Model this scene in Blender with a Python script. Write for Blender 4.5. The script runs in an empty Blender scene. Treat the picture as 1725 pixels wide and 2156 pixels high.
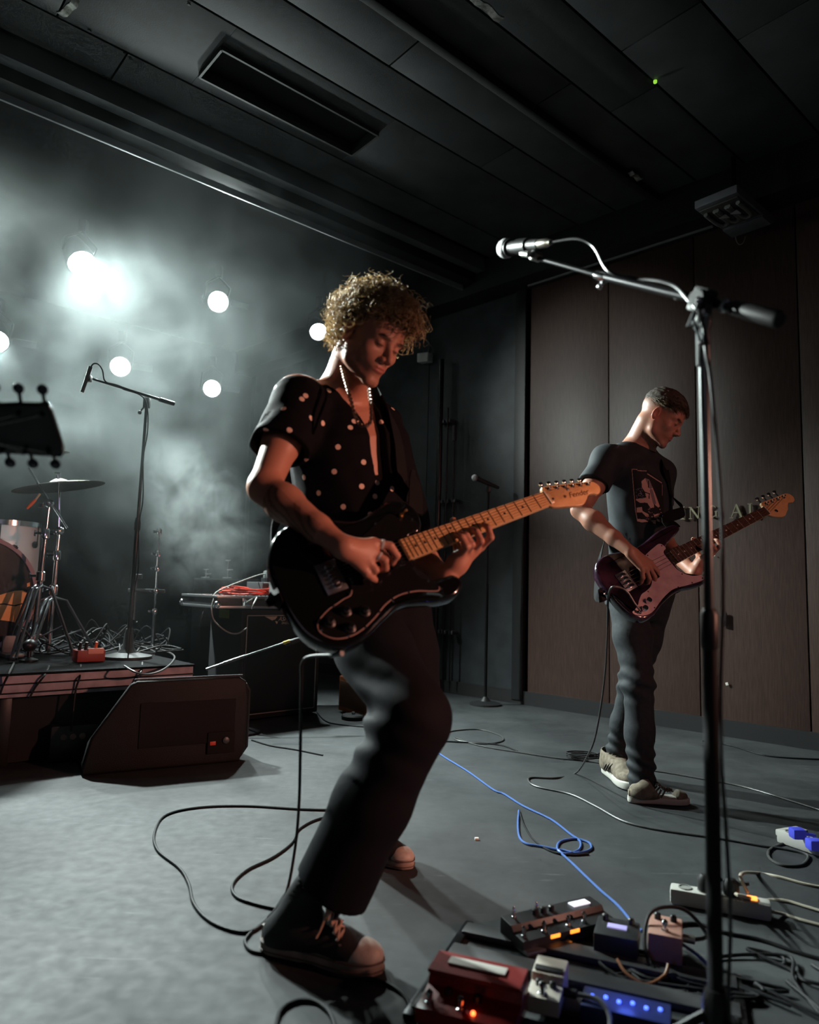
import bpy, bmesh, math, random
import numpy as np
from math import sin, cos, pi, radians, atan, sqrt
from mathutils import Vector, Matrix
from mathutils.geometry import tessellate_polygon
random.seed(7); rng = np.random.default_rng(7)
S = bpy.context.scene
COL = S.collection
V3 = lambda *a: np.array(a, float)

# ------------------------------------------------------------------ camera
FPX = 1500.0
PIT = atan(162 / 1500); ROL = radians(1.58)
CC = V3(0, 0, .85)
_u0 = V3(0, -sin(PIT), cos(PIT)); FW = V3(0, cos(PIT), sin(PIT))
CR = cos(ROL) * V3(1, 0, 0) + sin(ROL) * _u0
CU = cos(ROL) * _u0 - sin(ROL) * V3(1, 0, 0)
cam = bpy.data.cameras.new('camera'); camo = bpy.data.objects.new('camera', cam); COL.objects.link(camo)
cam.sensor_fit = 'HORIZONTAL'; cam.sensor_width = 36; cam.lens = 36 * FPX / 1725
cam.clip_start = .02; cam.clip_end = 60
M = Matrix(((CR[0], CU[0], -FW[0], CC[0]), (CR[1], CU[1], -FW[1], CC[1]), (CR[2], CU[2], -FW[2], CC[2]), (0, 0, 0, 1)))
camo.matrix_world = M
cam.dof.use_dof = True; cam.dof.focus_distance = 3.1; cam.dof.aperture_fstop = 2.8
S.camera = camo

def ray(px, py): return FW + CR * (px - 862.5) / FPX - CU * (py - 1078) / FPX
def F(px, py, z=0.0):
    d = ray(px, py); return CC + d * (z - .85) / d[2]
def P(px, py, y):
    d = ray(px, py); return CC + d * y / d[1]
def PL(px, py, p0, n):
    d = ray(px, py); return CC + d * (np.dot(np.array(p0) - CC, n) / np.dot(d, n))
def unit(v): v = np.array(v, float); return v / np.linalg.norm(v)

# ------------------------------------------------------------------ view, world
S.view_settings.view_transform = 'Standard'; S.view_settings.look = 'None'
S.view_settings.gamma = 1; S.view_settings.use_curve_mapping = False
S.view_settings.exposure = 0.0
w = bpy.data.worlds.new('room_dark'); S.world = w; w.use_nodes = True
w.node_tree.nodes['Background'].inputs[0].default_value = (.75, .72, 1, 1)
w.node_tree.nodes['Background'].inputs[1].default_value = .018
cy = S.cycles
cy.use_denoising = True
cy.volume_step_rate = 1.4; cy.volume_max_steps = 48; cy.volume_bounces = 0
cy.max_bounces = 5; cy.diffuse_bounces = 2; cy.glossy_bounces = 3; cy.transmission_bounces = 3; cy.transparent_max_bounces = 8
cy.sample_clamp_indirect = 4; cy.sample_clamp_direct = 0
cy.use_adaptive_sampling = True; cy.adaptive_threshold = .05; cy.adaptive_min_samples = 12
cy.caustics_reflective = False; cy.caustics_refractive = False

# ------------------------------------------------------------------ materials
MATS = {}
def mat(name, col, rough=.6, metal=0., noise=0., nscale=20., bump=0., bscale=80., spec=.5, emit=None, es=0., col2=None,
        coat=0., stretch=None, trans=0.):
    if name in MATS: return MATS[name]
    m = bpy.data.materials.new(name); m.use_nodes = True; nt = m.node_tree; b = nt.nodes['Principled BSDF']
    b.inputs['Base Color'].default_value = (*col, 1); b.inputs['Roughness'].default_value = rough
    b.inputs['Metallic'].default_value = metal; b.inputs['Specular IOR Level'].default_value = spec
    b.inputs['Coat Weight'].default_value = coat; b.inputs['Transmission Weight'].default_value = trans
    if emit is not None:
        b.inputs['Emission Color'].default_value = (*emit, 1); b.inputs['Emission Strength'].default_value = es
    tc = nt.nodes.new('ShaderNodeTexCoord')
    mp = nt.nodes.new('ShaderNodeMapping'); nt.links.new(tc.outputs['Object'], mp.inputs[0])
    if stretch: mp.inputs['Scale'].default_value = stretch
    if noise > 0 or col2:
        n = nt.nodes.new('ShaderNodeTexNoise'); n.inputs['Scale'].default_value = nscale; n.inputs['Detail'].default_value = 6
        nt.links.new(mp.outputs[0], n.inputs['Vector'])
        r = nt.nodes.new('ShaderNodeValToRGB'); nt.links.new(n.outputs['Fac'], r.inputs[0])
        c2 = col2 if col2 else tuple(c * (1 + noise) for c in col); c1 = col if col2 else tuple(c * (1 - noise) for c in col)
        r.color_ramp.elements[0].position = .35; r.color_ramp.elements[1].position = .68
        r.color_ramp.elements[0].color = (*c1, 1); r.color_ramp.elements[1].color = (*c2, 1)
        nt.links.new(r.outputs[0], b.inputs['Base Color'])
    if bump > 0:
        n = nt.nodes.new('ShaderNodeTexNoise'); n.inputs['Scale'].default_value = bscale; n.inputs['Detail'].default_value = 4
        nt.links.new(mp.outputs[0], n.inputs['Vector'])
        bp = nt.nodes.new('ShaderNodeBump'); bp.inputs['Strength'].default_value = bump; bp.inputs['Distance'].default_value = .004
        nt.links.new(n.outputs['Fac'], bp.inputs['Height']); nt.links.new(bp.outputs[0], b.inputs['Normal'])
    MATS[name] = m; return m

K = mat
black_metal = K('black_metal', (.012, .012, .014), .35, .6)
black_paint = K('black_paint', (.012, .012, .013), .5, bump=.15, bscale=300)
black_plastic = K('black_plastic', (.01, .01, .011), .4)
black_rubber = K('black_rubber', (.012, .012, .012), .55)
chrome = K('chrome', (.75, .76, .78), .14, 1.)
steel = K('steel', (.45, .46, .48), .3, 1.)
grey_metal = K('grey_metal', (.09, .095, .10), .45, .6)
cable_black = K('cable_black', (.009, .009, .010), .6, spec=.22)
cable_grey = K('cable_grey', (.22, .22, .20), .5)
cable_white = K('cable_white', (.5, .48, .40), .5)
cable_blue = K('cable_blue', (.07, .16, .46), .4)
cable_red = K('cable_red', (.62, .06, .03), .4)
white_plastic = K('white_plastic', (.55, .54, .50), .45)
debris_white = K('debris_white', (.7, .68, .6), .8)
dark_cavity = K('dark_cavity', (.003, .003, .003), .9)

# ------------------------------------------------------------------ mesh builder
class MB:
    def __init__(s): s.v = []; s.f = []; s.m = []; s.mi = 0
    def add(s, vs, fs):
        o = len(s.v); s.v += [tuple(float(c) for c in v) for v in vs]; s.f += [tuple(i + o for i in f) for f in fs]
        s.m += [s.mi] * len(fs); return s
    def box(s, c, size, X=(1, 0, 0), Y=(0, 1, 0), Z=(0, 0, 1), bev=0.):
        c = np.array(c, float); X, Y, Z = (np.array(a, float) for a in (X, Y, Z)); h = np.array(size, float) / 2
        if bev <= 0:
            vs = [c + X * h[0] * i + Y * h[1] * j + Z * h[2] * k for i in (-1, 1) for j in (-1, 1) for k in (-1, 1)]
            return s.add(vs, [(0, 1, 3, 2), (4, 6, 7, 5), (0, 4, 5, 1), (2, 3, 7, 6), (0, 2, 6, 4), (1, 5, 7, 3)])
        b = min(bev, min(h) * .95); bm = bmesh.new(); bmesh.ops.create_cube(bm, size=2)
        for v in bm.verts: v.co = Vector((v.co.x * h[0], v.co.y * h[1], v.co.z * h[2]))
        bmesh.ops.bevel(bm, geom=list(bm.edges), offset=b, segments=2, profile=.6, affect='EDGES')
        bm.verts.index_update()
        vs = [c + X * v.co.x + Y * v.co.y + Z * v.co.z for v in bm.verts]; fs = [[v.index for v in f.verts] for f in bm.faces]
        bm.free(); return s.add(vs, fs)
    def cyl(s, a, b, r0, r1=None, n=12, caps=True):
        a = np.array(a, float); b = np.array(b, float); r1 = r0 if r1 is None else r1
        d = unit(b - a); x = unit(np.cross(d, (0, 0, 1) if abs(d[2]) < .9 else (1, 0, 0))); y = np.cross(d, x)
        vs = []
        for p, r in ((a, r0), (b, r1)):
            for i in range(n):
                t = 2 * pi * i / n; vs.append(p + x * cos(t) * r + y * sin(t) * r)
        fs = [(i, (i + 1) % n, n + (i + 1) % n, n + i) for i in range(n)]
        if caps: fs += [tuple(range(n - 1, -1, -1)), tuple(range(n, 2 * n))]
        return s.add(vs, fs)
    def tube(s, pts, r, n=8, closed=False, caps=True):
        pts = [np.array(p, float) for p in pts]; m = len(pts); vs = []
        up = None
        for i, p in enumerate(pts):
            a = pts[(i - 1) % m] if (closed or i > 0) else p; b = pts[(i + 1) % m] if (closed or i < m - 1) else p
            t = b - a; nn = np.linalg.norm(t); t = t / nn if nn > 1e-9 else V3(0, 0, 1)
            if up is None: up = V3(0, 0, 1) if abs(t[2]) < .9 else V3(1, 0, 0)
            x = np.cross(t, up); x = x / max(np.linalg.norm(x), 1e-9); up = np.cross(x, t)
            rr = r[i] if hasattr(r, '__len__') else r
            for k in range(n):
                q = 2 * pi * k / n; vs.append(p + (x * cos(q) + up * sin(q)) * rr)
        fs = []
        for i in range(m if closed else m - 1):
            j = (i + 1) % m
            for k in range(n): fs.append((i * n + k, i * n + (k + 1) % n, j * n + (k + 1) % n, j * n + k))
        if caps and not closed: fs += [tuple(range(n - 1, -1, -1)), tuple((m - 1) * n + k for k in range(n))]
        return s.add(vs, fs)
    def lathe(s, prof, c=(0, 0, 0), axis=(0, 0, 1), n=20, sx=1.):
        d = unit(axis); x = unit(np.cross(d, (0, 0, 1) if abs(d[2]) < .9 else (1, 0, 0))); y = np.cross(d, x); c = np.array(c, float)
        vs = []
        for r, h in prof:
            for i in range(n):
                t = 2 * pi * i / n; vs.append(c + d * h + x * cos(t) * r * sx + y * sin(t) * r)
        fs = []
        for k in range(len(prof) - 1):
            for i in range(n): fs.append((k * n + i, k * n + (i + 1) % n, (k + 1) * n + (i + 1) % n, (k + 1) * n + i))
        if prof[0][0] > 1e-6: fs.append(tuple(range(n - 1, -1, -1)))
        if prof[-1][0] > 1e-6: fs.append(tuple((len(prof) - 1) * n + i for i in range(n)))
        return s.add(vs, fs)
    def sph(s, c, r, n=12, sc=(1, 1, 1), X=(1, 0, 0), Y=(0, 1, 0), Z=(0, 0, 1)):
        X, Y, Z = (np.array(a, float) for a in (X, Y, Z)); c = np.array(c, float); m = max(4, n // 2 + 1); vs = []
        for i in range(m + 1):
            p = pi * i / m
            for j in range(n):
                t = 2 * pi * j / n
                vs.append(c + X * sin(p) * cos(t) * r * sc[0] + Y * sin(p) * sin(t) * r * sc[1] + Z * cos(p) * r * sc[2])
        fs = [(i * n + j, i * n + (j + 1) % n, (i + 1) * n + (j + 1) % n, (i + 1) * n + j) for i in range(m) for j in range(n)]
        return s.add(vs, fs)
    def prism(s, out, O, A, B, N, z0, z1, bev=0., segs=3):
        """outline (x,y) in frame O + xA + yB + zN; back z0, front z1; both rims rounded by bev"""
        O, A, B, N = (np.array(a, float) for a in (O, A, B, N)); out = [np.array(p, float) for p in out]; n = len(out)
        ar = sum(out[i][0] * out[(i + 1) % n][1] - out[(i + 1) % n][0] * out[i][1] for i in range(n))
        if ar < 0: out = out[::-1]
        nrm = []
        for i in range(n):
            t = out[(i + 1) % n] - out[i - 1]; t = t / max(np.linalg.norm(t), 1e-9); nrm.append(V3(-t[1], t[0]) if False else np.array((-t[1], t[0])))
        rings = []
        if bev > 0:
            for k in range(segs + 1):
                q = pi / 2 * k / segs; rings.append((bev * (1 - sin(q)), z0 + bev * (1 - cos(q))))
            for k in range(segs + 1):
                q = pi / 2 * k / segs; rings.append((bev * (1 - cos(q)), z1 - bev * (1 - sin(q))))
        else: rings = [(0, z0), (0, z1)]
        vs = []
        for ins, z in rings:
            for i in range(n):
                p = out[i] + nrm[i] * ins; vs.append(O + A * p[0] + B * p[1] + N * z)
        fs = []
        for k in range(len(rings) - 1):
            for i in range(n): fs.append((k * n + i, k * n + (i + 1) % n, (k + 1) * n + (i + 1) % n, (k + 1) * n + i))
        tri = tessellate_polygon([[Vector((p[0], p[1], 0)) for p in out]])
        L = (len(rings) - 1) * n
        for t in tri: fs.append(tuple(t)); fs.append(tuple(L + i for i in t))
        return s.add(vs, fs)

def link(name, me, parent=None, pos=None):
    o = bpy.data.objects.new(name, me); COL.objects.link(o)
    if parent is not None:
        o.parent = parent
        o.matrix_parent_inverse = world_of(parent).inverted()
    return o
def world_of(o):
    m = o.matrix_basis.copy()
    return (world_of(o.parent) @ o.matrix_parent_inverse @ m) if o.parent else m
def obj(name, mb, material, parent=None, smooth=35, label=None):
    me = bpy.data.meshes.new(name); me.from_pydata(mb.v, [], mb.f); me.update()
    bm = bmesh.new(); bm.from_mesh(me)
    bmesh.ops.recalc_face_normals(bm, faces=bm.faces); bm.to_mesh(me); bm.free()
    ms = material if isinstance(material, (list, tuple)) else [material]
    for m in ms: me.materials.append(m)
    if len(ms) > 1:
        for p, i in zip(me.polygons, mb.m): p.material_index = i
    if smooth:
        me.polygons.foreach_set('use_smooth', [True] * len(me.polygons))
        try: me.set_sharp_from_angle(angle=radians(smooth))
        except Exception: pass
    o = link(name, me, parent)
    if label: o['label'] = label
    return o
def thing(name, label, cat, loc=(0, 0, 0), group=None):
    o = bpy.data.objects.new(name, None); COL.objects.link(o); o.empty_display_size = .05
    o.location = tuple(float(c) for c in loc); o['label'] = label; o['category'] = cat
    if group: o['group'] = group
    return o
def tag(o, label, cat, group=None, kind=None):
    o['label'] = label; o['category'] = cat
    if group: o['group'] = group
    if kind: o['kind'] = kind
    return o
def struct(name, mb, m, parent=None, smooth=0):
    o = obj(name, mb, m, parent, smooth)
    if parent is None: o['kind'] = 'structure'
    return o
def dup_tree(o, parent=None):
    c = o.copy(); COL.objects.link(c)
    if parent is not None: c.parent = parent
    for ch in list(o.children): dup_tree(ch, c)
    return c
def cr(pts, n=8, closed=False):
    """Catmull-Rom through points"""
    p = [np.array(q, float) for q in pts]; m = len(p); out = []
    for i in range(m if closed else m - 1):
        g = lambda k: p[k % m] if closed else p[min(max(k, 0), m - 1)]
        a, b, c, d = g(i - 1), g(i), g(i + 1), g(i + 2)
        for j in range(n):
            t = j / n
            out.append(.5 * ((2 * b) + (-a + c) * t + (2 * a - 5 * b + 4 * c - d) * t * t + (-a + 3 * b - 3 * c + d) * t ** 3))
    if not closed: out.append(p[-1])
    return out
# ------------------------------------------------------------------ stage lamps (par cans at the back of the stage)
UDIR = unit((cos(radians(40.6)), sin(radians(40.6)), 0)); NDIR = V3(-UDIR[1], UDIR[0], 0)   # along the stage front / upstage
lamp_glow = K('lamp_glow', (1, 1, 1), .5, emit=(.90, 1.0, .97), es=26)
LAMPS = [
 ('lit round stage lamp, highest and largest glow at the upper left', P(170, 550, 4.9), (.70, -.55, -1.0), 1500, .092, 88),
 ('lit stage lamp with side clamp, second along the ceiling bar', P(458, 635, 5.8), (.66, -1, -.50), 280, .084, 84),
 ('lit stage lamp with side clamp beside the curly hair', P(670, 697, 6.1), (.30, -1, -.80), 300, .074, 80),
 ('lit low stage lamp right behind the boom microphone tip', P(253, 772, 5.9), (.50, -1, -.30), 150, .080, 80),
 ('lit low stage lamp right of the overhead boom stand', P(446, 818, 6.6), (.45, -1, -.30), 150, .078, 80),
 ('lit stage lamp cut by the left picture edge', P(-8, 716, 5.0), (.60, -.95, -.85), 270, .08, 50),
]
def par_can(i, label, pos, aim, power, rad, cone):
    aim = unit(aim); t = thing('stage_lamp', label, 'lamp', pos)
    m = MB(); m.lathe([(rad * .55, -.26), (rad * .8, -.24), (rad * 1.06, -.10), (rad * 1.1, .03), (rad * 1.02, .03), (rad * 1.0, -.004)], pos, aim, 24)
    obj('housing', m, black_paint, t)
    m = MB(); m.lathe([(0.0005, .012), (rad * .5, .008), (rad * .97, -.002)], pos, aim, 28); obj('lens', m, lamp_glow, t)
    s = unit(np.cross(aim, (0, 0, 1))); u = np.cross(s, aim)
    m = MB(); top = np.array(pos) + V3(0, 0, .22)
    m.tube([pos + s * rad * 1.15 - aim * .08, pos + s * rad * 1.2 + V3(0, 0, .14), top, pos - s * rad * 1.2 + V3(0, 0, .14), pos - s * rad * 1.15 - aim * .08], .008, 6)
    m.box(top + V3(0, 0, .04), (.05, .05, .09)); obj('yoke', m, black_metal, t)
    m = MB(); q = pos - s * rad * 1.1 + aim * .02
    m.box(q - s * .09 + u * .02, (.16, .006, .05), s, aim, u); obj('barn_door', m, grey_metal, t)
    ld = bpy.data.lights.new('stage_lamp_light', 'SPOT'); ld.energy = power; ld.color = (.86, 1.0, .97); ld.spot_size = radians(cone); ld.spot_blend = .6
    ld.shadow_soft_size = rad * .9
    lo = bpy.data.objects.new('stage_lamp_light', ld); COL.objects.link(lo); lo.parent = t
    lo.matrix_parent_inverse = Matrix.Translation(-Vector(pos))
    lo.location = Vector(pos + aim * .05); lo.rotation_mode = 'QUATERNION'; lo.rotation_quaternion = Vector(aim).to_track_quat('-Z', 'Y')
    return t
for i, L in enumerate(LAMPS): par_can(i, *L)
def spot(name, loc, tgt, e, col, size, blend=.5, soft=.06):
    ld = bpy.data.lights.new(name, 'SPOT'); ld.energy = e; ld.color = col; ld.spot_size = radians(size); ld.spot_blend = blend; ld.shadow_soft_size = soft
    lo = bpy.data.objects.new(name, ld); COL.objects.link(lo); lo.location = loc
    lo.rotation_mode = 'QUATERNION'; lo.rotation_quaternion = (Vector(tgt) - Vector(loc)).to_track_quat('-Z', 'Y'); return lo
# unseen spots added left of the frame: weak wide fill, guitarist rim, wall patch
ld = bpy.data.lights.new('side_added_light', 'SPOT'); ld.energy = 12; ld.color = (.84, 1, .97); ld.spot_size = radians(110); ld.spot_blend = .8; ld.shadow_soft_size = .09
lo = bpy.data.objects.new('side_added_light', ld); COL.objects.link(lo); lo.location = (-3.1, 3.7, 3.0)
lo.rotation_mode = 'QUATERNION'; lo.rotation_quaternion = Vector((.80, -.62, -.95)).to_track_quat('-Z', 'Y')
spot('side_added_light', (-3.1, 3.9, 3.0), (-.15, 1.9, 1.50), 2700, (.88, 1, .95), 26, .4, .07)
spot('side_added_light', (-3.1, 3.7, 3.0), (1.25, 5.2, 2.25), 420, (.9, 1, .96), 26, .9, .07)
# warm front lamp hung over the audience side
spot('front_lamp_light', (3.3, .62, 1.5), (.27, 2.15, .80), 360, (1, .43, .31), 32, .5)
spot('front_lamp_light', (3.3, -.4, 2.4), (1.3, 3.1, 1.35), 120, (1, .42, .34), 36, .7)
spot('front_lamp_light', (-.6, -2.2, 2.9), (-2.45, 3.6, .85), 70, (.85, .58, 1), 19, .7)
ld = bpy.data.lights.new('fill_light', 'AREA'); ld.energy = 7; ld.size = 3; ld.color = (.95, .82, 1); lo = bpy.data.objects.new('fill_light', ld); COL.objects.link(lo); lo.location = (0, -3.2, 3.3)  # weak area fill added on the audience side to lift the blacks
lo.rotation_euler = (radians(50), 0, 0)

# ------------------------------------------------------------------ room shell
HC = 3.55
W0 = F(1283, 1512); WD = unit((.725, -.688, 0)); WN = V3(-WD[1], WD[0], 0); WN = WN if WN[1] < 0 or WN[0] < 0 else -WN
WN = -V3(WN[0], WN[1], 0) if np.dot(WN, CC - W0) < 0 else WN   # towards the room
def wpt(px, py, off=0.): return PL(px, py, W0 + WN * off, WN)
def ws(p): return float(np.dot(np.array(p) - W0, WD))
Z = V3(0, 0, 1)
floor_m = bpy.data.materials.new('stage_floor'); floor_m.use_nodes = True
nt = floor_m.node_tree; b = nt.nodes['Principled BSDF']; b.inputs['Specular IOR Level'].default_value = .42
tc = nt.nodes.new('ShaderNodeTexCoord')
n1 = nt.nodes.new('ShaderNodeTexNoise'); n1.inputs['Scale'].default_value = 1.7; n1.inputs['Detail'].default_value = 8; n1.inputs['Roughness'].default_value = .65
n2 = nt.nodes.new('ShaderNodeTexNoise'); n2.inputs['Scale'].default_value = 26; n2.inputs['Detail'].default_value = 6
mp = nt.nodes.new('ShaderNodeMapping'); mp.inputs['Scale'].default_value = (1, 14, 1); mp.inputs['Rotation'].default_value = (0, 0, .6)
n3 = nt.nodes.new('ShaderNodeTexNoise'); n3.inputs['Scale'].default_value = 5; n3.inputs['Detail'].default_value = 5; n3.inputs['Distortion'].default_value = .6
for n in (n1, n2): nt.links.new(tc.outputs['Object'], n.inputs['Vector'])
nt.links.new(tc.outputs['Object'], mp.inputs[0]); nt.links.new(mp.outputs[0], n3.inputs['Vector'])
r = nt.nodes.new('ShaderNodeValToRGB'); r.color_ramp.elements[0].position = .38; r.color_ramp.elements[1].position = .68
r.color_ramp.elements[0].color = (.017, .019, .021, 1); r.color_ramp.elements[1].color = (.052, .056, .058, 1); nt.links.new(n1.outputs['Fac'], r.inputs[0])
sc = nt.nodes.new('ShaderNodeValToRGB'); sc.color_ramp.elements[0].position = .66; sc.color_ramp.elements[1].position = .74
nt.links.new(n3.outputs['Fac'], sc.inputs[0])
mx = nt.nodes.new('ShaderNodeMixRGB'); mx.blend_type = 'ADD'; mx.inputs[0].default_value = .05
nt.links.new(r.outputs[0], mx.inputs[1]); nt.links.new(sc.outputs[0], mx.inputs[2]); nt.links.new(mx.outputs[0], b.inputs['Base Color'])
mr = nt.nodes.new('ShaderNodeMapRange'); mr.inputs[3].default_value = .58; mr.inputs[4].default_value = .80
nt.links.new(n2.outputs['Fac'], mr.inputs[0]); nt.links.new(mr.outputs[0], b.inputs['Roughness'])
bp = nt.nodes.new('ShaderNodeBump'); bp.inputs['Strength'].default_value = .12; bp.inputs['Distance'].default_value = .004
nt.links.new(n2.outputs['Fac'], bp.inputs['Height']); nt.links.new(bp.outputs[0], b.inputs['Normal'])
m = MB(); m.box((0, 3, -.05), (14, 16, .1)); struct('floor', m, floor_m)

wall_dark = K('wall_dark', (.034, .040, .044), .6, noise=.25, nscale=6, bump=.2, bscale=60)
wood = K('wood_panel', (.042, .022, .017), .45, col2=(.075, .042, .033), nscale=9, stretch=(30, 30, 1.1), bump=.12, bscale=9, spec=.45)
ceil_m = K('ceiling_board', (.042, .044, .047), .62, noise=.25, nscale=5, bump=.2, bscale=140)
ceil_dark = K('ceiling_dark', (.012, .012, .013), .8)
# right wall: substrate, then separate panels
s_end = ws(W0) - 6.0; 
CORNER = W0 - WD * 4.6
m = MB(); m.box(W0 + WD * 1.0 - WN * .10 + Z * HC / 2, (13.2, .1, HC), WD, WN, Z); struct('wall_right', m, dark_cavity)
wr = bpy.data.objects['wall_right']
seams = [ws(wpt(x, 1200)) for x in (1111, 1281.5, 1470, 1697)]
seams += [seams[-1] + .62 * (i + 1) for i in range(9)]
for i in range(len(seams) - 1):
    a, c = seams[i] + .004, seams[i + 1] - .004; p = W0 + WD * (a + c) / 2 - WN * .03
    m = MB(); m.box(p + Z * (HC * .5 - .02), (c - a, .04, HC - .1), WD, WN, Z, .003); obj('wood_panel', m, wood, wr, 35)
a = seams[0] - .14; m = MB(); m.box(W0 + WD * (a + seams[0] - .02) / 2 + Z * HC / 2 - WN * .01, (.10, .05, HC - .06), WD, WN, Z, .004); obj('corner_post', m, black_paint, wr)
# painted dark panels left of the wood
s0 = a - .0
dk = [s0, s0 - .95, s0 - 1.85, s0 - 2.75, s0 - 3.7, s0 - 4.6]
for i in range(len(dk) - 1):
    a, c = dk[i + 1] + .003, dk[i] - .003
    m = MB(); m.box(W0 + WD * (a + c) / 2 - WN * .035 + Z * (HC / 2 - .02), (c - a, .04, HC - .08), WD, WN, Z, .003); obj('painted_panel', m, wall_dark, wr)
m = MB(); m.box(W0 + WD * 1.0 - WN * .005 + Z * .05, (13.2, .02, .10), WD, WN, Z); struct('baseboard_right', m, K('skirting', (.016, .015, .016), .5))
# soffit and pipes along the top of the right wall
m = MB(); p0 = wpt(882, 612, .34); p1 = wpt(1707, 352, .34)
zz = 3.02
m.box(W0 + WD * 1.0 + WN * .10 + Z * (HC - .13), (13.2, .22, .26), WD, WN, Z); struct('trim_1', m, black_paint)
# back wall and left wall, behind the haze
BD = -UDIR
m = MB(); m.box(CORNER + BD * 4.0 + NDIR * .05 + Z * HC / 2, (10, .1, HC), BD, NDIR, Z); struct('wall_back', m, K('back_black', (.007, .008, .009), .8, noise=.2, nscale=3))
m = MB(); m.box(V3(-6.9, 2.6, HC / 2), (.1, 16, HC)); struct('wall_left', m, wall_dark)
m = MB(); m.box(V3(0, -5.0, HC / 2), (14, .1, HC)); struct('wall_front', m, wall_dark)
# ceiling: slab and boards lying in rows along the stage front
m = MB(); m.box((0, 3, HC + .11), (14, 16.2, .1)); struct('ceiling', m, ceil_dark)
ce = bpy.data.objects['ceiling']
def off(px, py): return float(np.dot(F(px, py, HC), NDIR))
def alo(px, py): return float(np.dot(F(px, py, HC), UDIR))
oA = off(450, 276); o1 = off(47, 0); o2 = off(402, 0); o3 = off(600, 0); oB = off(783, 0); o4 = off(1185, 0); o5 = off(1475, 0)
def cbox(name, u0, u1, n0, n1, z0, z1, m_, par=ce, bev=.003):
    m = MB(); m.box(UDIR * (u0 + u1) / 2 + NDIR * (n0 + n1) / 2 + Z * (z0 + z1) / 2, (u1 - u0, n1 - n0, z1 - z0), UDIR, NDIR, Z, bev)
    return obj(name, m, m_, par)
vent = [alo(445, 125), alo(725, 333)]
voff = sorted([off(445, 125), off(395, 172)])
breaks = {0: [alo(265, 118)], 1: [alo(120, 35)], 2: [alo(350, 40)], 3: [alo(745, 185)], 4: [alo(1090, 300)]}
rows = [(oA - .02, o1), (o1, o2), (o2, o3), (o3, oB + .03), (oB - .05, (oB + o4) / 2), ((oB + o4) / 2, o4), (o4, o5), (o5, o5 - .55), (o5 - .55, o5 - 1.1), (o5 - 1.1, o5 - 1.65), (o5 - 1.65, o5 - 2.2), (o5 - 2.2, o5 - 2.75)]
for k, (a, c) in enumerate(rows):
    lo_, hi = min(a, c) + .006, max(a, c) - .006
    bs = [-6.0] + sorted(([alo(265, 118)] if k == 0 else [alo(120, 35) , 4.4] if k == 1 else [alo(340, 50), 2.9 + .1 * k] if k == 2 else [alo(760, 190)] if k == 3 else [.3 + .5 * (k % 3), 2.9 + .35 * (k % 2)])) + [6.6]
    for j in range(len(bs) - 1):
        u0, u1 = bs[j] + .004, bs[j + 1] - .004
        if k == 1 and u0 < vent[0] < u1:      # leave the ventilation slot open
            cbox('ceiling_board', u0, vent[0], lo_, hi, HC, HC + .05, ceil_m)
            cbox('ceiling_board', vent[1], u1, lo_, hi, HC, HC + .05, ceil_m)
            w_ = hi - lo_
            cbox('ceiling_board', vent[0], vent[1], hi - w_ * .20, hi, HC, HC + .05, ceil_m)
            cbox('ceiling_board', vent[0], vent[1], lo_, lo_ + w_ * .30, HC, HC + .05, ceil_m)
            v0, v1 = lo_ + w_ * .30, hi - w_ * .20
        else:
            cbox('ceiling_board', u0, u1, lo_, hi, HC, HC + .05, ceil_m)
vt = thing('ventilation_slot', 'long black recessed slot in the ceiling boards with a metal rim', 'vent', UDIR * vent[0] + NDIR * v0 + Z * HC)
rim = K('vent_rim', (.12, .12, .12), .4, .5)
m = MB()
for nn in (v0, v1): m.box(UDIR * (vent[0] + vent[1]) / 2 + NDIR * nn + Z * (HC - .01), (vent[1] - vent[0], .012, .03), UDIR, NDIR, Z)
for uu in vent: m.box(UDIR * uu + NDIR * (v0 + v1) / 2 + Z * (HC - .01), (.012, v1 - v0, .03), UDIR, NDIR, Z)
obj('rim', m, rim, vt)
m = MB(); m.box(UDIR * (vent[0] + vent[1]) / 2 + NDIR * (v0 + v1) / 2 + Z * (HC + .055), (vent[1] - vent[0], v1 - v0, .006), UDIR, NDIR, Z); obj('backing', m, dark_cavity, vt)
# beam / curtain rail at the stage front
cbox('trim_2', -6, 6.5, oA + .02, oA + .10, HC - .10, HC + .02, K('rail_grey', (.10, .105, .11), .5), None)['kind'] = 'structure'
cbox('trim_3', -6, 6.5, oA + .12, oA + .24, HC - .16, HC + .02, black_paint, None)['kind'] = 'structure'
cbox('trim_4', -6, 6.5, oA + .24, oA + .256, HC - .20, HC - .02, K('rail_edge', (.30, .31, .32), .35, .3), None)['kind'] = 'structure'
cbox('trim_5', -6, 6.5, oB - .055, oB - .006, HC - .05, HC, dark_cavity, None)['kind'] = 'structure'
# stage ceiling beyond the beam
cbox('trim_6', -6, 6.5, oA + .26, oA + 6, HC + .0, HC + .05, K('stage_ceiling', (.007, .007, .008), .8), None)['kind'] = 'structure'

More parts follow.
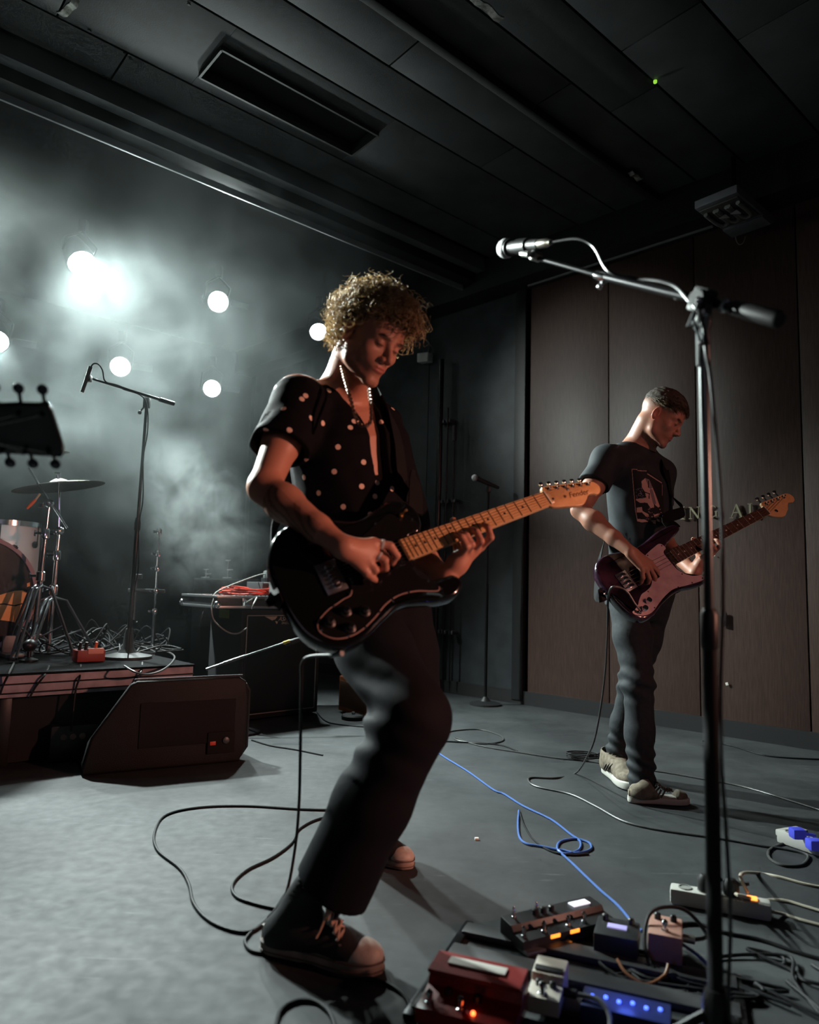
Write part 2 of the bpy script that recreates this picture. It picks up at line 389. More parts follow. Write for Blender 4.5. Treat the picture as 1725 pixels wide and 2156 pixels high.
# ------------------------------------------------------------------ haze: smoke filling the back of the stage
hz = bpy.data.materials.new('smoke'); hz.use_nodes = True; nt = hz.node_tree; nt.nodes.clear()
out = nt.nodes.new('ShaderNodeOutputMaterial'); sca = nt.nodes.new('ShaderNodeVolumeScatter')
sca.inputs['Color'].default_value = (.82, .92, .92, 1); sca.inputs['Anisotropy'].default_value = .1
tc = nt.nodes.new('ShaderNodeTexCoord')
def nnode(t, **kw):
    n = nt.nodes.new(t)
    for k, v in kw.items(): setattr(n, k, v)
    return n
def mr(inp, a, b_, c, d, smooth=True):
    n = nnode('ShaderNodeMapRange', interpolation_type='SMOOTHSTEP' if smooth else 'LINEAR')
    for i, v in enumerate((a, b_, c, d)): n.inputs[i + 1].default_value = v
    nt.links.new(inp, n.inputs[0]); return n.outputs[0]
def mth(op, a, b_=None):
    n = nnode('ShaderNodeMath', operation=op)
    for i, v in enumerate((a, b_)):
        if v is None: continue
        if isinstance(v, (int, float)): n.inputs[i].default_value = v
        else: nt.links.new(v, n.inputs[i])
    return n.outputs[0]
def vdot(vec, d):
    n = nnode('ShaderNodeVectorMath', operation='DOT_PRODUCT'); nt.links.new(vec, n.inputs[0]); n.inputs[1].default_value = tuple(d); return n.outputs['Value']
n1 = nt.nodes.new('ShaderNodeTexNoise'); n1.inputs['Scale'].default_value = 1.5; n1.inputs['Detail'].default_value = 8; n1.inputs['Roughness'].default_value = .6; n1.inputs['Distortion'].default_value = 1.1
nt.links.new(tc.outputs['Object'], n1.inputs['Vector'])
n4 = nt.nodes.new('ShaderNodeTexNoise'); n4.inputs['Scale'].default_value = 3.4; n4.inputs['Detail'].default_value = 7; n4.inputs['Roughness'].default_value = .62; n4.inputs['Distortion'].default_value = 1.4
nt.links.new(tc.outputs['Object'], n4.inputs['Vector'])
U0, U1, N0, N1 = -3.6, 3.1, 3.1, 6.6
oc = tc.outputs['Object']
fade = mth('MULTIPLY', mr(vdot(oc, UDIR), U1 - .05, U1 - 1.9, 0, 1), mr(vdot(oc, NDIR), N0 + .02, N0 + .9, 0, 1))
zf = mr(vdot(oc, (0, 0, 1)), .5, 2.3, .10, 1)
base = mr(n1.outputs['Fac'], .42, .68, .012, .150)
tot = mth('MULTIPLY', mth('MULTIPLY', base, fade), zf)
def puff(p, r, amt, tot):
    n = nnode('ShaderNodeVectorMath', operation='DISTANCE'); nt.links.new(oc, n.inputs[0]); n.inputs[1].default_value = tuple(p)
    f_ = mr(n.outputs['Value'], 0, r, 1, 0); f_ = mth('MULTIPLY', f_, mr(n4.outputs['Fac'], .40, .60, .0, amt))
    return mth('ADD', tot, mth('MULTIPLY', f_, fade))
n_h = nnode('ShaderNodeVectorMath', operation='DISTANCE'); nt.links.new(oc, n_h.inputs[0]); n_h.inputs[1].default_value = tuple(LAMPS[0][1])
tot = puff(P(-20, 590, 4.6), .8, .6, tot)
tot = mth('MULTIPLY', tot, mr(n_h.outputs['Value'], .22, 1.25, .0, 1))
tot = puff(P(455, 1125, 5.5), .62, 4.5, tot)
tot = puff(P(395, 1010, 5.4), .45, 2.4, tot)
tot = puff(P(250, 600, 4.8), .5, .1, tot)
nt.links.new(tot, sca.inputs['Density']); nt.links.new(sca.outputs[0], out.inputs['Volume'])
m = MB()
m.box(UDIR * (U0 + U1) / 2 + NDIR * (N0 + N1) / 2 + Z * (HC + .0) / 2, (U1 - U0, N1 - N0, HC - .3), UDIR, NDIR, Z)
sm = obj('smoke', m, hz, None, 0); tag(sm, 'grey haze and drifting smoke filling the back of the stage around the lamps', 'smoke', kind='stuff')
# ------------------------------------------------------------------ signed-distance bodies -> one continuous mesh
def smin(a, b, k):
    h = np.maximum(k - np.abs(a - b), 0) / k
    return np.minimum(a, b) - h * h * k * .25
class Prim:
    def __init__(s, fn, c, R, k): s.fn, s.c, s.R, s.k = fn, np.array(c, float), R, k
def rc(a, b, ra, rb, k=.015, sq=None, sf=1.):
    """tapered limb from a to b; sq/sf flatten it along a direction"""
    a = np.array(a, np.float32); b = np.array(b, np.float32); ab = b - a; L2 = float(ab @ ab) + 1e-12
    q = None if sq is None else np.array(unit(sq), np.float32)
    def fn(p):
        v = p - a; t = np.clip((v @ ab) / L2, 0, 1); w = v - t[:, None] * ab
        if q is not None:
            s_ = w @ q; w = w + (s_ * (1 / sf - 1))[:, None] * q
        return np.sqrt(np.einsum('ij,ij->i', w, w)) - (ra + (rb - ra) * t)
    return Prim(fn, (a + b) / 2, sqrt(L2) / 2 + max(ra, rb), k)
def ell(c, r, k=.015, R=None):
    c = np.array(c, np.float32); r = np.array(r, np.float32); R_ = None if R is None else np.array(R, np.float32)
    def fn(p):
        v = p - c
        if R_ is not None: v = v @ R_.T
        k0 = np.linalg.norm(v / r, axis=1); k1 = np.linalg.norm(v / (r * r), axis=1)
        return k0 * (k0 - 1) / np.maximum(k1, 1e-6)
    return Prim(fn, c, float(max(r)), k)
def fnprim(fn, c, R, k): return Prim(fn, c, R, k)
class Sub(Prim): pass
def sub(pr, k=.004): s_ = Sub(pr.fn, pr.c, pr.R, k); return s_
def evalp(prims, p):
    d = np.full(len(p), .5, np.float32)
    for pr in prims:
        e = pr.fn(p)
        if isinstance(pr, Sub): d = -smin(-d, e, pr.k)
        else: d = smin(d, e, pr.k)
    return d
def sdf_mesh(prims, h, B=16, pad=.02, disp=None):
    add = [q for q in prims if not isinstance(q, Sub)]
    lo = np.min([q.c - q.R for q in add], 0) - pad; hi = np.max([q.c + q.R for q in add], 0) + pad
    nb = np.ceil((hi - lo) / (h * B)).astype(int); n = nb * B + 1
    V = np.full(tuple(n), .05, np.float32)
    bi = np.stack(np.meshgrid(*[np.arange(x) for x in nb], indexing='ij'), -1).reshape(-1, 3)
    bc = (lo + (bi + .5) * B * h).astype(np.float32); half = B * h * .5 * 1.7321
    dc = evalp(prims, bc)
    g = np.stack(np.meshgrid(*[np.arange(B + 1)] * 3, indexing='ij'), -1).reshape(-1, 3).astype(np.float32) * h
    for (i, j, k_), c, d in zip(bi, bc, dc):
        sl = (slice(i * B, i * B + B + 1), slice(j * B, j * B + B + 1), slice(k_ * B, k_ * B + B + 1))
        if abs(d) > half * 1.5 + .02:
            if d < 0: V[sl] = -.05
            continue
        near = [q for q in prims if np.linalg.norm(q.c - c) - q.R < half + .03]
        if not near: continue
        pts = (lo + np.array((i, j, k_)) * B * h).astype(np.float32) + g
        e = evalp(near, pts)
        if disp is not None: e = e + disp(pts)
        V[sl] = e.reshape(B + 1, B + 1, B + 1)
    ins = V < 0; nx, ny, nz = V.shape
    cnt = np.zeros((nx - 1, ny - 1, nz - 1), np.uint8)
    for a in (0, 1):
        for b in (0, 1):
            for c in (0, 1): cnt += ins[a:nx - 1 + a, b:ny - 1 + b, c:nz - 1 + c]
    act = np.argwhere((cnt > 0) & (cnt < 8)); del cnt
    idx = np.full((nx - 1, ny - 1, nz - 1), -1, np.int32); idx[tuple(act.T)] = np.arange(len(act))
    cor = [(a, b, c) for a in (0, 1) for b in (0, 1) for c in (0, 1)]
    cv = np.stack([V[act[:, 0] + a, act[:, 1] + b, act[:, 2] + c] for a, b, c in cor], 1)
    acc = np.zeros((len(act), 3)); num = np.zeros(len(act))
    for i in range(8):
        for j in range(i + 1, 8):
            if sum(abs(cor[i][k] - cor[j][k]) for k in range(3)) != 1: continue
            m_ = (cv[:, i] < 0) != (cv[:, j] < 0)
            t = cv[m_, i] / (cv[m_, i] - cv[m_, j])
            acc[m_] += np.array(cor[i]) + t[:, None] * (np.array(cor[j]) - np.array(cor[i])); num[m_] += 1
    vs = lo + (act + acc / num[:, None]) * h
    fs = []
    for ax in range(3):
        o1, o2 = (ax + 1) % 3, (ax + 2) % 3
        sl0 = [slice(None)] * 3; sl1 = [slice(None)] * 3; sl0[ax] = slice(0, -1); sl1[ax] = slice(1, None)
        a0 = ins[tuple(sl0)]; a1 = ins[tuple(sl1)]; e = np.argwhere(a0 != a1)
        e = e[(e[:, o1] > 0) & (e[:, o2] > 0) & (e[:, o1] < V.shape[o1] - 1) & (e[:, o2] < V.shape[o2] - 1)]
        s_ = a0[tuple(e.T)]
        q = []
        for d1, d2 in ((-1, -1), (0, -1), (0, 0), (-1, 0)):
            t = e.copy(); t[:, o1] += d1; t[:, o2] += d2; q.append(idx[tuple(t.T)])
        q = np.stack(q, 1); q[~s_] = q[~s_][:, ::-1]; fs.append(q)
    fs = np.concatenate(fs); fs = fs[(fs >= 0).all(1)]
    return vs, fs
def np_mesh(name, vs, fs, material, parent=None, colors=None, label=None):
    me = bpy.data.meshes.new(name); k = fs.shape[1]
    me.vertices.add(len(vs)); me.vertices.foreach_set('co', vs.astype(np.float32).ravel())
    me.loops.add(len(fs) * k); me.loops.foreach_set('vertex_index', fs.astype(np.int32).ravel())
    me.polygons.add(len(fs)); me.polygons.foreach_set('loop_start', np.arange(0, len(fs) * k, k, dtype=np.int32))
    me.polygons.foreach_set('use_smooth', np.ones(len(fs), bool))
    me.update(calc_edges=True); me.validate()
    if colors is not None:
        a = me.color_attributes.new('tint', 'FLOAT_COLOR', 'POINT')
        a.data.foreach_set('color', np.c_[colors, np.ones(len(colors))].astype(np.float32).ravel())
    me.materials.append(material)
    o = link(name, me, parent)
    if label: o['label'] = label
    return o
def vnoise(p, sc, seed=0):
    """cheap smooth fold noise from a few sines"""
    r = np.random.default_rng(seed); d = np.zeros(len(p), np.float32)
    for k in range(5):
        v = r.normal(size=3); v = (v / np.linalg.norm(v) * sc * (1 + .3 * k)).astype(np.float32); d += np.sin(p @ v + r.uniform(0, 6.28) + 1.3 * np.sin(p @ v[::-1].copy() * .6)) / (1 + .7 * k)
    return d / 2.3
def attr_mat(name, rough=.5, bump=.0, bscale=400, sss=0., spec=.45):
    m = K(name, (.5, .5, .5), rough, bump=bump, bscale=bscale, spec=spec); nt = m.node_tree; b = nt.nodes['Principled BSDF']
    a = nt.nodes.new('ShaderNodeAttribute'); a.attribute_name = 'tint'; nt.links.new(a.outputs['Color'], b.inputs['Base Color'])
    if sss:
        b.inputs['Subsurface Weight'].default_value = sss; b.inputs['Subsurface Radius'].default_value = (.012, .004, .002); b.inputs['Subsurface Scale'].default_value = 1
    return m
skin = attr_mat('skin', .46, .12, 500, 0)

def head_frame(center, yaw_dir, pitch, roll=0., s=1.):
    """columns: X = own left, Y = face forward, Z = crown"""
    f = unit((yaw_dir[0], yaw_dir[1], 0)); left = V3(-f[1], f[0], 0)
    y = f * cos(pitch) - Z * sin(pitch); z = f * sin(pitch) + Z * cos(pitch)
    x = left * cos(roll) + z * sin(roll); z2 = z * cos(roll) - left * sin(roll)
    return dict(c=np.array(center, float), X=x, Y=y, Z=z2, s=s)
def hw(H, x, y, z): return H['c'] + (H['X'] * x + H['Y'] * y + H['Z'] * z) * H['s']
def head_prims(H):
    R = np.stack([H['X'], H['Y'], H['Z']]).astype(np.float32); c = H['c'].astype(np.float32); s = H['s']
    E = lambda ctr, r, k: ('e', np.array(ctr, np.float32), np.array(r, np.float32), k)
    def e(p, ctr, r):
        v = (p - np.array(ctr, np.float32)); r = np.array(r, np.float32)
        k0 = np.linalg.norm(v / r, axis=1); k1 = np.linalg.norm(v / (r * r), axis=1); return k0 * (k0 - 1) / np.maximum(k1, 1e-6)
    def cap(p, a, b, ra, rb):
        a = np.array(a, np.float32); ab = np.array(b, np.float32) - a; v = p - a; t = np.clip((v @ ab) / float(ab @ ab), 0, 1)
        return np.linalg.norm(v - t[:, None] * ab, axis=1) - (ra + (rb - ra) * t)
    def fn(p):
        q = ((p - c) @ R.T) / s; full = q.copy(); q = q.copy(); q[:, 0] = np.abs(q[:, 0])
        d = e(q, (0, -.018, .045), (.077, .096, .084))
        d = smin(d, e(q, (0, .040, .048), (.060, .052, .052)), .03)
        d = smin(d, e(q, (0, .034, -.025), (.060, .058, .082)), .03)
        d = smin(d, cap(q, (.052, .0, -.035), (.046, .012, -.068), .014, .015), .03)
        d = smin(d, cap(q, (.046, .012, -.068), (.012, .074, -.100), .015, .014), .022)
        d = smin(d, e(q, (0, .080, -.100), (.020, .014, .014)), .02)
        d = smin(d, cap(q, (.046, .070, .026), (.012, .086, .022), .009, .008), .018)
        d = smin(d, e(q, (.045, .062, -.022), (.017, .016, .015)), .022)
        d = -smin(-d, e(q, (.031, .100, .004), (.019, .017, .013)), .014)
        d = smin(d, e(q, (.031, .0775, .006), (.0135, .0135, .0125)), .004)
        d = smin(d, cap(q, (0, .087, .016), (0, .113, -.026), .0065, .0100), .012)
        d = smin(d, e(q, (.0125, .100, -.031), (.0085, .011, .0085)), .006)
        d = -smin(-d, e(q, (.0070, .106, -.0395), (.0036, .006, .004)), .003)
        d = smin(d, e(q, (0, .074, -.058), (.028, .022, .026)), .02)
        d = smin(d, e(q, (0, .0945, -.0555), (.021, .0065, .0042)), .004)
        d = smin(d, e(q, (0, .0925, -.0655), (.018, .0080, .0052)), .005)
        d = -smin(-d, e(q, (0, .103, -.0605), (.024, .006, .0012)), .003)
        d = smin(d, cap(q, (.022, .086, -.0605), (.024, .084, -.0605), .004, .003), .006)
        # ears
        v = q - np.array((.080, -.008, -.002), np.float32); ca, sa = cos(.35), sin(.35)
        qx = v[:, 0] * ca - v[:, 1] * -sa; qy = v[:, 1] * ca + v[:, 0] * -sa
        ve = np.stack([qx, qy, v[:, 2] + .12 * v[:, 1]], 1)
        ear = e(ve, (0, 0, 0), (.0075, .0175, .0310))
        ear = -smin(-ear, e(ve, (.0075, .002, .004), (.0065, .0110, .0190)), .004)
        ear = smin(ear, e(ve, (.001, .0125, -.004), (.005, .004, .006)), .003)
        d = smin(d, ear, .006)
        return d * s
    return [Prim(fn, hw(H, 0, 0, .0), .155 * s, .02)]
def chain(out, pts, rad, k=.004):
    for i in range(len(pts) - 1): out.append(rc(pts[i], pts[i + 1], rad[i], rad[i + 1], k if i == 0 else .003))
def hand(out, W, Fd, N, Sd, curls, spread=(-.10, 0, .08, .2), thumb=None, s=1., tips=None):
    """W wrist, Fd towards fingers, N palm side, Sd thumb side; curls = per finger (a, b, c) radians"""
    Fd = unit(Fd); N = unit(np.array(N) - np.dot(N, Fd) * Fd); Sd0 = np.cross(Fd, N); Sd = Sd0 if np.dot(Sd0, Sd) > 0 else -Sd0
    kf = (.090, .094, .089, .080); ks = (.029, .010, -.010, -.028); wsd = (.014, .005, -.005, -.014)
    Ls = ((.043, .026, .021), (.047, .030, .022), (.043, .028, .021), (.034, .021, .019)); joints = []
    for i in range(4):
        Kn = W + (Fd * kf[i] + Sd * ks[i] - N * .003) * s; base = W + (Fd * .012 + Sd * wsd[i]) * s
        out.append(rc(base, Kn, .0135 * s, .0108 * s, .014))
        if i < 3:
            mid0 = W + (Fd * .03 + Sd * (wsd[i] + wsd[i + 1]) / 2 + N * .004) * s; mid1 = W + (Fd * .082 + Sd * (ks[i] + ks[i + 1]) / 2 + N * .003) * s
            out.append(rc(mid0, mid1, .0125 * s, .0095 * s, .014))
        d0 = Fd * cos(spread[i]) - Sd * sin(spread[i]); ang = 0; p = Kn; pts = [Kn]
        for a, L in zip(curls[i], Ls[i]):
            ang += a; p = p + (d0 * cos(ang) + N * sin(ang)) * L * s; pts.append(p)
        chain(out, pts, [.0098 * s, .0088 * s, .0080 * s, .0068 * s], .007); joints.append(pts)
    tb = W + (Fd * .018 + Sd * .018 + N * .006) * s
    td = thumb or [(.62, .62, .35), (.85, .25, .35), (.95, -.05, .25)]
    p = tb; pts = [tb]
    for (a, b, c), L in zip(td, (.044, .034, .027)):
        p = p + unit(Fd * a + Sd * b + N * c) * L * s; pts.append(p)
    out.append(rc(pts[0], pts[1], .0150 * s, .0115 * s, .014)); chain(out, pts[1:], [.0112 * s, .0100 * s, .0082 * s], .006)
    joints.append(pts); return joints
def arm(out, sh, el, wr, s=1., flat=None):
    m1 = el + (wr - el) * .28
    out.append(rc(sh, sh + (el - sh) * .5, .050 * s, .047 * s, .03)); out.append(rc(sh + (el - sh) * .5, el, .046 * s, .037 * s, .02))
    out.append(rc(el, m1, .037 * s, .043 * s, .02)); out.append(rc(m1, el + (wr - el) * .7, .042 * s, .031 * s, .02)); out.append(rc(el + (wr - el) * .7, wr, .031 * s, .0235 * s, .015))
def torso_fn(P0, P1, f, tab, ext=0.):
    """elliptical trunk along P0->P1, f = front; tab rows: t, half width, half depth, front offset"""
    w_ = unit(P1 - P0); f = unit(f - np.dot(f, w_) * w_); r = np.cross(f, w_); L = float(np.linalg.norm(P1 - P0)); tab = np.array(tab)
    P0f = np.array(P0, np.float32); w32, f32, r32 = (np.array(x, np.float32) for x in (w_, f, r))
    def fn(p):
        v = p - P0f; t = (v @ w32); tt = np.clip(t / L, tab[0, 0], tab[-1, 0])
        a = np.interp(tt, tab[:, 0], tab[:, 1]) + ext; b = np.interp(tt, tab[:, 0], tab[:, 2]) + ext; o = np.interp(tt, tab[:, 0], tab[:, 3])
        x = (v @ r32); y = (v @ f32) - o; z = t - tt * L
        x = np.abs(x) ** 2.3; k0 = (x / a ** 2.3 + np.abs(y) ** 2.3 / b ** 2.3) ** (1 / 2.3)
        d = (k0 - 1) * np.minimum(a, b)
        return np.where(np.abs(z) > 1e-4, np.sqrt(np.maximum(d, 0) ** 2 + z * z), d).astype(np.float32)
    lo, hi = tab[0, 0] * L, tab[-1, 0] * L
    return fnprim(fn, P0 + w_ * (lo + hi) / 2, (hi - lo) / 2 + tab[:, 1].max() + ext, .03), dict(O=P0, w=w_, f=f, r=r, L=L, tab=tab)
# ------------------------------------------------------------------ guitars
def attr_node_mat(name, rough): return attr_mat(name, rough)
maple = K('maple', (.66, .37, .16), .32, col2=(.76, .46, .22), nscale=14, stretch=(3, 3, 3), spec=.5, coat=.4)
maple_side = K('maple_pale', (.62, .45, .24), .35, coat=.4)
rosewood = K('rosewood', (.075, .035, .022), .45, noise=.3, nscale=40)
gloss_black = K('gloss_black', (.005, .005, .006), .12, coat=.6)
guard_black = K('guard_black', (.008, .008, .009), .22, coat=.3)
fret_dark = K('fret_dark', (.10, .045, .02), .4, .3)
fret_bright = K('fret_bright', (.7, .62, .55), .3, .7)
inlay_dark = K('inlay_dark', (.02, .012, .01), .4)
inlay_pearl = K('inlay_pearl', (.75, .68, .58), .3)
string_m = K('string_steel', (.5, .45, .4), .35, 1.)
bone = K('bone', (.75, .7, .58), .4)
def gframe(bridge, nut, tilt):
    A = unit(nut - bridge); mid = (bridge + nut) / 2; N = CC - mid; N = N - np.dot(N, A) * A; N = unit(N)
    up = unit(Z - np.dot(Z, A) * A - np.dot(Z, N) * N) if abs(np.dot(Z, N)) < .999 else Z
    N = unit(N * cos(tilt) + up * sin(tilt)); B = np.cross(A, N)
    return dict(O=np.array(bridge, float), A=A, B=B, N=N)
def gp(G, x, y, z=0.): return G['O'] + G['A'] * x + G['B'] * y + G['N'] * z
def fretx(L, n): return L * 2 ** (-n / 12)
def gprism(m, G, out, z0, z1, bev=0., segs=3): return m.prism(out, G['O'], G['A'], G['B'], G['N'], z0, z1, bev, segs)
def tuner(parent, G, x, y, zb, side, bass=False):
    k = 1.5 if bass else 1.
    m = MB(); m.cyl(gp(G, x, y, zb), gp(G, x, y, zb + .010 * k), .0030 * k, .0026 * k, 10); m.lathe([(.0055 * k, 0), (.0055 * k, .002), (.003 * k, .003)], gp(G, x, y, zb), G['N'], 12)
    m.cyl(gp(G, x, y, zb - .016), gp(G, x, y + side * .022 * k, zb - .018), .0026 * k, n=8)
    q = gp(G, x, y + side * .029 * k, zb - .018)
    m.sph(q, .008 * k, 10, (1.0, .75, .42), G['A'], G['B'], G['N'])
    m.box(gp(G, x, y, zb - .017), (.014 * k, .016 * k, .010), G['A'], G['B'], G['N'], .002)
    return obj('tuning_peg', m, chrome, parent)
def build_guitar(G, L, body, guard, head, nstr, nfret, body_m, guard_m, board_m, fret_m, inlay_m, label, nutw, endw, headz, tuners, top=0., thick=.044, name='electric_guitar', carve=.012):
    t = thing(name, label, 'guitar', gp(G, 0, 0))
    m = MB(); gprism(m, G, cr(body, 6, True), -thick, 0, carve, 4); bo = obj('body', m, body_m, t, 50)
    gc = cr(guard, 6, True)
    m = MB(); gprism(m, G, gc, .0002, .0028, .0008, 1); go = obj('pickguard', m, guard_m, t, 40)
    # neck: shaft + fretboard
    x0 = fretx(L, nfret + .25); sh = [(x0, -endw / 2), (L + .004, -nutw / 2), (L + .004, nutw / 2), (x0, endw / 2)]
    m = MB(); sh2 = [(x0 - .0, -endw / 2 + .001), (L + .02, -nutw / 2 + .001), (L + .02, nutw / 2 - .001), (x0 - .0, endw / 2 - .001)]
    gprism(m, G, sh2, -.0135, .0052, .009, 4); obj('neck', m, maple_side if board_m is maple else maple, t, 50)
    m = MB(); gprism(m, G, sh, .0050, .0100, .0008, 1); fb = obj('fretboard', m, board_m, t)
    wd = lambda x: nutw + (endw - nutw) * (L - x) / (L - x0)
    for n in range(1, nfret + 1):
        x = fretx(L, n); m = MB(); m.cyl(gp(G, x, -wd(x) / 2 + .0004, .0103), gp(G, x, wd(x) / 2 - .0004, .0103), .0012, n=6); obj('fret', m, fret_m, fb)
    for n in (3, 5, 7, 9, 12, 15, 17, 19):
        x = (fretx(L, n) + fretx(L, n - 1)) / 2
        for yy in ((-.012, .012) if n == 12 else (0,)):
            m = MB(); m.cyl(gp(G, x, yy, .0098), gp(G, x, yy, .01025), .0036 if nstr == 6 else .0034, n=12); obj('inlay_dot', m, inlay_m, fb)
    m = MB(); m.box(gp(G, L + .002, 0, .009), (.004, nutw, .008), G['A'], G['B'], G['N'], .0008); obj('nut', m, bone, t)
    m = MB(); gprism(m, G, cr([(L + a, b) for a, b in head], 5, True), headz - .014, headz, .0018, 2); ho = obj('headstock', m, maple, t, 50)
    for i, (x, y) in enumerate(tuners): tuner(t, G, L + x, y, headz, -1, nstr == 4)
    sw = (endw - .011) / (nstr - 1)
    for i in range(nstr):
        yb = (i - (nstr - 1) / 2) * (sw * 1.03); yn = (i - (nstr - 1) / 2) * ((nutw - .008) / (nstr - 1)); tx, ty = tuners[i]
        m = MB(); r = (.0009 if nstr == 4 else .00055) - i * .00007
        m.tube([gp(G, -.003, yb, .0125), gp(G, L + .002, yn, .0125), gp(G, L + tx, ty + .003, headz + .005)], r, 5); obj('string', m, string_m, t)
    return t, bo, go, ho
def font_mesh(txt, size, O, X, Y, ext=.0005, shear=0., sx=1.):
    cu = bpy.data.curves.new('lettering', 'FONT'); cu.body = txt; cu.size = size; cu.extrude = 0; cu.align_x = 'CENTER'; cu.align_y = 'CENTER'; cu.shear = shear; cu.resolution_u = 3
    o = bpy.data.objects.new('lettering_tmp', cu); COL.objects.link(o)
    dg = bpy.context.evaluated_depsgraph_get(); me = bpy.data.meshes.new_from_object(o.evaluated_get(dg))
    m = MB(); N = np.cross(unit(X), unit(Y))
    m.add([np.array(O) + np.array(X) * v.co.x * sx + np.array(Y) * v.co.y + N * ext for v in me.vertices], [tuple(p.vertices) for p in me.polygons])
    bpy.data.objects.remove(o); bpy.data.curves.remove(cu); bpy.data.meshes.remove(me); return m

# electric guitar held by the guitarist
GB, GN = P(700, 1215, 1.62), P(1143, 1055, 1.90)
GG = gframe(GB, GN, radians(20)); GL = .648
body = [(-.128, -.02), (-.118, -.09), (-.075, -.145), (-.01, -.160), (.06, -.142), (.12, -.118), (.17, -.126), (.225, -.140), (.270, -.120), (.283, -.075), (.262, -.036), (.225, -.030),
        (.210, .0), (.210, .032), (.196, .048), (.200, .072), (.222, .088), (.258, .094), (.280, .096), (.294, .112), (.288, .134), (.255, .150), (.215, .146), (.165, .130), (.115, .122), (.06, .140), (.0, .162), (-.06, .160), (-.108, .12), (-.127, .06)]
guard = [(.262, -.050), (.250, -.085), (.215, -.105), (.165, -.092), (.11, -.07), (.05, -.055), (.028, -.048), (.026, .046), (-.005, .060), (-.045, .070), (-.078, .088), (-.083, .112), (-.055, .138), (-.01, .143), (.04, .128), (.085, .106),
         (.125, .098), (.17, .104), (.205, .118), (.222, .122), (.228, .112), (.222, .096), (.198, .078), (.190, .050), (.198, .030), (.204, -.030), (.225, -.036)]
headO = [(0, -.0205), (.006, -.024), (.011, -.035), (.022, -.037), (.09, -.024), (.158, -.010), (.180, -.002), (.190, .014), (.184, .030), (.170, .036), (.154, .030), (.140, .028), (.122, .040), (.098, .050), (.05, .038), (0, .0205)]
tun = [(.030 + .0255 * i, -.0255 + .0052 * i) for i in range(6)]
tg, bo, go, ho = build_guitar(GG, GL, body, guard, headO, 6, 21, gloss_black, guard_black, maple, fret_dark, inlay_dark, 'black electric guitar with maple neck held by the curly-haired guitarist', .0425, .0565, .0025, tun)
ge = K('guard_edge', (.42, .26, .22), .45)
m = MB(); gc = cr(guard, 6, True)
m.tube([gp(GG, p[0], p[1], .0022) for p in gc[6 * 7:6 * 20]], .0016, 6); obj('guard_edge', m, ge, go, label='pale bevelled edge')
for x, y in ((-.055, .098), (-.010, .088), (-.018, .126), (.030, .104)):
    m = MB(); c = gp(GG, x, y, .0028)
    m.lathe([(.0135, 0), (.0135, .003), (.0095, .005), (.0085, .013), (.005, .0145), (.0004, .0146)], c, GG['N'], 18); k = obj('knob', m, black_plastic, t if False else tg)
    m = MB(); m.cyl(c + GG['N'] * .0142, c + GG['N'] * .0185, .0062, .0052, 12); obj('knob_cap', m, chrome, k)
for x, y in ((-.079, .108), (-.03, .142), (.015, .138), (.062, .118), (.105, .100), (.15, .100), (.230, .120), (.06, -.056), (.16, -.090), (.255, -.07), (-.03, .066), (.018, .052), (.105, .106), (.21, .092)):
    m = MB(); m.lathe([(.0036, 0), (.0028, .0018), (.0003, .0024)], gp(GG, x, y, .0026), GG['N'], 8); obj('screw', m, chrome, tg)
m = MB(); m.box(gp(GG, -.004, 0, .003), (.052, .078, .004), GG['A'], GG['B'], GG['N'], .001); br = obj('bridge', m, steel, tg)
for i in range(6):
    m = MB(); m.box(gp(GG, -.002, (i - 2.5) * .0108, .008), (.016, .0085, .006), GG['A'], GG['B'], GG['N'], .0015); m.cyl(gp(GG, -.024, (i - 2.5) * .0108, .008), gp(GG, -.008, (i - 2.5) * .0108, .008), .0016, n=6); obj('saddle', m, chrome, br)
for px_ in (.052, .160):
    m = MB(); m.box(gp(GG, px_, 0, .0045), (.038, .070, .006), GG['A'], GG['B'], GG['N'], .002); pu = obj('pickup', m, guard_black, tg)
    for i in range(6):
        m = MB(); m.cyl(gp(GG, px_ - .01 if i < 3 else px_ + .01, (i - 2.5) * .0105, .0075), gp(GG, px_ - .01 if i < 3 else px_ + .01, (i - 2.5) * .0105, .0082), .0022, n=8); obj('pole_piece', m, chrome, pu)
m = MB(); c = gp(GG, .232, -.088, .003); m.cyl(c, c + GG['N'] * .006, .0055, n=10); m.cyl(c + GG['N'] * .005, c + GG['N'] * .022 + GG['A'] * .006, .0022, n=8); m.sph(c + GG['N'] * .024 + GG['A'] * .007, .0042, 8); obj('selector_switch', m, K('brass', (.7, .45, .2), .3, 1.), tg)
for x, y in ((-.128, .0), (.278, -.085)):
    m = MB(); d = GG['A'] * (-1 if x < 0 else .6) + GG['B'] * (0 if x < 0 else -.6); c = gp(GG, x, y, -.022); m.lathe([(.004, 0), (.003, .006), (.0065, .010), (.006, .013), (.0005, .0135)], c, d, 12); obj('strap_button', m, chrome, tg)
ink = K('decal_ink', (.10, .03, .015), .5)
m = font_mesh('Fender', .024, gp(GG, GL + .108, .016, .0028), GG['A'] * 1 + GG['B'] * .12, -GG['B'] + GG['A'] * .12, .0003, .35); obj('decal_lettering', m, ink, ho, 0)
m = MB(); c = np.array((GL + .062, .010)); st = []
for i in range(14):
    a = 2 * pi * i / 14; r_ = .0075 if i % 2 else .0035; st.append((c[0] + r_ * cos(a), c[1] + r_ * sin(a) * .8))
gprism(m, GG, st, .0026, .0029); obj('decal_emblem', m, ink, ho, 0)
m = MB(); m.lathe([(.004, 0), (.004, .003), (.0022, .004)], gp(GG, GL + .020, .006, .0025), GG['N'], 10); obj('truss_rod_plug', m, inlay_dark, ho)
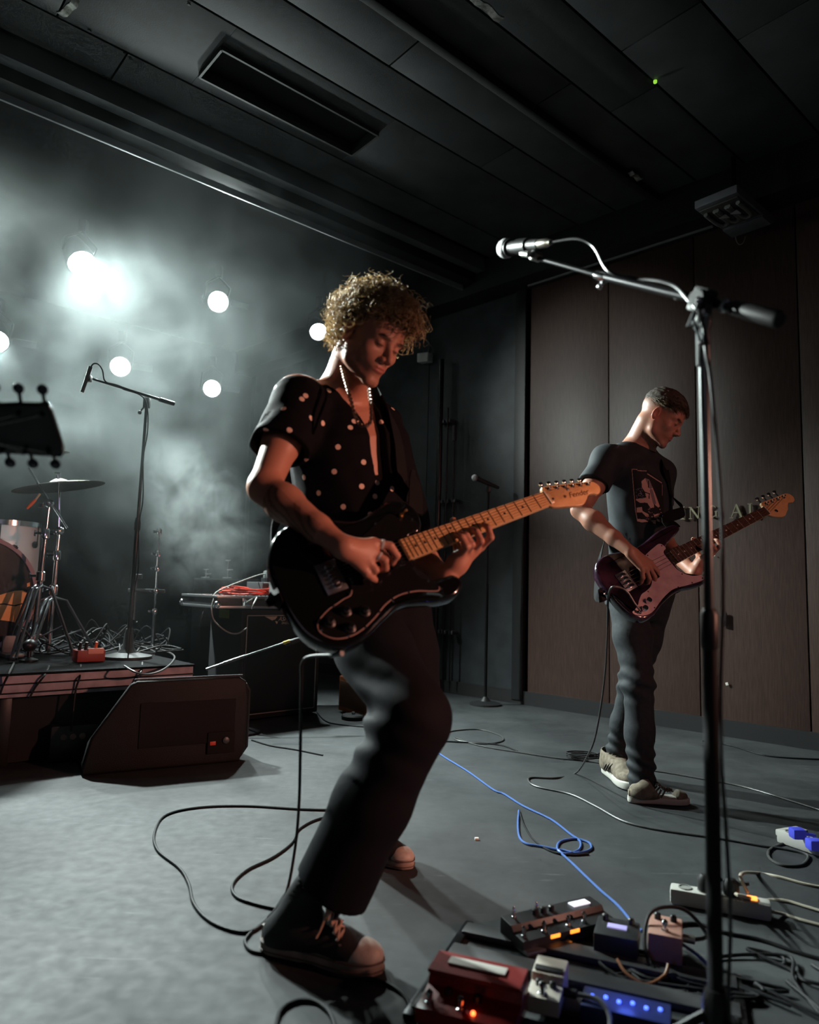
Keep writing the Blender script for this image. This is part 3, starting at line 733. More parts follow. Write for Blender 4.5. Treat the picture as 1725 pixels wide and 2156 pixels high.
m = MB(); m.lathe([(.0045, 0), (.0045, .002), (.0015, .004)], gp(GG, GL + .085, -.006, .0025), GG['N'], 10); obj('string_tree', m, chrome, ho)

# bass guitar held by the bassist
BB, BN = P(1318, 1224, 2.82), P(1612, 1077, 3.13)
BG = gframe(BB, BN, radians(14)); BL = float(np.linalg.norm(BN - BB)); BK = BL / .864
sc_ = lambda L_: [(a * BK, b * BK) for a, b in L_]
bbody = sc_([(-.098, .0), (-.094, -.07), (-.06, -.120), (.0, -.138), (.07, -.124), (.14, -.110), (.21, -.116), (.31, -.135), (.395, -.130), (.410, -.100), (.34, -.078), (.28, -.055), (.268, -.032), (.262, .0), (.262, .034), (.262, .052),
           (.275, .075), (.305, .095), (.335, .118), (.342, .140), (.315, .150), (.26, .142), (.205, .128), (.15, .130), (.08, .145), (.01, .168), (-.045, .165), (-.082, .13), (-.097, .07)])
bguard = sc_([(.272, -.050), (.262, -.078), (.22, -.074), (.16, -.060), (.125, -.040), (.118, .0), (.108, .040), (.085, .062), (.05, .072), (.022, .075), (-.005, .090), (-.025, .105), (-.048, .115), (-.068, .120), (-.064, .135), (-.034, .153), (.01, .156),
            (.07, .136), (.12, .122), (.17, .116), (.235, .128), (.30, .138), (.330, .136), (.325, .120), (.29, .105), (.265, .085), (.250, .060), (.244, .038), (.246, -.034)])
bhead = sc_([(0, -.021), (.008, -.026), (.014, -.042), (.03, -.044), (.10, -.038), (.165, -.034), (.192, -.024), (.200, -.004), (.190, .014), (.170, .018), (.150, .012), (.132, .022), (.118, .036), (.098, .046), (.070, .058), (.04, .050), (0, .021)])
btun = sc_([(.034 + .038 * i, -.028 + .002 * i) for i in range(4)])
purple = K('purple_pearl', (.006, .003, .006), .14, col2=(.060, .026, .050), nscale=9, coat=.8)
pearl = K('pearl_guard', (.62, .40, .42), .25, col2=(.78, .56, .56), nscale=22, coat=.5)
tb, bbo, bgo, bho = build_guitar(BG, BL, bbody, bguard, bhead, 4, 20, purple, pearl, rosewood, fret_bright, inlay_pearl, 'dark purple bass guitar with pearl pickguard held by the bassist', .040, .060, .003, btun, name='bass_guitar', carve=.014)
m = MB(); m.box(gp(BG, 0, 0, .003), (.055, .082, .004), BG['A'], BG['B'], BG['N'], .001); br = obj('bridge', m, steel, tb)
for i in range(4):
    m = MB(); m.box(gp(BG, .002, (i - 1.5) * .018, .009), (.024, .013, .009), BG['A'], BG['B'], BG['N'], .003); m.cyl(gp(BG, -.026, (i - 1.5) * .018, .008), gp(BG, -.008, (i - 1.5) * .018, .008), .0025, n=6); obj('saddle', m, chrome, br)
for dx, dy in ((0.10, -.018), (.125, .022)):
    m = MB(); m.box(gp(BG, dx, dy, .006), (.030, .052, .012), BG['A'], BG['B'], BG['N'], .003); obj('pickup', m, guard_black, tb)
for x, y in ((.022, .112), (-.016, .132)):
    m = MB(); c = gp(BG, x * BK, y * BK, .003); m.lathe([(.0115, 0), (.0110, .016), (.0100, .018), (.0004, .0182)], c, BG['N'], 16); obj('knob', m, chrome, tb)
m = MB(); c = gp(BG, -.044, .132, .003); m.cyl(c, c + BG['N'] * .004, .008, n=12); m.cyl(c, c + BG['N'] * .014, .0048, n=10); obj('jack_socket', m, chrome, tb)
for x, y in ((.262, -.066), (.17, -.055), (.32, .132), (.262, .128), (.19, .118), (.10, .13), (.03, .146), (-.058, .126), (.055, .078), (.25, .078)):
    m = MB(); m.lathe([(.0034, 0), (.0024, .0016), (.0003, .002)], gp(BG, x * BK, y * BK, .0026), BG['N'], 8); obj('screw', m, inlay_dark, tb)
for x, y in ((-.098, .0), (.400, -.112)):
    m = MB(); d = BG['A'] * (-1 if x < 0 else .8); c = gp(BG, x * BK, y * BK, -.022); m.lathe([(.004, 0), (.003, .006), (.0075, .010), (.007, .014), (.0005, .0145)], c, d, 12); obj('strap_button', m, chrome, tb)
m = MB(); m.lathe([(.008, 0), (.008, .002), (.003, .004)], gp(BG, BL + .05 * BK, .02, .003), BG['N'], 10); obj('string_tree', m, chrome, bho)
# ------------------------------------------------------------------ guitarist
SK = V3(.52, .24, .16)
def tor(prims, P0, P1, f, tab, ext=0.):
    pr, T = torso_fn(P0, P1, f, tab, ext); prims.append(pr); return T
def build_person(label, loc): return thing('person', label, 'person', loc)

fG = unit((.72, -.69, 0))
hipR = P(728, 1235, 1.96); hipL = hipR + V3(.13, .12, 0.01); knR = P(866, 1512, 1.70); anR = V3(-.235, 1.775, .105)
knL = V3(.03, 2.08, .49); anL = V3(-.10, 2.38, .10)
shR = P(627, 848, 1.84); shL = P(797, 900, 2.10); elR = P(556, 1026, 1.70); wrR = P(722, 1152, 1.57)
HG = head_frame(P(778, 716, 1.83), (.74, -.67), radians(30), radians(-5), .92)
pel = (hipR + hipL) / 2 + V3(0, 0, .05); nbG = (shR + shL) / 2 + V3(.0, .0, .075)
tabG = [(-.12, .150, .105, -.01), (.0, .160, .115, -.01), (.25, .142, .105, .0), (.45, .145, .108, .005), (.70, .165, .115, .0), (.84, .165, .100, -.012), (.93, .120, .075, -.02), (1.0, .062, .055, -.02)]
G_ = GG; nc = gp(G_, 0, 0, 0)
lh = lambda x, y, z: gp(GG, x, y, z)
def fret_hand(prims, G, x0, s, hw_, thick=.0135):
    """left hand closed round a neck at x0 from the bridge; index finger nearest the nut"""
    q = lambda x, y, z: gp(G, x0 + x * s, y, z)
    W = q(-.075, hw_ + .062 * s, -.052 * s)
    for i, dx in enumerate((.034, .012, -.010, -.030)):
        kn = q(dx, hw_ + .030 * s, -.006 * s); base = W + (kn - W) * .12
        prims.append(rc(base, kn, .0125 * s, .0105 * s, .014))
        ex = (.020, .006, -.004, .002)[i]
        p1 = q(dx + ex * .6, hw_ + .030 * s, .034 * s); p2 = q(dx + ex, hw_ + .004 * s, .036 * s); p3 = q(dx + ex * 1.3, hw_ - .014 * s, .018 * s)
        chain(prims, [kn, p1, p2, p3], [.0100 * s, .0090 * s, .0082 * s, .0070 * s], .007)
    prims.append(ell((W + q(.005, hw_ + .02 * s, -.02)) / 2, (.026 * s, .026 * s, .026 * s), .02))
    t1 = q(-.015, hw_ + .018 * s, -.036 * s); t2 = q(.004, -.004, -.038 * s); t3 = q(.012, -hw_ - .014 * s, -.020 * s)
    prims.append(rc(W, t1, .0150 * s, .0125 * s, .016)); chain(prims, [t1, t2, t3], [.0122 * s, .0108 * s, .0090 * s], .006)
    return W
body_G = []
TG = tor(body_G, pel, nbG, fG, tabG)
wrL = fret_hand(body_G, GG, .360, 1.0, .026)
elL = V3(-.065, 2.14, 1.055)
arm(body_G, shR, elR, wrR); arm(body_G, shL, elL, wrL)
for s_ in (shR, shL): body_G.append(ell(s_, (.060, .060, .058), .05))
ngk = hw(HG, 0, -.030, -.045)
body_G.append(rc(nbG - V3(0, 0, .02), ngk, .060, .054, .035)); body_G.append(rc(nbG - V3(0, 0, .03), shR + V3(0, 0, .02), .045, .038, .05)); body_G.append(rc(nbG - V3(0, 0, .03), shL + V3(0, 0, .02), .045, .038, .05))
body_G.append(rc(nbG, hw(HG, 0, -.038, -.02), .050, .047, .03)); body_G.append(rc(hw(HG, 0, .03, -.085), nbG + fG * .045 - V3(0, 0, .02), .022, .030, .03))
body_G += head_prims(HG)
# strumming hand: back of the hand to the viewer, thumb side up, fingers curled to the strings
Fd = unit(lh(.085, -.004, .03) - wrR); Nn = -GG['N'] * .92 + GG['B'] * .15
def gz(px, py, z): return PL(px, py, GG['O'] + GG['N'] * z, GG['N'])
jts = [[gz(786, 1143, .062), gz(822, 1150, .064), gz(836, 1170, .044), gz(826, 1186, .026)], [gz(782, 1162, .060), gz(810, 1180, .058), gz(812, 1196, .036), gz(797, 1200, .026)],
       [gz(772, 1178, .056), gz(790, 1200, .048), gz(786, 1206, .028), gz(774, 1204, .022)], [gz(756, 1188, .052), gz(772, 1207, .044), gz(782, 1216, .034), gz(790, 1221, .026)],
       [gz(745, 1150, .045), gz(775, 1150, .036), gz(802, 1162, .028), gz(820, 1180, .020)]]
for i_, J in enumerate(jts[:4]):
    base = wrR + (J[0] - wrR) * .15
    body_G.append(rc(base, J[0], .0150, .0118, .016)); chain(body_G, J, [.0108, .0098, .0088, .0074], .008)
    if i_ < 3:
        nx = jts[i_ + 1][0]; body_G.append(rc(wrR + ((J[0] + nx) / 2 - wrR) * .3, wrR + ((J[0] + nx) / 2 - wrR) * .95 - GG['N'] * .003, .0145, .0100, .016))
body_G.append(rc(wrR, jts[4][0], .019, .0150, .02)); chain(body_G, jts[4], [.0145, .0120, .0105, .0085], .010)
vs, fs = sdf_mesh(body_G, .0031)
def skin_colors(vs, H, base, stub=.35, fade=0.):
    n = len(vs); c = np.tile(base, (n, 1)); R = np.stack([H['X'], H['Y'], H['Z']]); q = ((vs - H['c']) @ R.T) / H['s']
    inh = (np.linalg.norm(q - [0, .02, -.02], axis=1) < .16)
    x = np.abs(q[:, 0]); y = q[:, 1]; z = q[:, 2]
    def mask(cx, cy, cz, rx, ry, rz, soft=.35):
        d = np.sqrt(((x - cx) / rx) ** 2 + ((y - cy) / ry) ** 2 + ((z - cz) / rz) ** 2); return np.clip((1 + soft - d) / soft, 0, 1) * inh
    def mixc(mk, col):
        nonlocal c; c = c * (1 - mk[:, None]) + np.array(col) * mk[:, None]
    mixc(mask(0, .055, -.085, .050, .065, .038) * stub, (.16, .09, .055)); mixc(mask(0, .105, -.047, .022, .02, .006) * stub * 1.2, (.16, .09, .055))
    mixc(mask(0, .10, -.0605, .022, .016, .010) * .8, (.42, .13, .10))
    mixc(mask(.030, .088, .0245, .020, .016, .0045) * .9, (.10, .06, .035))
    mixc(mask(.031, .092, .0015, .014, .012, .0022) * .85, (.07, .04, .03))
    mixc(mask(.080, -.008, -.002, .02, .022, .034) * .5, (.60, .16, .10))
    if fade:
        fd_ = np.clip((q[:, 2] - .0) / .05, 0, 1) * np.clip((.062 - q[:, 1]) / .02, 0, 1) * (np.linalg.norm(q - [0, -.01, .04], axis=1) < .14); mixc(fd_ * fade, (.10, .07, .045))
    return np.clip(c, .01, 1)
colG = skin_colors(vs, HG, SK)
# forearm tattoo: soft dark shapes along the outer forearm
ax = unit(wrR - elR); Lf = np.linalg.norm(wrR - elR); tt = ((vs - elR) @ ax) / Lf; rad = vs - elR - ((vs - elR) @ ax)[:, None] * ax
outer = (rad @ unit(V3(-.2, -.6, -.75))) > .004
near = (np.linalg.norm(rad, axis=1) < .055) & (tt > .18) & (tt < .78) & outer
w1 = rad @ unit(np.cross(ax, V3(-.2, -.6, -.75)))
pat = (np.sin(tt * 46 + np.abs(w1 - .004) * 420) + .5 * np.sin(tt * 24 - w1 * 200 + 1) > .25)
colG[near & pat] *= .42
colG[near & ~pat] *= .75
pg = build_person('curly-haired man in a black dotted shirt playing a black electric guitar', ((hipR[0] + hipL[0]) / 2, (hipR[1] + hipL[1]) / 2, 0))
np_mesh('body', vs, fs, skin, pg, colG)

# shirt: loose short-sleeved camp shirt
fabric_black = K('shirt_black', (.006, .006, .008), .85, bump=.15, bscale=600, spec=.08)
def fold(amp, sc, seed): return lambda p: (vnoise(p, sc, seed) * amp).astype(np.float32)
sh = []
tabS = [(-.20, .200, .150, -.01), (.0, .200, .152, -.01), (.25, .196, .148, .0), (.45, .188, .142, .005), (.70, .186, .138, .0), (.84, .180, .118, -.014), (.93, .135, .088, -.025), (.985, .080, .066, -.025)]
tor(sh, pel, nbG, fG, tabS)
def sleeve(sh, s0, e0, fr, r0, r1, k=.035):
    end = s0 + (e0 - s0) * fr; sh.append(rc(s0 + (s0 - e0) * .02, end, r0, r1, k)); return end
eR = sleeve(sh, shR, elR, .58, .064, .080); eL = sleeve(sh, shL, elL, .60, .064, .070)
for s_ in (shR, shL): sh.append(rc(nbG - V3(0, 0, .040), s_ + V3(0, 0, .006), .060, .056, .05))
for s0, e0, en in ((shR, elR, eR), (shL, elL, eL)):
    ax_ = unit(e0 - s0); n_ = unit(e0 - s0)
    def cutf(p, en=en.astype(np.float32), n_=n_.astype(np.float32)):
        v = p - en; t = v @ n_; w_ = np.linalg.norm(v - t[:, None] * n_, axis=1); return np.maximum(-(t + .004), w_ - .11)
    sh.append(sub(fnprim(cutf, en + n_ * .08, .16, .004), .006))
    sh.append(sub(rc(en - n_ * .05, en + n_ * .05, .060, .070, .004), .004))
# open V neck
T = TG; Of = T['O'].astype(np.float32)
def vcut(p):
    v = p - Of; t = (v @ T['w'].astype(np.float32)) / T['L']; x = v @ T['r'].astype(np.float32); y = v @ T['f'].astype(np.float32)
    wv = np.interp(t, [.42, .47, .60, .78, .9, 1.0, 1.15], [-.01, .022, .027, .034, .048, .062, .085]); xc = np.interp(t, [.4, .6, .9], [.034, .030, .012])
    return np.maximum(np.abs(x - xc) - wv, -(y - .02)).astype(np.float32)
sh.append(sub(fnprim(vcut, nbG - V3(0, 0, .12), .30, .004), .006))
sh.append(sub(rc(nbG + V3(0, 0, .0) + fG * .012, ngk + V3(0, 0, .03), .056, .080, .004), .008))
def sdisp(p):
    v = p - Of; t = (v @ T['w'].astype(np.float32)) / T['L']
    return (vnoise(p * np.array((1, 1, .45), np.float32), 30, 3) * .0075 + vnoise(p, 80, 5) * .0012).astype(np.float32)
vs, fs = sdf_mesh(sh, .0042, disp=sdisp)
from mathutils.bvhtree import BVHTree
def bvh_of(vs, fs): return BVHTree.FromPolygons([tuple(map(float, v)) for v in vs], [tuple(map(int, f)) for f in fs])
def cast(bv, px, py):
    d = ray(px, py); h = bv.ray_cast(Vector(CC), Vector(d).normalized()); return (None, None) if h[0] is None else (np.array(h[0]), np.array(h[1]))
bvS = bvh_of(vs, fs)
DOTS = [(702, 774), (693, 822), (644, 833), (636, 840), (597, 860), (680, 891), (746, 887), (738, 900), (803, 888), (833, 917), (600, 938), (712, 941), (646, 969), (766, 973), (704, 993), (762, 1024),
        (795, 1016), (826, 1029), (671, 1038), (723, 1067), (780, 1083), (819, 1075), (790, 1045), (560, 905), (655, 880), (610, 905), (640, 1005), (690, 1100), (745, 1120)]
dots = []
for q in DOTS:
    h, n_ = cast(bvS, *q)
    if h is not None: dots.append(h)
r2 = np.random.default_rng(3)
vsn = vs[r2.permutation(len(vs))]
for v in vsn[:4000]:
    if len(dots) >= 95: break
    if np.dot(v - CC, fG) > np.dot(TG['O'] - CC, fG) + .02 and v[1] < 1.95: continue
    if min(np.linalg.norm(v - d) for d in dots) > .062 and (v[1] > TG['O'][1] + .02): dots.append(v)
m_ = fabric_black; nt = m_.node_tree; b = nt.nodes['Principled BSDF']
tcn = nt.nodes.new('ShaderNodeTexCoord'); prev = None
for i, d in enumerate(dots):
    n = nt.nodes.new('ShaderNodeVectorMath'); n.operation = 'DISTANCE'; nt.links.new(tcn.outputs['Object'], n.inputs[0]); n.inputs[1].default_value = tuple(map(float, d))
    if prev is None: prev = n.outputs['Value']
    else:
        q = nt.nodes.new('ShaderNodeMath'); q.operation = 'MINIMUM'; nt.links.new(prev, q.inputs[0]); nt.links.new(n.outputs['Value'], q.inputs[1]); prev = q.outputs[0]
q = nt.nodes.new('ShaderNodeMath'); q.operation = 'LESS_THAN'; q.inputs[1].default_value = .0072; nt.links.new(prev, q.inputs[0])
mx = nt.nodes.new('ShaderNodeMixRGB'); mx.inputs[1].default_value = (.006, .006, .008, 1); mx.inputs[2].default_value = (.85, .62, .50, 1)
nt.links.new(q.outputs[0], mx.inputs[0]); nt.links.new(mx.outputs[0], b.inputs['Base Color'])
so = np_mesh('shirt', vs, fs, fabric_black, pg)
# camp collar flaps, placket buttons
def surf_strip(bv, pix, wpx, off_=.004):
    """quad strip laid on a surface following picture points"""
    m = MB(); vv = []
    for (x, y), w_ in zip(pix, wpx):
        for s_ in (-1, 1):
            h, n_ = cast(bv, x + s_ * w_ / 2, y)
            if h is None: return None
            vv.append(h + n_ * off_)
    return m.add(vv, [(2 * i, 2 * i + 1, 2 * i + 3, 2 * i + 2) for i in range(len(pix) - 1)])
# chain necklace
T = TG
def tor_pt(t, x, fo, ext):
    tab = T['tab']; a = np.interp(t, tab[:, 0], tab[:, 1]); b = np.interp(t, tab[:, 0], tab[:, 2]); o = np.interp(t, tab[:, 0], tab[:, 3])
    y = o + (b + ext) * max(0, 1 - abs(x / (a + ext)) ** 2.3) ** (1 / 2.3); return T['O'] + T['w'] * t * T['L'] + T['r'] * x + T['f'] * y * fo
nk = thing('chain_necklace', 'metal chain necklace hanging in the open collar of the dotted shirt', 'necklace', nbG)
chain_m = K('chain_metal', (.38, .26, .20), .35, .9)
drop = [P(716, 757, 1.87), P(727, 800, 1.80), P(741, 850, 1.745), P(752, 885, 1.725), P(768, 897, 1.715), P(781, 885, 1.73), P(781, 850, 1.76), P(777, 815, 1.80)]
cp = cr(drop, 9)
cum = [0]
for i in range(1, len(cp)): cum.append(cum[-1] + np.linalg.norm(cp[i] - cp[i - 1]))
N_l = int(cum[-1] / .0068)
body_bv = bvh_of(*sdf_mesh([q for q in body_G if q.R < .5][:1] + body_G[-40:-1], .008)) if False else None
for i in range(N_l):
    s_ = cum[-1] * i / (N_l - 1); p = V3(*[np.interp(s_, cum, [q[k] for q in cp]) for k in range(3)]); p2 = V3(*[np.interp(min(s_ + .003, cum[-1]), cum, [q[k] for q in cp]) for k in range(3)])
    tn = unit(p2 - p) if np.linalg.norm(p2 - p) > 1e-6 else unit(cp[-1] - cp[-2]); sd = unit(np.cross(tn, fG)); 
    if i % 2: sd = unit(np.cross(tn, sd))
    m = MB(); m.tube([p + tn * .0062 * cos(a) + sd * .0046 * sin(a) for a in np.linspace(0, 2 * pi, 9)[:-1]],   .0018, 4, closed=True); obj('link', m, chain_m, nk, 60)
# rings on the strumming hand
ring_m = K('silver', (.85, .83, .80), .3, .4)
def ring_on(p0, p1, t, r, h_=.006, label='silver ring on the strumming hand of the guitarist', par=None):
    c = p0 + (p1 - p0) * t; d = unit(p1 - p0); m = MB(); m.lathe([(r, -h_ / 2), (r + .0022, -h_ / 2), (r + .0022, h_ / 2), (r, h_ / 2), (r, -h_ / 2)], c, d, 18); o = obj('ring', m, ring_m); return tag(o, label, 'ring')
ring_on(jts[0][0], jts[0][1], .55, .0098, .007, 'wide silver ring on the strumming index finger')
ring_on(jts[1][0], jts[1][1], .60, .0098, .005, 'narrow silver ring on the strumming middle finger')
m = MB(); q = (jts[0][3] + jts[4][3]) / 2; m.prism([(0, .013), (-.011, -.010), (.011, -.010)], q, unit(GG['A']), -unit(GG['B']), GG['N'], -.0006, .0006, .0003, 1); pk = obj('guitar_pick', m, K('pick', (.2, .05, .03), .4)); tag(pk, 'small guitar pick held between thumb and index finger', 'pick')

# hair of curls
def hair_mat(name, c1, c2, tr):
    m = bpy.data.materials.new(name); m.use_nodes = True; nt = m.node_tree; nt.nodes.clear(); o = nt.nodes.new('ShaderNodeOutputMaterial')
    n = nt.nodes.new('ShaderNodeTexNoise'); n.inputs['Scale'].default_value = 60; tc_ = nt.nodes.new('ShaderNodeTexCoord'); nt.links.new(tc_.outputs['Object'], n.inputs[0])
    r = nt.nodes.new('ShaderNodeValToRGB'); r.color_ramp.elements[0].color = (*c1, 1); r.color_ramp.elements[1].color = (*c2, 1); r.color_ramp.elements[0].position = .35; r.color_ramp.elements[1].position = .65
    nt.links.new(n.outputs['Fac'], r.inputs[0])
    p = nt.nodes.new('ShaderNodeBsdfPrincipled'); p.inputs['Roughness'].default_value = .42; nt.links.new(r.outputs[0], p.inputs['Base Color'])
    t = nt.nodes.new('ShaderNodeBsdfTranslucent'); nt.links.new(r.outputs[0], t.inputs['Color'])
    mx = nt.nodes.new('ShaderNodeMixShader'); mx.inputs[0].default_value = tr; nt.links.new(p.outputs[0], mx.inputs[1]); nt.links.new(t.outputs[0], mx.inputs[2]); nt.links.new(mx.outputs[0], o.inputs[0]); return m
curl_m = hair_mat('blond_curls', (.32, .21, .11), (.85, .69, .44), .5)
def strands_mesh(name, P_, r0, m_, parent, sides=3):
    """P_ (n,k,3) polylines -> tapered tubes in one mesh"""
    n, k, _ = P_.shape; T_ = np.gradient(P_, axis=1); T_ /= np.maximum(np.linalg.norm(T_, axis=2, keepdims=True), 1e-9)
    rf = np.array([.31, .52, .80]); X_ = np.cross(T_, rf); X_ /= np.maximum(np.linalg.norm(X_, axis=2, keepdims=True), 1e-6); Y_ = np.cross(T_, X_)
    tp = np.linspace(1, .35, k)[None, :, None] * (r0 if np.isscalar(r0) else r0[:, None, None])
    rings = np.stack([P_ + (X_ * cos(2 * pi * s_ / sides) + Y_ * sin(2 * pi * s_ / sides)) * tp for s_ in range(sides)], 2)
    vs_ = rings.reshape(-1, 3); base = (np.arange(n) * k * sides)[:, None, None] + (np.arange(k - 1) * sides)[None, :, None] + np.arange(sides)[None, None, :]
    nxt = (np.arange(n) * k * sides)[:, None, None] + (np.arange(k - 1) * sides)[None, :, None] + ((np.arange(sides) + 1) % sides)[None, None, :]
    fs_ = np.stack([base, nxt, nxt + sides, base + sides], -1).reshape(-1, 4)
    return np_mesh(name, vs_, fs_, m_, parent)
def scalp_pts(H, n, cond, seed, r=(.079, .102, .088), c=(0, -.012, .045)):
    g = np.random.default_rng(seed); out_p, out_n = [], []
    while len(out_p) < n:
        v = g.normal(size=3); v /= np.linalg.norm(v); p = np.array(c) + v * np.array(r); nn = v / np.array(r); nn /= np.linalg.norm(nn)
        if cond(*p): out_p.append(p); out_n.append(nn)
    return np.array(out_p), np.array(out_n)
def to_world(H, q): return H['c'] + (q[..., 0:1] * H['X'] + q[..., 1:2] * H['Y'] + q[..., 2:3] * H['Z']) * H['s']
hairline = lambda x, y, z: (z > .075 - .2 * max(0, -y - .0)) if y > .03 else (z > (.038 if y > -.005 else -.045 + max(0, (y + .05)) * 1.2))
def curls(H, n, seed, length, rad, out_, grav):
    g = np.random.default_rng(seed); p0, n0 = scalp_pts(H, n, hairline, seed); k = 26; t = np.linspace(0, 1, k)
    L = g.uniform(*length, n) * (1 + .25 * (p0[:, 1] > .03)); R_ = g.uniform(*rad, n); turns = L / (2 * pi * R_) * g.uniform(1.1, 1.6, n) ; ph = g.uniform(0, 6.28, n)
    d = n0 * out_ + g.normal(size=(n, 3)) * .42; d[:, 1] += .25 * (p0[:, 1] > 0); d /= np.linalg.norm(d, axis=1, keepdims=True)
    a = np.cross(d, g.normal(size=(n, 3))); a /= np.linalg.norm(a, axis=1, keepdims=True); b_ = np.cross(d, a)
    adv = L * .62
    ang = ph[:, None] + turns[:, None] * 2 * pi * t; env = np.minimum(t * 4, 1)
    q = p0[:, None] + d[:, None] * (adv[:, None] * t)[..., None] + (a[:, None] * np.cos(ang)[..., None] + b_[:, None] * np.sin(ang)[..., None]) * (R_[:, None] * env)[..., None]
    q[..., 2] -= (t ** 2)[None] * grav * L[:, None] * (1 + .0 * q[..., 2]); return to_world(H, q)
C1 = curls(HG, 1500, 11, (.060, .110), (.0080, .0135), 1.0, .10)
strands_mesh('hair', C1, np.random.default_rng(4).uniform(.0013, .0027, 1500), curl_m, pg)
C2 = curls(HG, 300, 12, (.085, .125), (.008, .013), 1.2, .05)
hair_o = strands_mesh('stray_curl', C2, .0007, curl_m, pg); hair_o['kind'] = 'stuff'
# dense under-hair
R_h = np.stack([HG['X'], HG['Y'], HG['Z']])
uh = [ell(hw(HG, 0, -.030, .062), np.array((.080, .090, .074)) * HG['s'], .02, R_h), ell(hw(HG, 0, .045, .105), np.array((.066, .050, .036)) * HG['s'], .02, R_h)]
vs_, fs_ = sdf_mesh(uh, .005, disp=lambda p: (vnoise(p, 260, 8) * .006).astype(np.float32))
np_mesh('under_hair', vs_, fs_, K('under_hair', (.16, .09, .045), .7), pg)
# eyebrows and short sideburn strands
def brow(H, seed, col, par):
    g = np.random.default_rng(seed); n = 90; sd = np.where(g.random(n) > .5, 1, -1); u = g.random(n)
    x = .014 + u * .034; y = .0925 - (x - .012) ** 2 * 7; z = .0245 + .004 * np.sin(u * 2.6) + g.normal(size=n) * .0016
    p = np.stack([sd * x, y, z], 1); e = p + np.stack([sd * .007, -np.full(n, .001), g.normal(size=n) * .002 + .001], 1)
    q = np.stack([p, (p + e) / 2 + [0, .0012, 0], e], 1); strands_mesh('eyebrow', to_world(H, q), .0005, col, par)
brow(HG, 5, K('brow_dark', (.06, .035, .02), .6), pg)

# trousers
trouser_m = K('trouser_black', (.007, .0075, .010), .8, bump=.12, bscale=500, spec=.12)
tr = []
tor(tr, pel, nbG, fG, [(-.30, .12, .10, -.02), (-.18, .165, .130, -.015), (.0, .185, .142, -.02), (.22, .170, .130, 0)])
def leg(tr, hip, kn, an, w0, w1, w2, w3, tail=.0):
    tr.append(rc(hip, hip + (kn - hip) * .5, w0, (w0 + w1) / 2 + .003, .05)); tr.append(rc(hip + (kn - hip) * .5, kn, (w0 + w1) / 2 + .003, w1, .03))
    tr.append(rc(kn, kn + (an - kn) * .5, w1, w2, .03)); e = an + unit(an - kn) * tail; tr.append(rc(kn + (an - kn) * .5, e, w2, w3, .03)); return e
cuR = P(700, 1868, 1.735); eR2 = leg(tr, hipR - V3(0, 0, .02), knR, cuR, .098, .086, .088, .094, .03)
eL2 = leg(tr, hipL - V3(0, 0, .02), knL, anL + V3(0, 0, .07), .098, .082, .085, .090)
dR = unit(cuR - knR); dL = unit(anL - knL)
hemn = unit(dR * 1.0 + CR * .45 * .9)
def halfsp(o, n, R):
    o = np.array(o, np.float32); n = np.array(n, np.float32)
    def fn(p):
        v = p - o; t = v @ n; return np.maximum(-t, np.linalg.norm(v, axis=1) - R)
    return sub(fnprim(fn, o, R, .004), .003)
hemc = P(698, 1872, 1.735); hem_n = unit(V3(0, 0, -1) * .88 + V3(-.47, .1, 0))
tr.append(halfsp(hemc, hem_n, .20)); tr.append(sub(rc(hemc - dR * .10, hemc + dR * .08, .062, .074, .004), .004))
tr.append(halfsp(anL + V3(0, 0, .05), V3(0, 0, -1), .2)); tr.append(sub(rc(anL + (knL - anL) * .3, anL, .06, .078, .004), .004))
kR32 = knR.astype(np.float32); bk = (knR + unit(V3(-.85, .35, .0)) * .085).astype(np.float32)
def tdisp(p):
    w_ = np.exp(-((np.linalg.norm(p - bk, axis=1) / .10) ** 2)); z_ = p[:, 2]
    cre = np.sin((p[:, 2] * 1.0 + p[:, 0] * .55) * 85 + 1.5 * np.sin(p[:, 1] * 22 + 1)) * w_ * .011
    return (cre + vnoise(p * np.array((1, 1, .5), np.float32), 26, 13) * .0042).astype(np.float32)
vs_, fs_ = sdf_mesh(tr, .0052, disp=tdisp); np_mesh('trousers', vs_, fs_, trouser_m, pg)

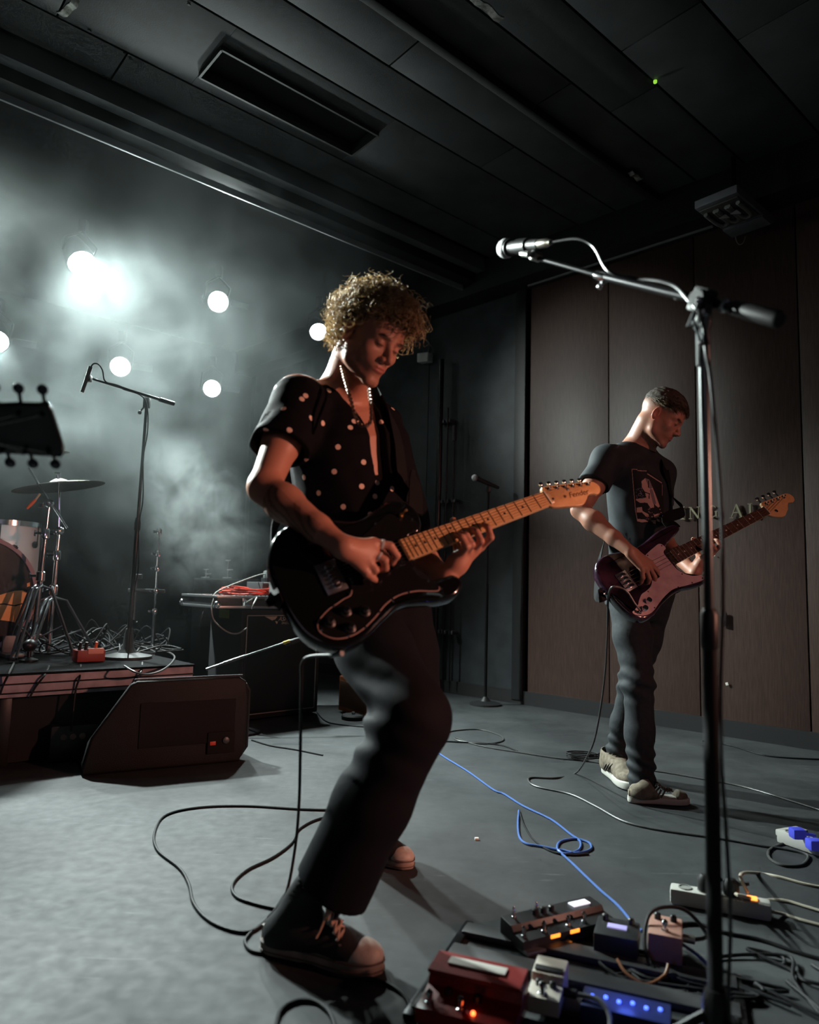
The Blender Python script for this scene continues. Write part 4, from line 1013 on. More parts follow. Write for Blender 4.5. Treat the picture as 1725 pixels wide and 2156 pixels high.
# canvas high-top sneakers
canvas_black = K('canvas_black', (.016, .016, .018), .8, bump=.3, bscale=900)
rubber_white = K('rubber_white', (.55, .48, .42), .55, noise=.2, nscale=30)
rubber_dirty = K('rubber_band_dirty', (.36, .28, .23), .6, noise=.3, nscale=20)
rubber_clean = K('rubber_clean', (.62, .60, .54), .5)
suede = K('suede', (.20, .165, .12), .85, noise=.3, nscale=60, bump=.2, bscale=300)
suede_dark = K('suede_dark', (.10, .085, .07), .8)
lace_m = K('lace', (.55, .38, .28), .8)
def sneaker(heel, toe, lean, label, hi=True, um=None, name='canvas_sneaker'):
    um = um or canvas_black; sock = hi
    L = float(np.linalg.norm(toe - heel)); A = unit(toe - heel); N = unit(Z - np.dot(Z, A) * A); B = np.cross(N, A); s = L / .305
    base = (heel + toe) / 2; t = thing(name, label, 'shoe', (base[0], base[1], 0))
    q = lambda x, y, z: heel + A * x * s + B * y * s + N * z * s
    half = [(.0, .0), (.006, .022), (.03, .034), (.08, .036), (.14, .038), (.20, .047), (.25, .048), (.285, .036), (.303, .012), (.306, .0)]
    out = half + [(x, -y * .88) for x, y in half[-2:0:-1]]; outc = cr(out, 5, True)
    m = MB(); m.prism(outc, heel, A * s, B * s, N * s, .002, .034, .006, 2); so_ = obj('sole', m, rubber_dirty if hi else rubber_clean, t, 50)
    for z_ in (.012, .029) if hi else ():
        m = MB(); m.tube([heel + A * s * p[0] * 1.004 + B * s * p[1] * 1.02 + N * s * z_ for p in outc], .0016 * s, 5, closed=True); obj('stripe', m, K('sole_stripe', (.12, .07, .06), .6), so_)
    an = q(.062, 0, .115) + lean
    up = [ell(q(.245, 0, .038), np.array((.052, .040, .030)) * s, .02, np.stack([A, B, N])), rc(q(.20, 0, .045), q(.10, 0, .075), .040 * s, .042 * s, .03), rc(q(.05, 0, .045), q(.11, 0, .05), .038 * s, .036 * s, .03),
          rc(q(.055, 0, .05), an, .040 * s, .043 * s, .03)]
    up.append(halfsp(q(.1, 0, .026), -N, .3)); top = an + unit(lean + N * .1) * .02
    up.append(halfsp(top, unit(an - q(.055, 0, .05)), .12)); up.append(sub(rc(an - unit(an - q(.055, 0, .05)) * .05, an + unit(an - q(.055, 0, .05)) * .06, .036 * s, .038 * s, .003), .003))
    v_, f_ = sdf_mesh(up, .003, disp=lambda p: (vnoise(p, 70, 21) * .0016).astype(np.float32)); np_mesh('upper', v_, f_, um, t)
    if hi:
      tc_ = [ell(q(.252, 0, .034), np.array((.0525, .0425, .034)) * s, .01, np.stack([A, B, N])), halfsp(q(.232, 0, .03), unit(-A + N * .25), .09), halfsp(q(.25, 0, .030), -N, .09)]
      v_, f_ = sdf_mesh(tc_, .0028); np_mesh('toe_cap', v_, f_, rubber_white, t)
    if hi:
      m = MB(); m.tube([q(.232, .043, .034), q(.237, .03, .060), q(.24, 0, .071), q(.237, -.03, .060), q(.232, -.040, .034)], .0035 * s, 6); obj('toe_trim', m, canvas_black, t)
    m = MB(); m.box(q(.008, 0, .044), (.008 * s, .028 * s, .034 * s), A, B, N, .002); obj('heel_strip', m, rubber_white if hi else um, t)
    # tongue, eyelets, laces
    top0 = q(.215, 0, .072); top1 = an + A * .045 * s + N * .02
    rows_ = 7; pl = []; pr_ = []
    for i in range(rows_):
        f_r = i / (rows_ - 1); c = top0 * (1 - f_r) + (top1) * f_r + N * .012 * s * sin(pi * f_r) * -1.2 - B * (.010 * s if hi else 0)
        pl.append(c + B * .019 * s - N * .004); pr_.append(c - B * .026 * s - N * (.012 * s if hi else .006))
    m = MB(); tg_ = []
    for i in range(rows_):
        c = (pl[i] + pr_[i]) / 2 + N * .004
        for w_ in (-.017, 0, .017): tg_.append(c + B * w_ * s - N * abs(w_) * .3)
    top2 = top1 + (top1 - top0) * .12
    for w_ in (-.017, 0, .017): tg_.append(top2 + B * w_ * s)
    m.add(tg_, [(3 * i + j, 3 * i + j + 1, 3 * i + j + 4, 3 * i + j + 3) for i in range(rows_) for j in (0, 1)]); obj('tongue', m, um, t)
    for i in range(rows_):
        for p_ in (pl[i], pr_[i]):
            m = MB(); m.lathe([(.0018, 0), (.0040, 0), (.0036, .0014), (.0020, .0014)], p_ + N * .002, N + (p_ - (pl[i] + pr_[i]) / 2) * 12, 8); obj('eyelet', m, steel, t)
    m = MB()
    for i in range(rows_ - 1):
        for a_, b_ in ((pl[i], pr_[i + 1]), (pr_[i], pl[i + 1])):
            mid = (a_ + b_) / 2 + N * .011 * s; m.tube(cr([a_, mid, b_], 4), .0030 * s, 5)
    m.tube([pl[0], (pl[0] + pr_[0]) / 2 + N * .009, pr_[0]], .0030 * s, 5)
    if not hi:
        obj('lace', m, um, t)
        for sd_ in (1, -1):
            for xx in (.120, .140, .160):
                m = MB(); m.tube([q(xx - .01, sd_ * .046, .040), q(xx + .004, sd_ * .043, .058), q(xx + .016, sd_ * .034, .074)], .0045 * s, 5); obj('side_stripe', m, suede_dark, t)
        return t
    kn_ = (pl[-1] + pr_[-1]) / 2 + N * .010 + A * .006
    m.sph(kn_, .006 * s, 8)
    for d1, d2, d3 in ((B * -.035 + N * -.02, B * -.045 + N * -.07 + A * .0, None), (B * .03 - N * .01, B * .04 - N * .06 + A * .01, None)):
        m.tube(cr([kn_, kn_ + A * .02 + N * .008 + d1 * .4, kn_ + A * .028 + d1, kn_ + A * .015 + d2 * .9, kn_ + d1 * .3], 5), .0026 * s, 5)
        m.tube(cr([kn_, kn_ + A * .018 + d1 * .7, kn_ + A * .008 + d2, kn_ + A * .0 + d2 * 1.35], 5), .0026 * s, 5)
    obj('lace', m, lace_m, t)
    if sock:
        m = MB(); ax_ = unit(an - q(.055, 0, .05)); m.lathe([(.034 * s, -.03), (.0385 * s, .0), (.0385 * s, .028), (.036 * s, .034), (.030, .034)], an, ax_, 18); obj('sock', m, K('sock_white', (.62, .62, .58), .9), t)
    return t
sneaker(F(552, 1998) + V3(0, 0, .0), F(806, 2052), unit(V3(.92, -.38, 0)) * .062 + V3(0, 0, .045), 'black canvas sneaker with orange-lit laces, nearest to the camera')
toeL = F(868, 1832); sneaker(toeL + unit(V3(-.80, .60, 0)) * .28, toeL, V3(0, 0, 0), 'black canvas sneaker with pink toe behind the wide trouser leg')
# ankle skin below the hem belongs to the body: extend as a leg inside the trouser (hidden) with the sock over it
# ------------------------------------------------------------------ bassist
fB = unit((.80, -.60, 0))
bhipR = P(1322, 1238, 3.26); bhipL = P(1380, 1238, 3.40); bknR = P(1343, 1440, 3.12); bknL = P(1333, 1440, 3.36); banR = P(1352, 1640, 3.08); banL = P(1296, 1600, 3.46)
bshR = P(1279, 972, 3.14); bshL = P(1390, 998, 3.33); belR = P(1222, 1074, 3.03); bwrR = P(1326, 1160, 2.84)
HB = head_frame(P(1391, 881, 3.14), (.87, -.50), radians(34), radians(-4), .96)
bpel = (bhipR + bhipL) / 2 + V3(0, 0, .05); nbB = (bshR + bshL) / 2 + V3(.015, .0, .11)
body_B = []
TB = tor(body_B, bpel, nbB, fB, tabG)
bwrL = fret_hand(body_B, BG, BL * .50, 1.0, .024)
belL = V3(bshL[0] - .01, bshL[1] + .06, 1.15)
arm(body_B, bshR, belR, bwrR); arm(body_B, bshL, belL, bwrL)
for s_ in (bshR, bshL): body_B.append(ell(s_, (.060, .060, .058), .05))
ngk = hw(HB, 0, -.030, -.045)
body_B.append(rc(nbB - V3(0, 0, .02), ngk, .062, .056, .035)); body_B.append(rc(nbB - V3(0, 0, .03), bshR + V3(0, 0, .02), .045, .038, .05)); body_B.append(rc(nbB - V3(0, 0, .03), bshL + V3(0, 0, .02), .045, .038, .05))
body_B.append(rc(nbB, hw(HB, 0, -.036, -.035), .050, .046, .03)); body_B.append(rc(hw(HB, 0, .03, -.085), nbB + fB * .045 - V3(0, 0, .02), .022, .030, .03))
body_B += head_prims(HB)
Fd = unit(gp(BG, .105, .012, .03) - bwrR)
bj = hand(body_B, bwrR, Fd, -BG['N'] * .9 + BG['B'] * .2, -BG['B'], ((.25, .55, .5), (.30, .7, .5), (.35, .75, .5), (.4, .7, .4)), (-.05, .15, .35, .6), [(.8, .45, .4), (.95, .2, .3), (.95, .1, .2)], 1.02)
vs, fs = sdf_mesh(body_B, .0038)
pb = build_person('short-haired man in a printed black T-shirt playing a dark bass guitar', ((bhipR[0] + bhipL[0]) / 2, (bhipR[1] + bhipL[1]) / 2, 0))
np_mesh('body', vs, fs, skin, pb, skin_colors(vs, HB, SK, .25, .75))
# T-shirt
tee_m = K('tee_shirt', (.016, .021, .026), .8, noise=.2, nscale=30)
sh = []
tabT = [(-.24, .185, .135, -.02), (-.05, .180, .134, -.02), (.20, .168, .128, -.005), (.45, .168, .130, .005), (.70, .180, .134, .0), (.84, .180, .116, -.014), (.93, .135, .088, -.022), (1.0, .082, .070, -.022)]
TT = tor(sh, bpel, nbB, fB, tabT)
for s0, e0 in ((bshR, belR), (bshL, belL)):
    en = sleeve(sh, s0, e0, .52, .062, .072); n_ = unit(e0 - s0)
    sh.append(rc(nbB - V3(0, 0, .05), s0 + V3(0, 0, .008), .052, .060, .05))
for s0, e0 in ((bshR, belR), (bshL, belL)):
    n_ = unit(e0 - s0); en = s0 + (e0 - s0) * .52
    def cutf(p, en=en.astype(np.float32), n_=n_.astype(np.float32)):
        v = p - en; t = v @ n_; w_ = np.linalg.norm(v - t[:, None] * n_, axis=1); return np.maximum(-(t + .004), w_ - .10)
    sh.append(sub(fnprim(cutf, en + n_ * .08, .15, .004), .006)); sh.append(sub(rc(en - n_ * .05, en + n_ * .05, .056, .064, .004), .004))
sh.append(sub(rc(nbB - V3(0, 0, .008) + fB * .024, ngk + V3(0, 0, .04) + fB * .03, .060, .080, .004), .008))
sh.append(halfsp(bpel - TT['w'] * .115, -TT['w'], .24))
bo32 = TT['O'].astype(np.float32)
vs, fs = sdf_mesh(sh, .0052, disp=lambda p: (vnoise(p * np.array((1, 1, .5), np.float32), 28, 31) * .0065).astype(np.float32))
bvT = bvh_of(vs, fs); np_mesh('tee_shirt', vs, fs, tee_m, pb)
m = MB(); ring_c = []
for i in range(28):
    a = 2 * pi * i / 28; d = unit(TT['r'] * cos(a) * 1.0 + TT['f'] * sin(a) * 1.0 + TT['w'] * -.0)
# flat print on the shirt front, laid on the cloth
def inpoly(x, y, poly):
    c = np.zeros(x.shape, bool); n = len(poly); j = n - 1
    for i in range(n):
        xi, yi = poly[i]; xj, yj = poly[j]
        k = ((yi > y) != (yj > y)) & (x < (xj - xi) * (y - yi) / (yj - yi + 1e-9) + xi); c ^= k; j = i
    return c
def seg(x, y, a, b, w_):
    ax_, ay = a; bx, by = b; t = np.clip(((x - ax_) * (bx - ax_) + (y - ay) * (by - ay)) / ((bx - ax_) ** 2 + (by - ay) ** 2), 0, 1)
    return np.hypot(x - ax_ - t * (bx - ax_), y - ay - t * (by - ay)) < w_
x0, x1, y0, y1 = 1328, 1412, 984, 1106; nx_, ny_ = 120, 170
gx, gy = np.meshgrid(np.linspace(x0, x1, nx_), np.linspace(y0, y1, ny_)); zx = (gx - 1310) * 14.375; zy = (gy - 970) * 14.373
dark = np.array((.004, .005, .007)); colr = np.tile(dark, (ny_, nx_, 1)); ink_a = np.array((.62, .38, .32)); ink_g = np.array((.22, .17, .18))
shp = np.zeros((ny_, nx_), bool)
for pl_ in ([(590, 620), (700, 530), (820, 570), (900, 760), (1000, 1000), (1140, 1380), (1090, 1420), (960, 1300), (960, 1420), (860, 1430), (760, 1270), (540, 1270), (430, 1200), (430, 1150), (620, 1140), (740, 1110), (690, 940), (600, 800)],
            [(450, 1420), (600, 1400), (620, 1520), (800, 1620), (810, 1690), (720, 1690), (600, 1560), (450, 1570)], [(460, 1760), (700, 1780), (780, 1840), (600, 1870), (460, 1830)],
            [(960, 1640), (1080, 1600), (1120, 1700), (980, 1740)], [(900, 1800), (1010, 1800), (1010, 1920), (940, 1890)], [(1040, 1740), (1130, 1800), (1150, 1860), (1060, 1830)], [(1170, 1780), (1220, 1880), (1180, 1880)], [(1290, 1790), (1350, 1780), (1300, 1840)], [(705, 990), (790, 1010), (800, 1110), (720, 1080)]):
    shp |= inpoly(zx, zy, pl_)
colr[shp] = ink_a
g2 = seg(zx, zy, (760, 560), (860, 800), 50) | seg(zx, zy, (880, 900), (980, 1280), 45); colr[shp & g2] = ink_g
hol = inpoly(zx, zy, [(550, 1290), (700, 1260), (790, 1350), (820, 1450), (700, 1480), (560, 1380)]) | seg(zx, zy, (800, 620), (800, 800), 16); colr[hol] = dark
sp = np.random.default_rng(9)
for _ in range(46):
    cx_, cy_ = sp.uniform(430, 640), sp.uniform(820, 1120); colr[np.hypot(zx - cx_, zy - cy_) < 9] = (.25, .25, .33)
for _ in range(34):
    cx_, cy_ = sp.uniform(620, 1300), sp.uniform(1400, 1850); colr[np.hypot(zx - cx_, (zy - cy_) * 1.3) < sp.uniform(8, 24)] = ink_a * sp.uniform(.3, .9)
ln = seg(zx, zy, (300, 260), (410, 1500), 10) | seg(zx, zy, (410, 1500), (470, 1830), 10) | seg(zx, zy, (320, 255), (460, 265), 11) | seg(zx, zy, (480, 300), (730, 315), 12) | seg(zx, zy, (770, 400), (1190, 670), 13) | seg(zx, zy, (1215, 720), (1210, 1050), 5) | seg(zx, zy, (690, 950), (830, 1000), 14)
colr[ln] = ink_a * .85
colr[seg(zx, zy, (690, 950), (830, 1000), 14) | seg(zx, zy, (825, 1000), (815, 1140), 14)] = dark
pts = []; ok = np.zeros((ny_, nx_), bool); PT = np.zeros((ny_, nx_, 3))
for j in range(ny_):
    for i in range(nx_):
        h, n_ = cast(bvT, gx[j, i], gy[j, i])
        if h is not None: PT[j, i] = h + n_ * .0012; ok[j, i] = True
inside = inpoly(zx, zy, [(280, 230), (760, 290), (1240, 660), (1260, 1560), (1400, 1760), (1350, 1960), (900, 1960), (420, 1850)]) & ok & ((np.abs(colr - dark).sum(2) > .01) | True)
idm = -np.ones((ny_, nx_), int); idm[inside] = np.arange(inside.sum())
F_ = [(idm[j, i], idm[j + 1, i], idm[j + 1, i + 1], idm[j, i + 1]) for j in range(ny_ - 1) for i in range(nx_ - 1) if min(idm[j, i], idm[j + 1, i], idm[j + 1, i + 1], idm[j, i + 1]) >= 0]
np_mesh('shirt_print', PT[inside], np.array(F_), attr_mat('print_ink', .75), pb, colr[inside])
# neck rib
m = MB(); rib = []
for i in range(36):
    a = 2 * pi * i / 36
    o_ = nbB + V3(0, 0, .055) + fB * .02 + (TT['r'] * cos(a) + fB * sin(a)) * .18 ; d_ = (nbB + V3(0, 0, -.01) + fB * .01) - o_
# short cropped hair
def strand_cap(H, n, seed, L, cond, r0, m_, name, par, dirf):
    g = np.random.default_rng(seed); p0, n0 = scalp_pts(H, n, cond, seed, (.078, .0985, .087)); k = 6; t = np.linspace(0, 1, k)[None, :, None]
    d = n0 * .55 + dirf(p0) + g.normal(size=(n, 3)) * .18; d /= np.linalg.norm(d, axis=1, keepdims=True); ln_ = g.uniform(*L, n)[:, None, None]
    q = p0[:, None] - n0[:, None] * .003 + d[:, None] * t * ln_ - n0[:, None] * (t ** 2) * ln_ * .35
    return strands_mesh(name, to_world(H, q), r0, m_, par)
brown_m = hair_mat('brown_hair', (.06, .042, .025), (.24, .17, .09), .25)
topc = lambda x, y, z: z > .048 and (z > .066 if y > .05 else True)
strand_cap(HB, 4200, 21, (.026, .044), topc, .0011, brown_m, 'hair', pb, lambda p: np.stack([p[:, 0] * 2, .9 + 0 * p[:, 0], -.25 + 0 * p[:, 0]], 1))
strand_cap(HB, 2200, 22, (.004, .007), lambda x, y, z: (z < .06) and (z > -.035 - .3 * min(0, y + .03)) and (y < -.0 or z > .012) and y < .05 and (abs(x) < .074 or abs(y + .008) > .02 or z > .03), .0006, brown_m, 'shaved_side', pb, lambda p: np.stack([p[:, 0] * 0, p[:, 0] * 0, -.6 + 0 * p[:, 0]], 1))
R_b = np.stack([HB['X'], HB['Y'], HB['Z']])
vs_, fs_ = sdf_mesh([ell(hw(HB, 0, -.012, .068), np.array((.0815, .104, .076)) * HB['s'], .01, R_b), halfsp(hw(HB, 0, -.03, .046), unit(-HB['Z'] - HB['Y'] * -.22), .2)], .004, disp=lambda p: (vnoise(p, 230, 8) * .0042).astype(np.float32))
np_mesh('under_hair', vs_, fs_, K('under_brown', (.04, .027, .016), .8), pb)
brow(HB, 6, K('brow_brown', (.07, .045, .025), .6), pb)
# jeans
jean_m = K('dark_jeans', (.020, .024, .028), .8, noise=.25, nscale=60, bump=.2, bscale=500)
tr = []
tor(tr, bpel, nbB, fB, [(-.30, .11, .10, -.02), (-.18, .150, .125, -.02), (.0, .160, .120, -.01), (.20, .150, .110, 0)])
leg(tr, bhipR - V3(0, 0, .02), bknR, banR + V3(0, 0, -.015), .088, .064, .058, .055); leg(tr, bhipL - V3(0, 0, .02), bknL, banL + V3(0, 0, -.01), .088, .064, .058, .052)
for an, kn in ((banR, bknR), (banL, bknL)):
    tr.append(halfsp(an + V3(0, 0, -.035), V3(0, 0, -1), .12))
def jd(p):
    o = 0
    for kn in (bknR, bknL): o = o + np.sin(p[:, 2] * 95 + p[:, 0] * 40 + np.sin(p[:, 1] * 30)) * np.exp(-((p[:, 2] - kn[2] - .02) / .07) ** 2) * .0032
    low = np.exp(-((p[:, 2] - .14) / .08) ** 2); o = o + np.sin(p[:, 2] * 120 + p[:, 0] * 60) * low * .006
    return (o + vnoise(p, 26, 17) * .003).astype(np.float32)
vs_, fs_ = sdf_mesh(tr, .0052, disp=jd); np_mesh('jeans', vs_, fs_, jean_m, pb)
sneaker(F(1322, 1689), F(1452, 1694), V3(.03, 0, -.030), 'grey-brown low sneaker in front, toe turned right, by the bassist', False, suede, 'low_sneaker')
sneaker(F(1276, 1625), F(1335, 1668), V3(.0, 0, -.03), 'grey-brown low sneaker behind, heel to the left of its twin', False, suede, 'low_sneaker')
# straps
def sc_on(bv, x, y, o_=.008):
    for dx in range(0, 30, 3):
        h, n_ = cast(bv, x - dx, y)
        if h is not None: return h + n_ * o_
    return P(x, y, 2.0)
strap_m = K('strap_black', (.008, .008, .009), .8, bump=.2, bscale=300, spec=.15)
def ribbon(pts, width, nrm, thick=.003, n=6):
    c = cr(pts, n); m = MB(); vv = []
    for i, p in enumerate(c):
        t = unit(c[min(i + 1, len(c) - 1)] - c[max(i - 1, 0)]); nn = nrm(p) if callable(nrm) else nrm; s_ = unit(np.cross(t, nn)); q = unit(np.cross(s_, t))
        for a, b_ in ((-1, -1), (1, -1), (1, 1), (-1, 1)): vv.append(p + s_ * a * width / 2 + q * b_ * thick / 2)
    fs_ = []
    for i in range(len(c) - 1):
        for k in range(4): fs_.append((i * 4 + k, i * 4 + (k + 1) % 4, i * 4 + 4 + (k + 1) % 4, i * 4 + 4 + k))
    fs_ += [(0, 1, 2, 3), tuple((len(c) - 1) * 4 + k for k in range(4))]
    return m.add(vv, fs_)
def nout(T_):
    def f_(p):
        v = np.array(p) - T_['O']; v = v - np.dot(v, T_['w']) * T_['w']; return unit(v + 1e-6)
    return f_
hornG = gp(GG, .288, -.095, -.022); buttG = gp(GG, -.136, -.0, -.022)
m = ribbon([hornG, hornG + V3(-.004, .06, .10), P(856, 1045, 1.93), sc_on(bvS, 842, 995), sc_on(bvS, 836, 945), sc_on(bvS, 826, 900), sc_on(bvS, 812, 865), P(775, 815, 2.06), P(700, 800, 2.10), P(640, 900, 2.10), P(600, 1050, 2.06), P(572, 1130, 1.92), buttG + V3(-.01, .02, .02), buttG], .045, nout(TG), .003)
tag(obj('guitar_strap', m, strap_m), 'black guitar strap from the upper horn over the shoulder of the dotted shirt', 'strap')
hornB = gp(BG, .406 * BK, -.114 * BK, -.022); buttB = gp(BG, -.105 * BK, 0, -.022)
m = ribbon([hornB, hornB + V3(-.02, .05, .05), P(1440, 1075, 3.14), sc_on(bvT, 1412, 1045), sc_on(bvT, 1404, 1010), sc_on(bvT, 1394, 985), P(1370, 965, 3.44), P(1320, 1000, 3.42), P(1285, 1100, 3.36), P(1262, 1180, 3.16), buttB + V3(-.02, .03, .0), buttB], .05, nout(TT), .003)
tag(obj('guitar_strap', m, strap_m), 'black strap carrying the dark purple bass over the printed T-shirt', 'strap')
# ------------------------------------------------------------------ foreground headstock at the left edge
LH = dict(O=P(-60, 905, 1.12)); LH['A'] = unit(P(125, 912, 1.14) - LH['O']); _n = unit(CC - LH['O']); _n = unit(_n - np.dot(_n, LH['A']) * LH['A']); LH['N'] = unit(_n * cos(.5) - Z * sin(.5)); LH['B'] = np.cross(LH['A'], LH['N'])
lt = thing('guitar', 'dark blurred guitar headstock entering at the left edge, in front of the drums', 'guitar', LH['O'])
Ls = float(np.linalg.norm(P(125, 912, 1.14) - LH['O']))
hs_out = [(Ls * a, b) for a, b in [(-.15, -.022), (.02, -.024), (.12, -.038), (.45, -.046), (.80, -.048), (.90, -.050), (.945, -.030), (.985, .01), (1.0, .034), (.97, .044), (.90, .044), (.55, .042), (.15, .040), (.02, .026), (-.15, .022)]]
m = MB(); gprism(m, LH, cr(hs_out, 4, True), -.014, .0, .002, 2); obj('headstock', m, gloss_black, lt)
m = MB(); m.prism([(-.46, -.022), (-.01, -.022), (-.01, .022), (-.46, .026)], LH['O'], LH['A'], LH['B'], LH['N'], -.020, -.002, .008, 3); obj('neck', m, K('dark_neck', (.03, .014, .01), .4), lt)
m = MB(); m.prism([(-.46, -.024), (-.008, -.021), (-.008, .021), (-.46, .028)], LH['O'], LH['A'], LH['B'], LH['N'], -.004, .003, .001, 1); obj('fretboard', m, rosewood, lt)
m = MB(); m.box(gp(LH, -.003, 0, .003), (.005, .044, .006), LH['A'], LH['B'], LH['N'], .001); obj('nut', m, bone, lt)
for i in range(3):
    for sd in (-1, 1):
        x = Ls * (.30 + .27 * i); y = sd * .033; m = MB(); m.cyl(gp(LH, x, y, 0), gp(LH, x, y, .012), .0042, .0034, 10); m.cyl(gp(LH, x, y, -.016), gp(LH, x, y + sd * .026, -.018), .003, n=8)
        m.box(gp(LH, x, y, -.016), (.016, .018, .012), LH['A'], LH['B'], LH['N'], .003); m.sph(gp(LH, x, y + sd * .034, -.018), .0095, 12, (.95, 1.0, .6), LH['A'], LH['B'], LH['N']); obj('tuning_peg', m, K('dark_chrome', (.10, .10, .11), .18, 1.), lt)
        m = MB(); m.tube([gp(LH, -.003, (i - 1) * .006 + sd * .009 - .003 * sd, .007), gp(LH, x, y, .008)], .0006, 4); obj('string', m, string_m, lt)

# ------------------------------------------------------------------ vocal microphone on a boom stand (right foreground)
def mic_body(t, head, tail, r=.0255, L=.17):
    d = unit(tail - head); m = MB(); m.sph(head, r, 18, (1, 1, 1.0)); obj('grille', m, K('mic_grille', (.42, .42, .43), .5, .6, bump=.9, bscale=900), t)
    m = MB(); m.lathe([(r * .66, r * .70), (r * .86, r * .78), (r * .86, r * .95), (r * .66, r * 1.15), (r * .62, L * .45), (r * .48, L * .95), (r * .46, L), (.0005, L)], head, d, 18); obj('handle', m, black_paint, t); return head + d * L
t = thing('microphone_stand', 'tall black boom stand crossing the right side in front of the bassist', 'stand', V3(.527, 1.25, 0))
foot = V3(.527, 1.25, 0); X0 = P(1497, 1500, 1.25); top = P(1478, 672, 1.25); foot = V3(X0[0], 1.25, 0); top = V3(X0[0] - .002, 1.25, top[2])
m = MB(); m.cyl(foot + Z * .08, V3(foot[0], 1.25, .80), .0125, n=16); obj('lower_tube', m, K('stand_black', (.010, .010, .012), .6, spec=.3), t)
m = MB(); m.cyl(V3(foot[0], 1.25, .78), top, .0085, n=14); obj('upper_tube', m, K('satin_tube', (.14, .15, .15), .28, .9), t)
m = MB(); m.lathe([(.0135, -.04), (.015, -.03), (.015, .02), (.010, .03)], V3(foot[0], 1.25, .80), Z, 16); obj('clutch', m, black_plastic, t)
m = MB(); m.lathe([(.010, -.09), (.0125, -.085), (.0125, -.02), (.016, -.015), (.016, .012), (.010, .02)], top, Z, 14); obj('tube_collar', m, K('collar_silver', (.35, .36, .36), .3, .9), t)
m = MB(); m.lathe([(.020, -.05), (.022, -.03), (.022, .03), (.016, .05)], V3(foot[0], 1.25, .16), Z, 14); hub = obj('leg_hub', m, black_plastic, t)
for a in (1.05, 3.1, 5.2):
    e = V3(foot[0] + cos(a) * .30, 1.25 + sin(a) * .30, .012); m = MB(); m.cyl(V3(foot[0], 1.25, .17) + V3(cos(a), sin(a), 0) * .015, e, .008, n=10); lg = obj('leg', m, black_metal, t)
    m = MB(); m.sph(e, .012, 10, (1, 1, .9)); obj('rubber_foot', m, black_rubber, lg)
bt, be = P(1132, 543, 1.66), P(1560, 652, 1.20); bd = unit(be - bt); piv = P(1462, 641, 1.28)
m = MB(); m.cyl(bt, P(1270, 582, 1.50), .0058, n=10); m.cyl(P(1262, 580, 1.51), be, .0085, n=12); boom = obj('boom', m, black_metal, t)
m = MB(); q = P(1268, 582, 1.505); m.lathe([(.011, -.018), (.0125, 0), (.011, .018)], q, bd, 12); m.cyl(q, q - CU * .02 - FW * .004, .004, n=8); m.sph(q - CU * .022 - CR * .004, .0075, 10); obj('boom_clutch', m, chrome, t)
m = MB(); q = P(1428, 620, 1.33); m.sph(q, .0105, 12); obj('clutch_knob', m, K('knob_pale', (.35, .36, .36), .4, .4), t)
m = MB(); piv = top + V3(0, 0, .035); m.box(piv, (.035, .030, .045), bd, unit(np.cross(Z, bd)), unit(np.cross(bd, np.cross(Z, bd))), .006); m.lathe([(.016, -.02), (.019, -.012), (.019, .012), (.016, .02)], piv, unit(np.cross(Z, bd)), 14); m.tube([piv, piv - V3(.02, .01, .03), piv - V3(.03, .01, .055)], .0045, 8); obj('pivot_joint', m, black_paint, t)
m = MB(); m.tube([piv - V3(.015, .02, .01), piv - V3(.026, .022, .045), piv - V3(.012, .02, .085)], .0035, 6); m.sph(piv - V3(.015, .02, .008), .007, 8); m.sph(piv - V3(.012, .02, .087), .006, 8); m.tube([piv - V3(.0, .02, .02), piv - V3(.012, .022, .055), piv - V3(.0, .02, .09)], .003, 6); obj('wing_lever', m, chrome, t)
ce_, cf_ = be, P(1640, 673, 1.13)
m = MB(); m.lathe([(.010, -.02), (.013, -.015), (.013, .01), (.0145, .012), (.0145, .085), (.012, .09)], be, unit(cf_ - be), 14); obj('counterweight', m, black_rubber, t)
m = MB(); m.lathe([(.0105, 0), (.0135, .002), (.0135, .008), (.0105, .010)], P(1522, 643, 1.225), bd, 12); obj('boom_ring', m, chrome, t)
m = MB(); mh, mt = P(1066, 523, 1.78), P(1178, 508, 1.56); md = unit(mt - mh)
tm = thing('microphone', 'vocal microphone in a clip at the tip of the right boom stand', 'microphone', mh)
xl = mic_body(tm, mh, mt, .0255, .165)
m = MB(); m.lathe([(.0095, 0), (.0105, .004), (.0105, .040), (.0085, .045), (.0065, .058)], xl - md * .004, md, 14); obj('cable_plug', m, K('plug_silver', (.55, .52, .45), .3, .9), tm)
m = MB(); cc = mh + md * .085; m.lathe([(.0160, -.022), (.0192, -.022), (.0180, .030), (.0150, .030), (.0160, -.022)], cc, md, 18); obj('clip', m, black_plastic, t)
m = MB(); cb = (cc + bt) / 2; m.tube([cc - V3(0, 0, .018), cb - V3(.006, 0, .004), bt], .009, 8); m.lathe([(.009, -.014), (.012, -.012), (.012, .012), (.009, .014)], bt + V3(-.004, 0, .004), unit(np.cross(bd, Z)), 12); m.sph(bt + V3(-.022, -.006, .006), .008, 10); obj('clip_swivel', m, K('swivel_metal', (.4, .4, .38), .35, .8), t)
m = MB(); cbl = [xl + md * .055, P(1215, 503, 1.53), P(1250, 520, 1.50), P(1272, 560, 1.46), P(1292, 577, 1.44), P(1340, 586, 1.42), P(1390, 592, 1.36), P(1425, 605, 1.32), P(1450, 632, 1.27), P(1470, 655, 1.225), P(1482, 690, 1.225), P(1487, 740, 1.225), P(1497, 800, 1.228)] + [V3(foot[0] + .012 + .004 * sin(i * 1.3), 1.228 + .003 * cos(i * 1.7), 1.10 - .13 * i) for i in range(8)] + [V3(foot[0] + .02, 1.2, .06), V3(foot[0] + .15, 1.18, .006), V3(foot[0] + .5, 1.35, .005)]
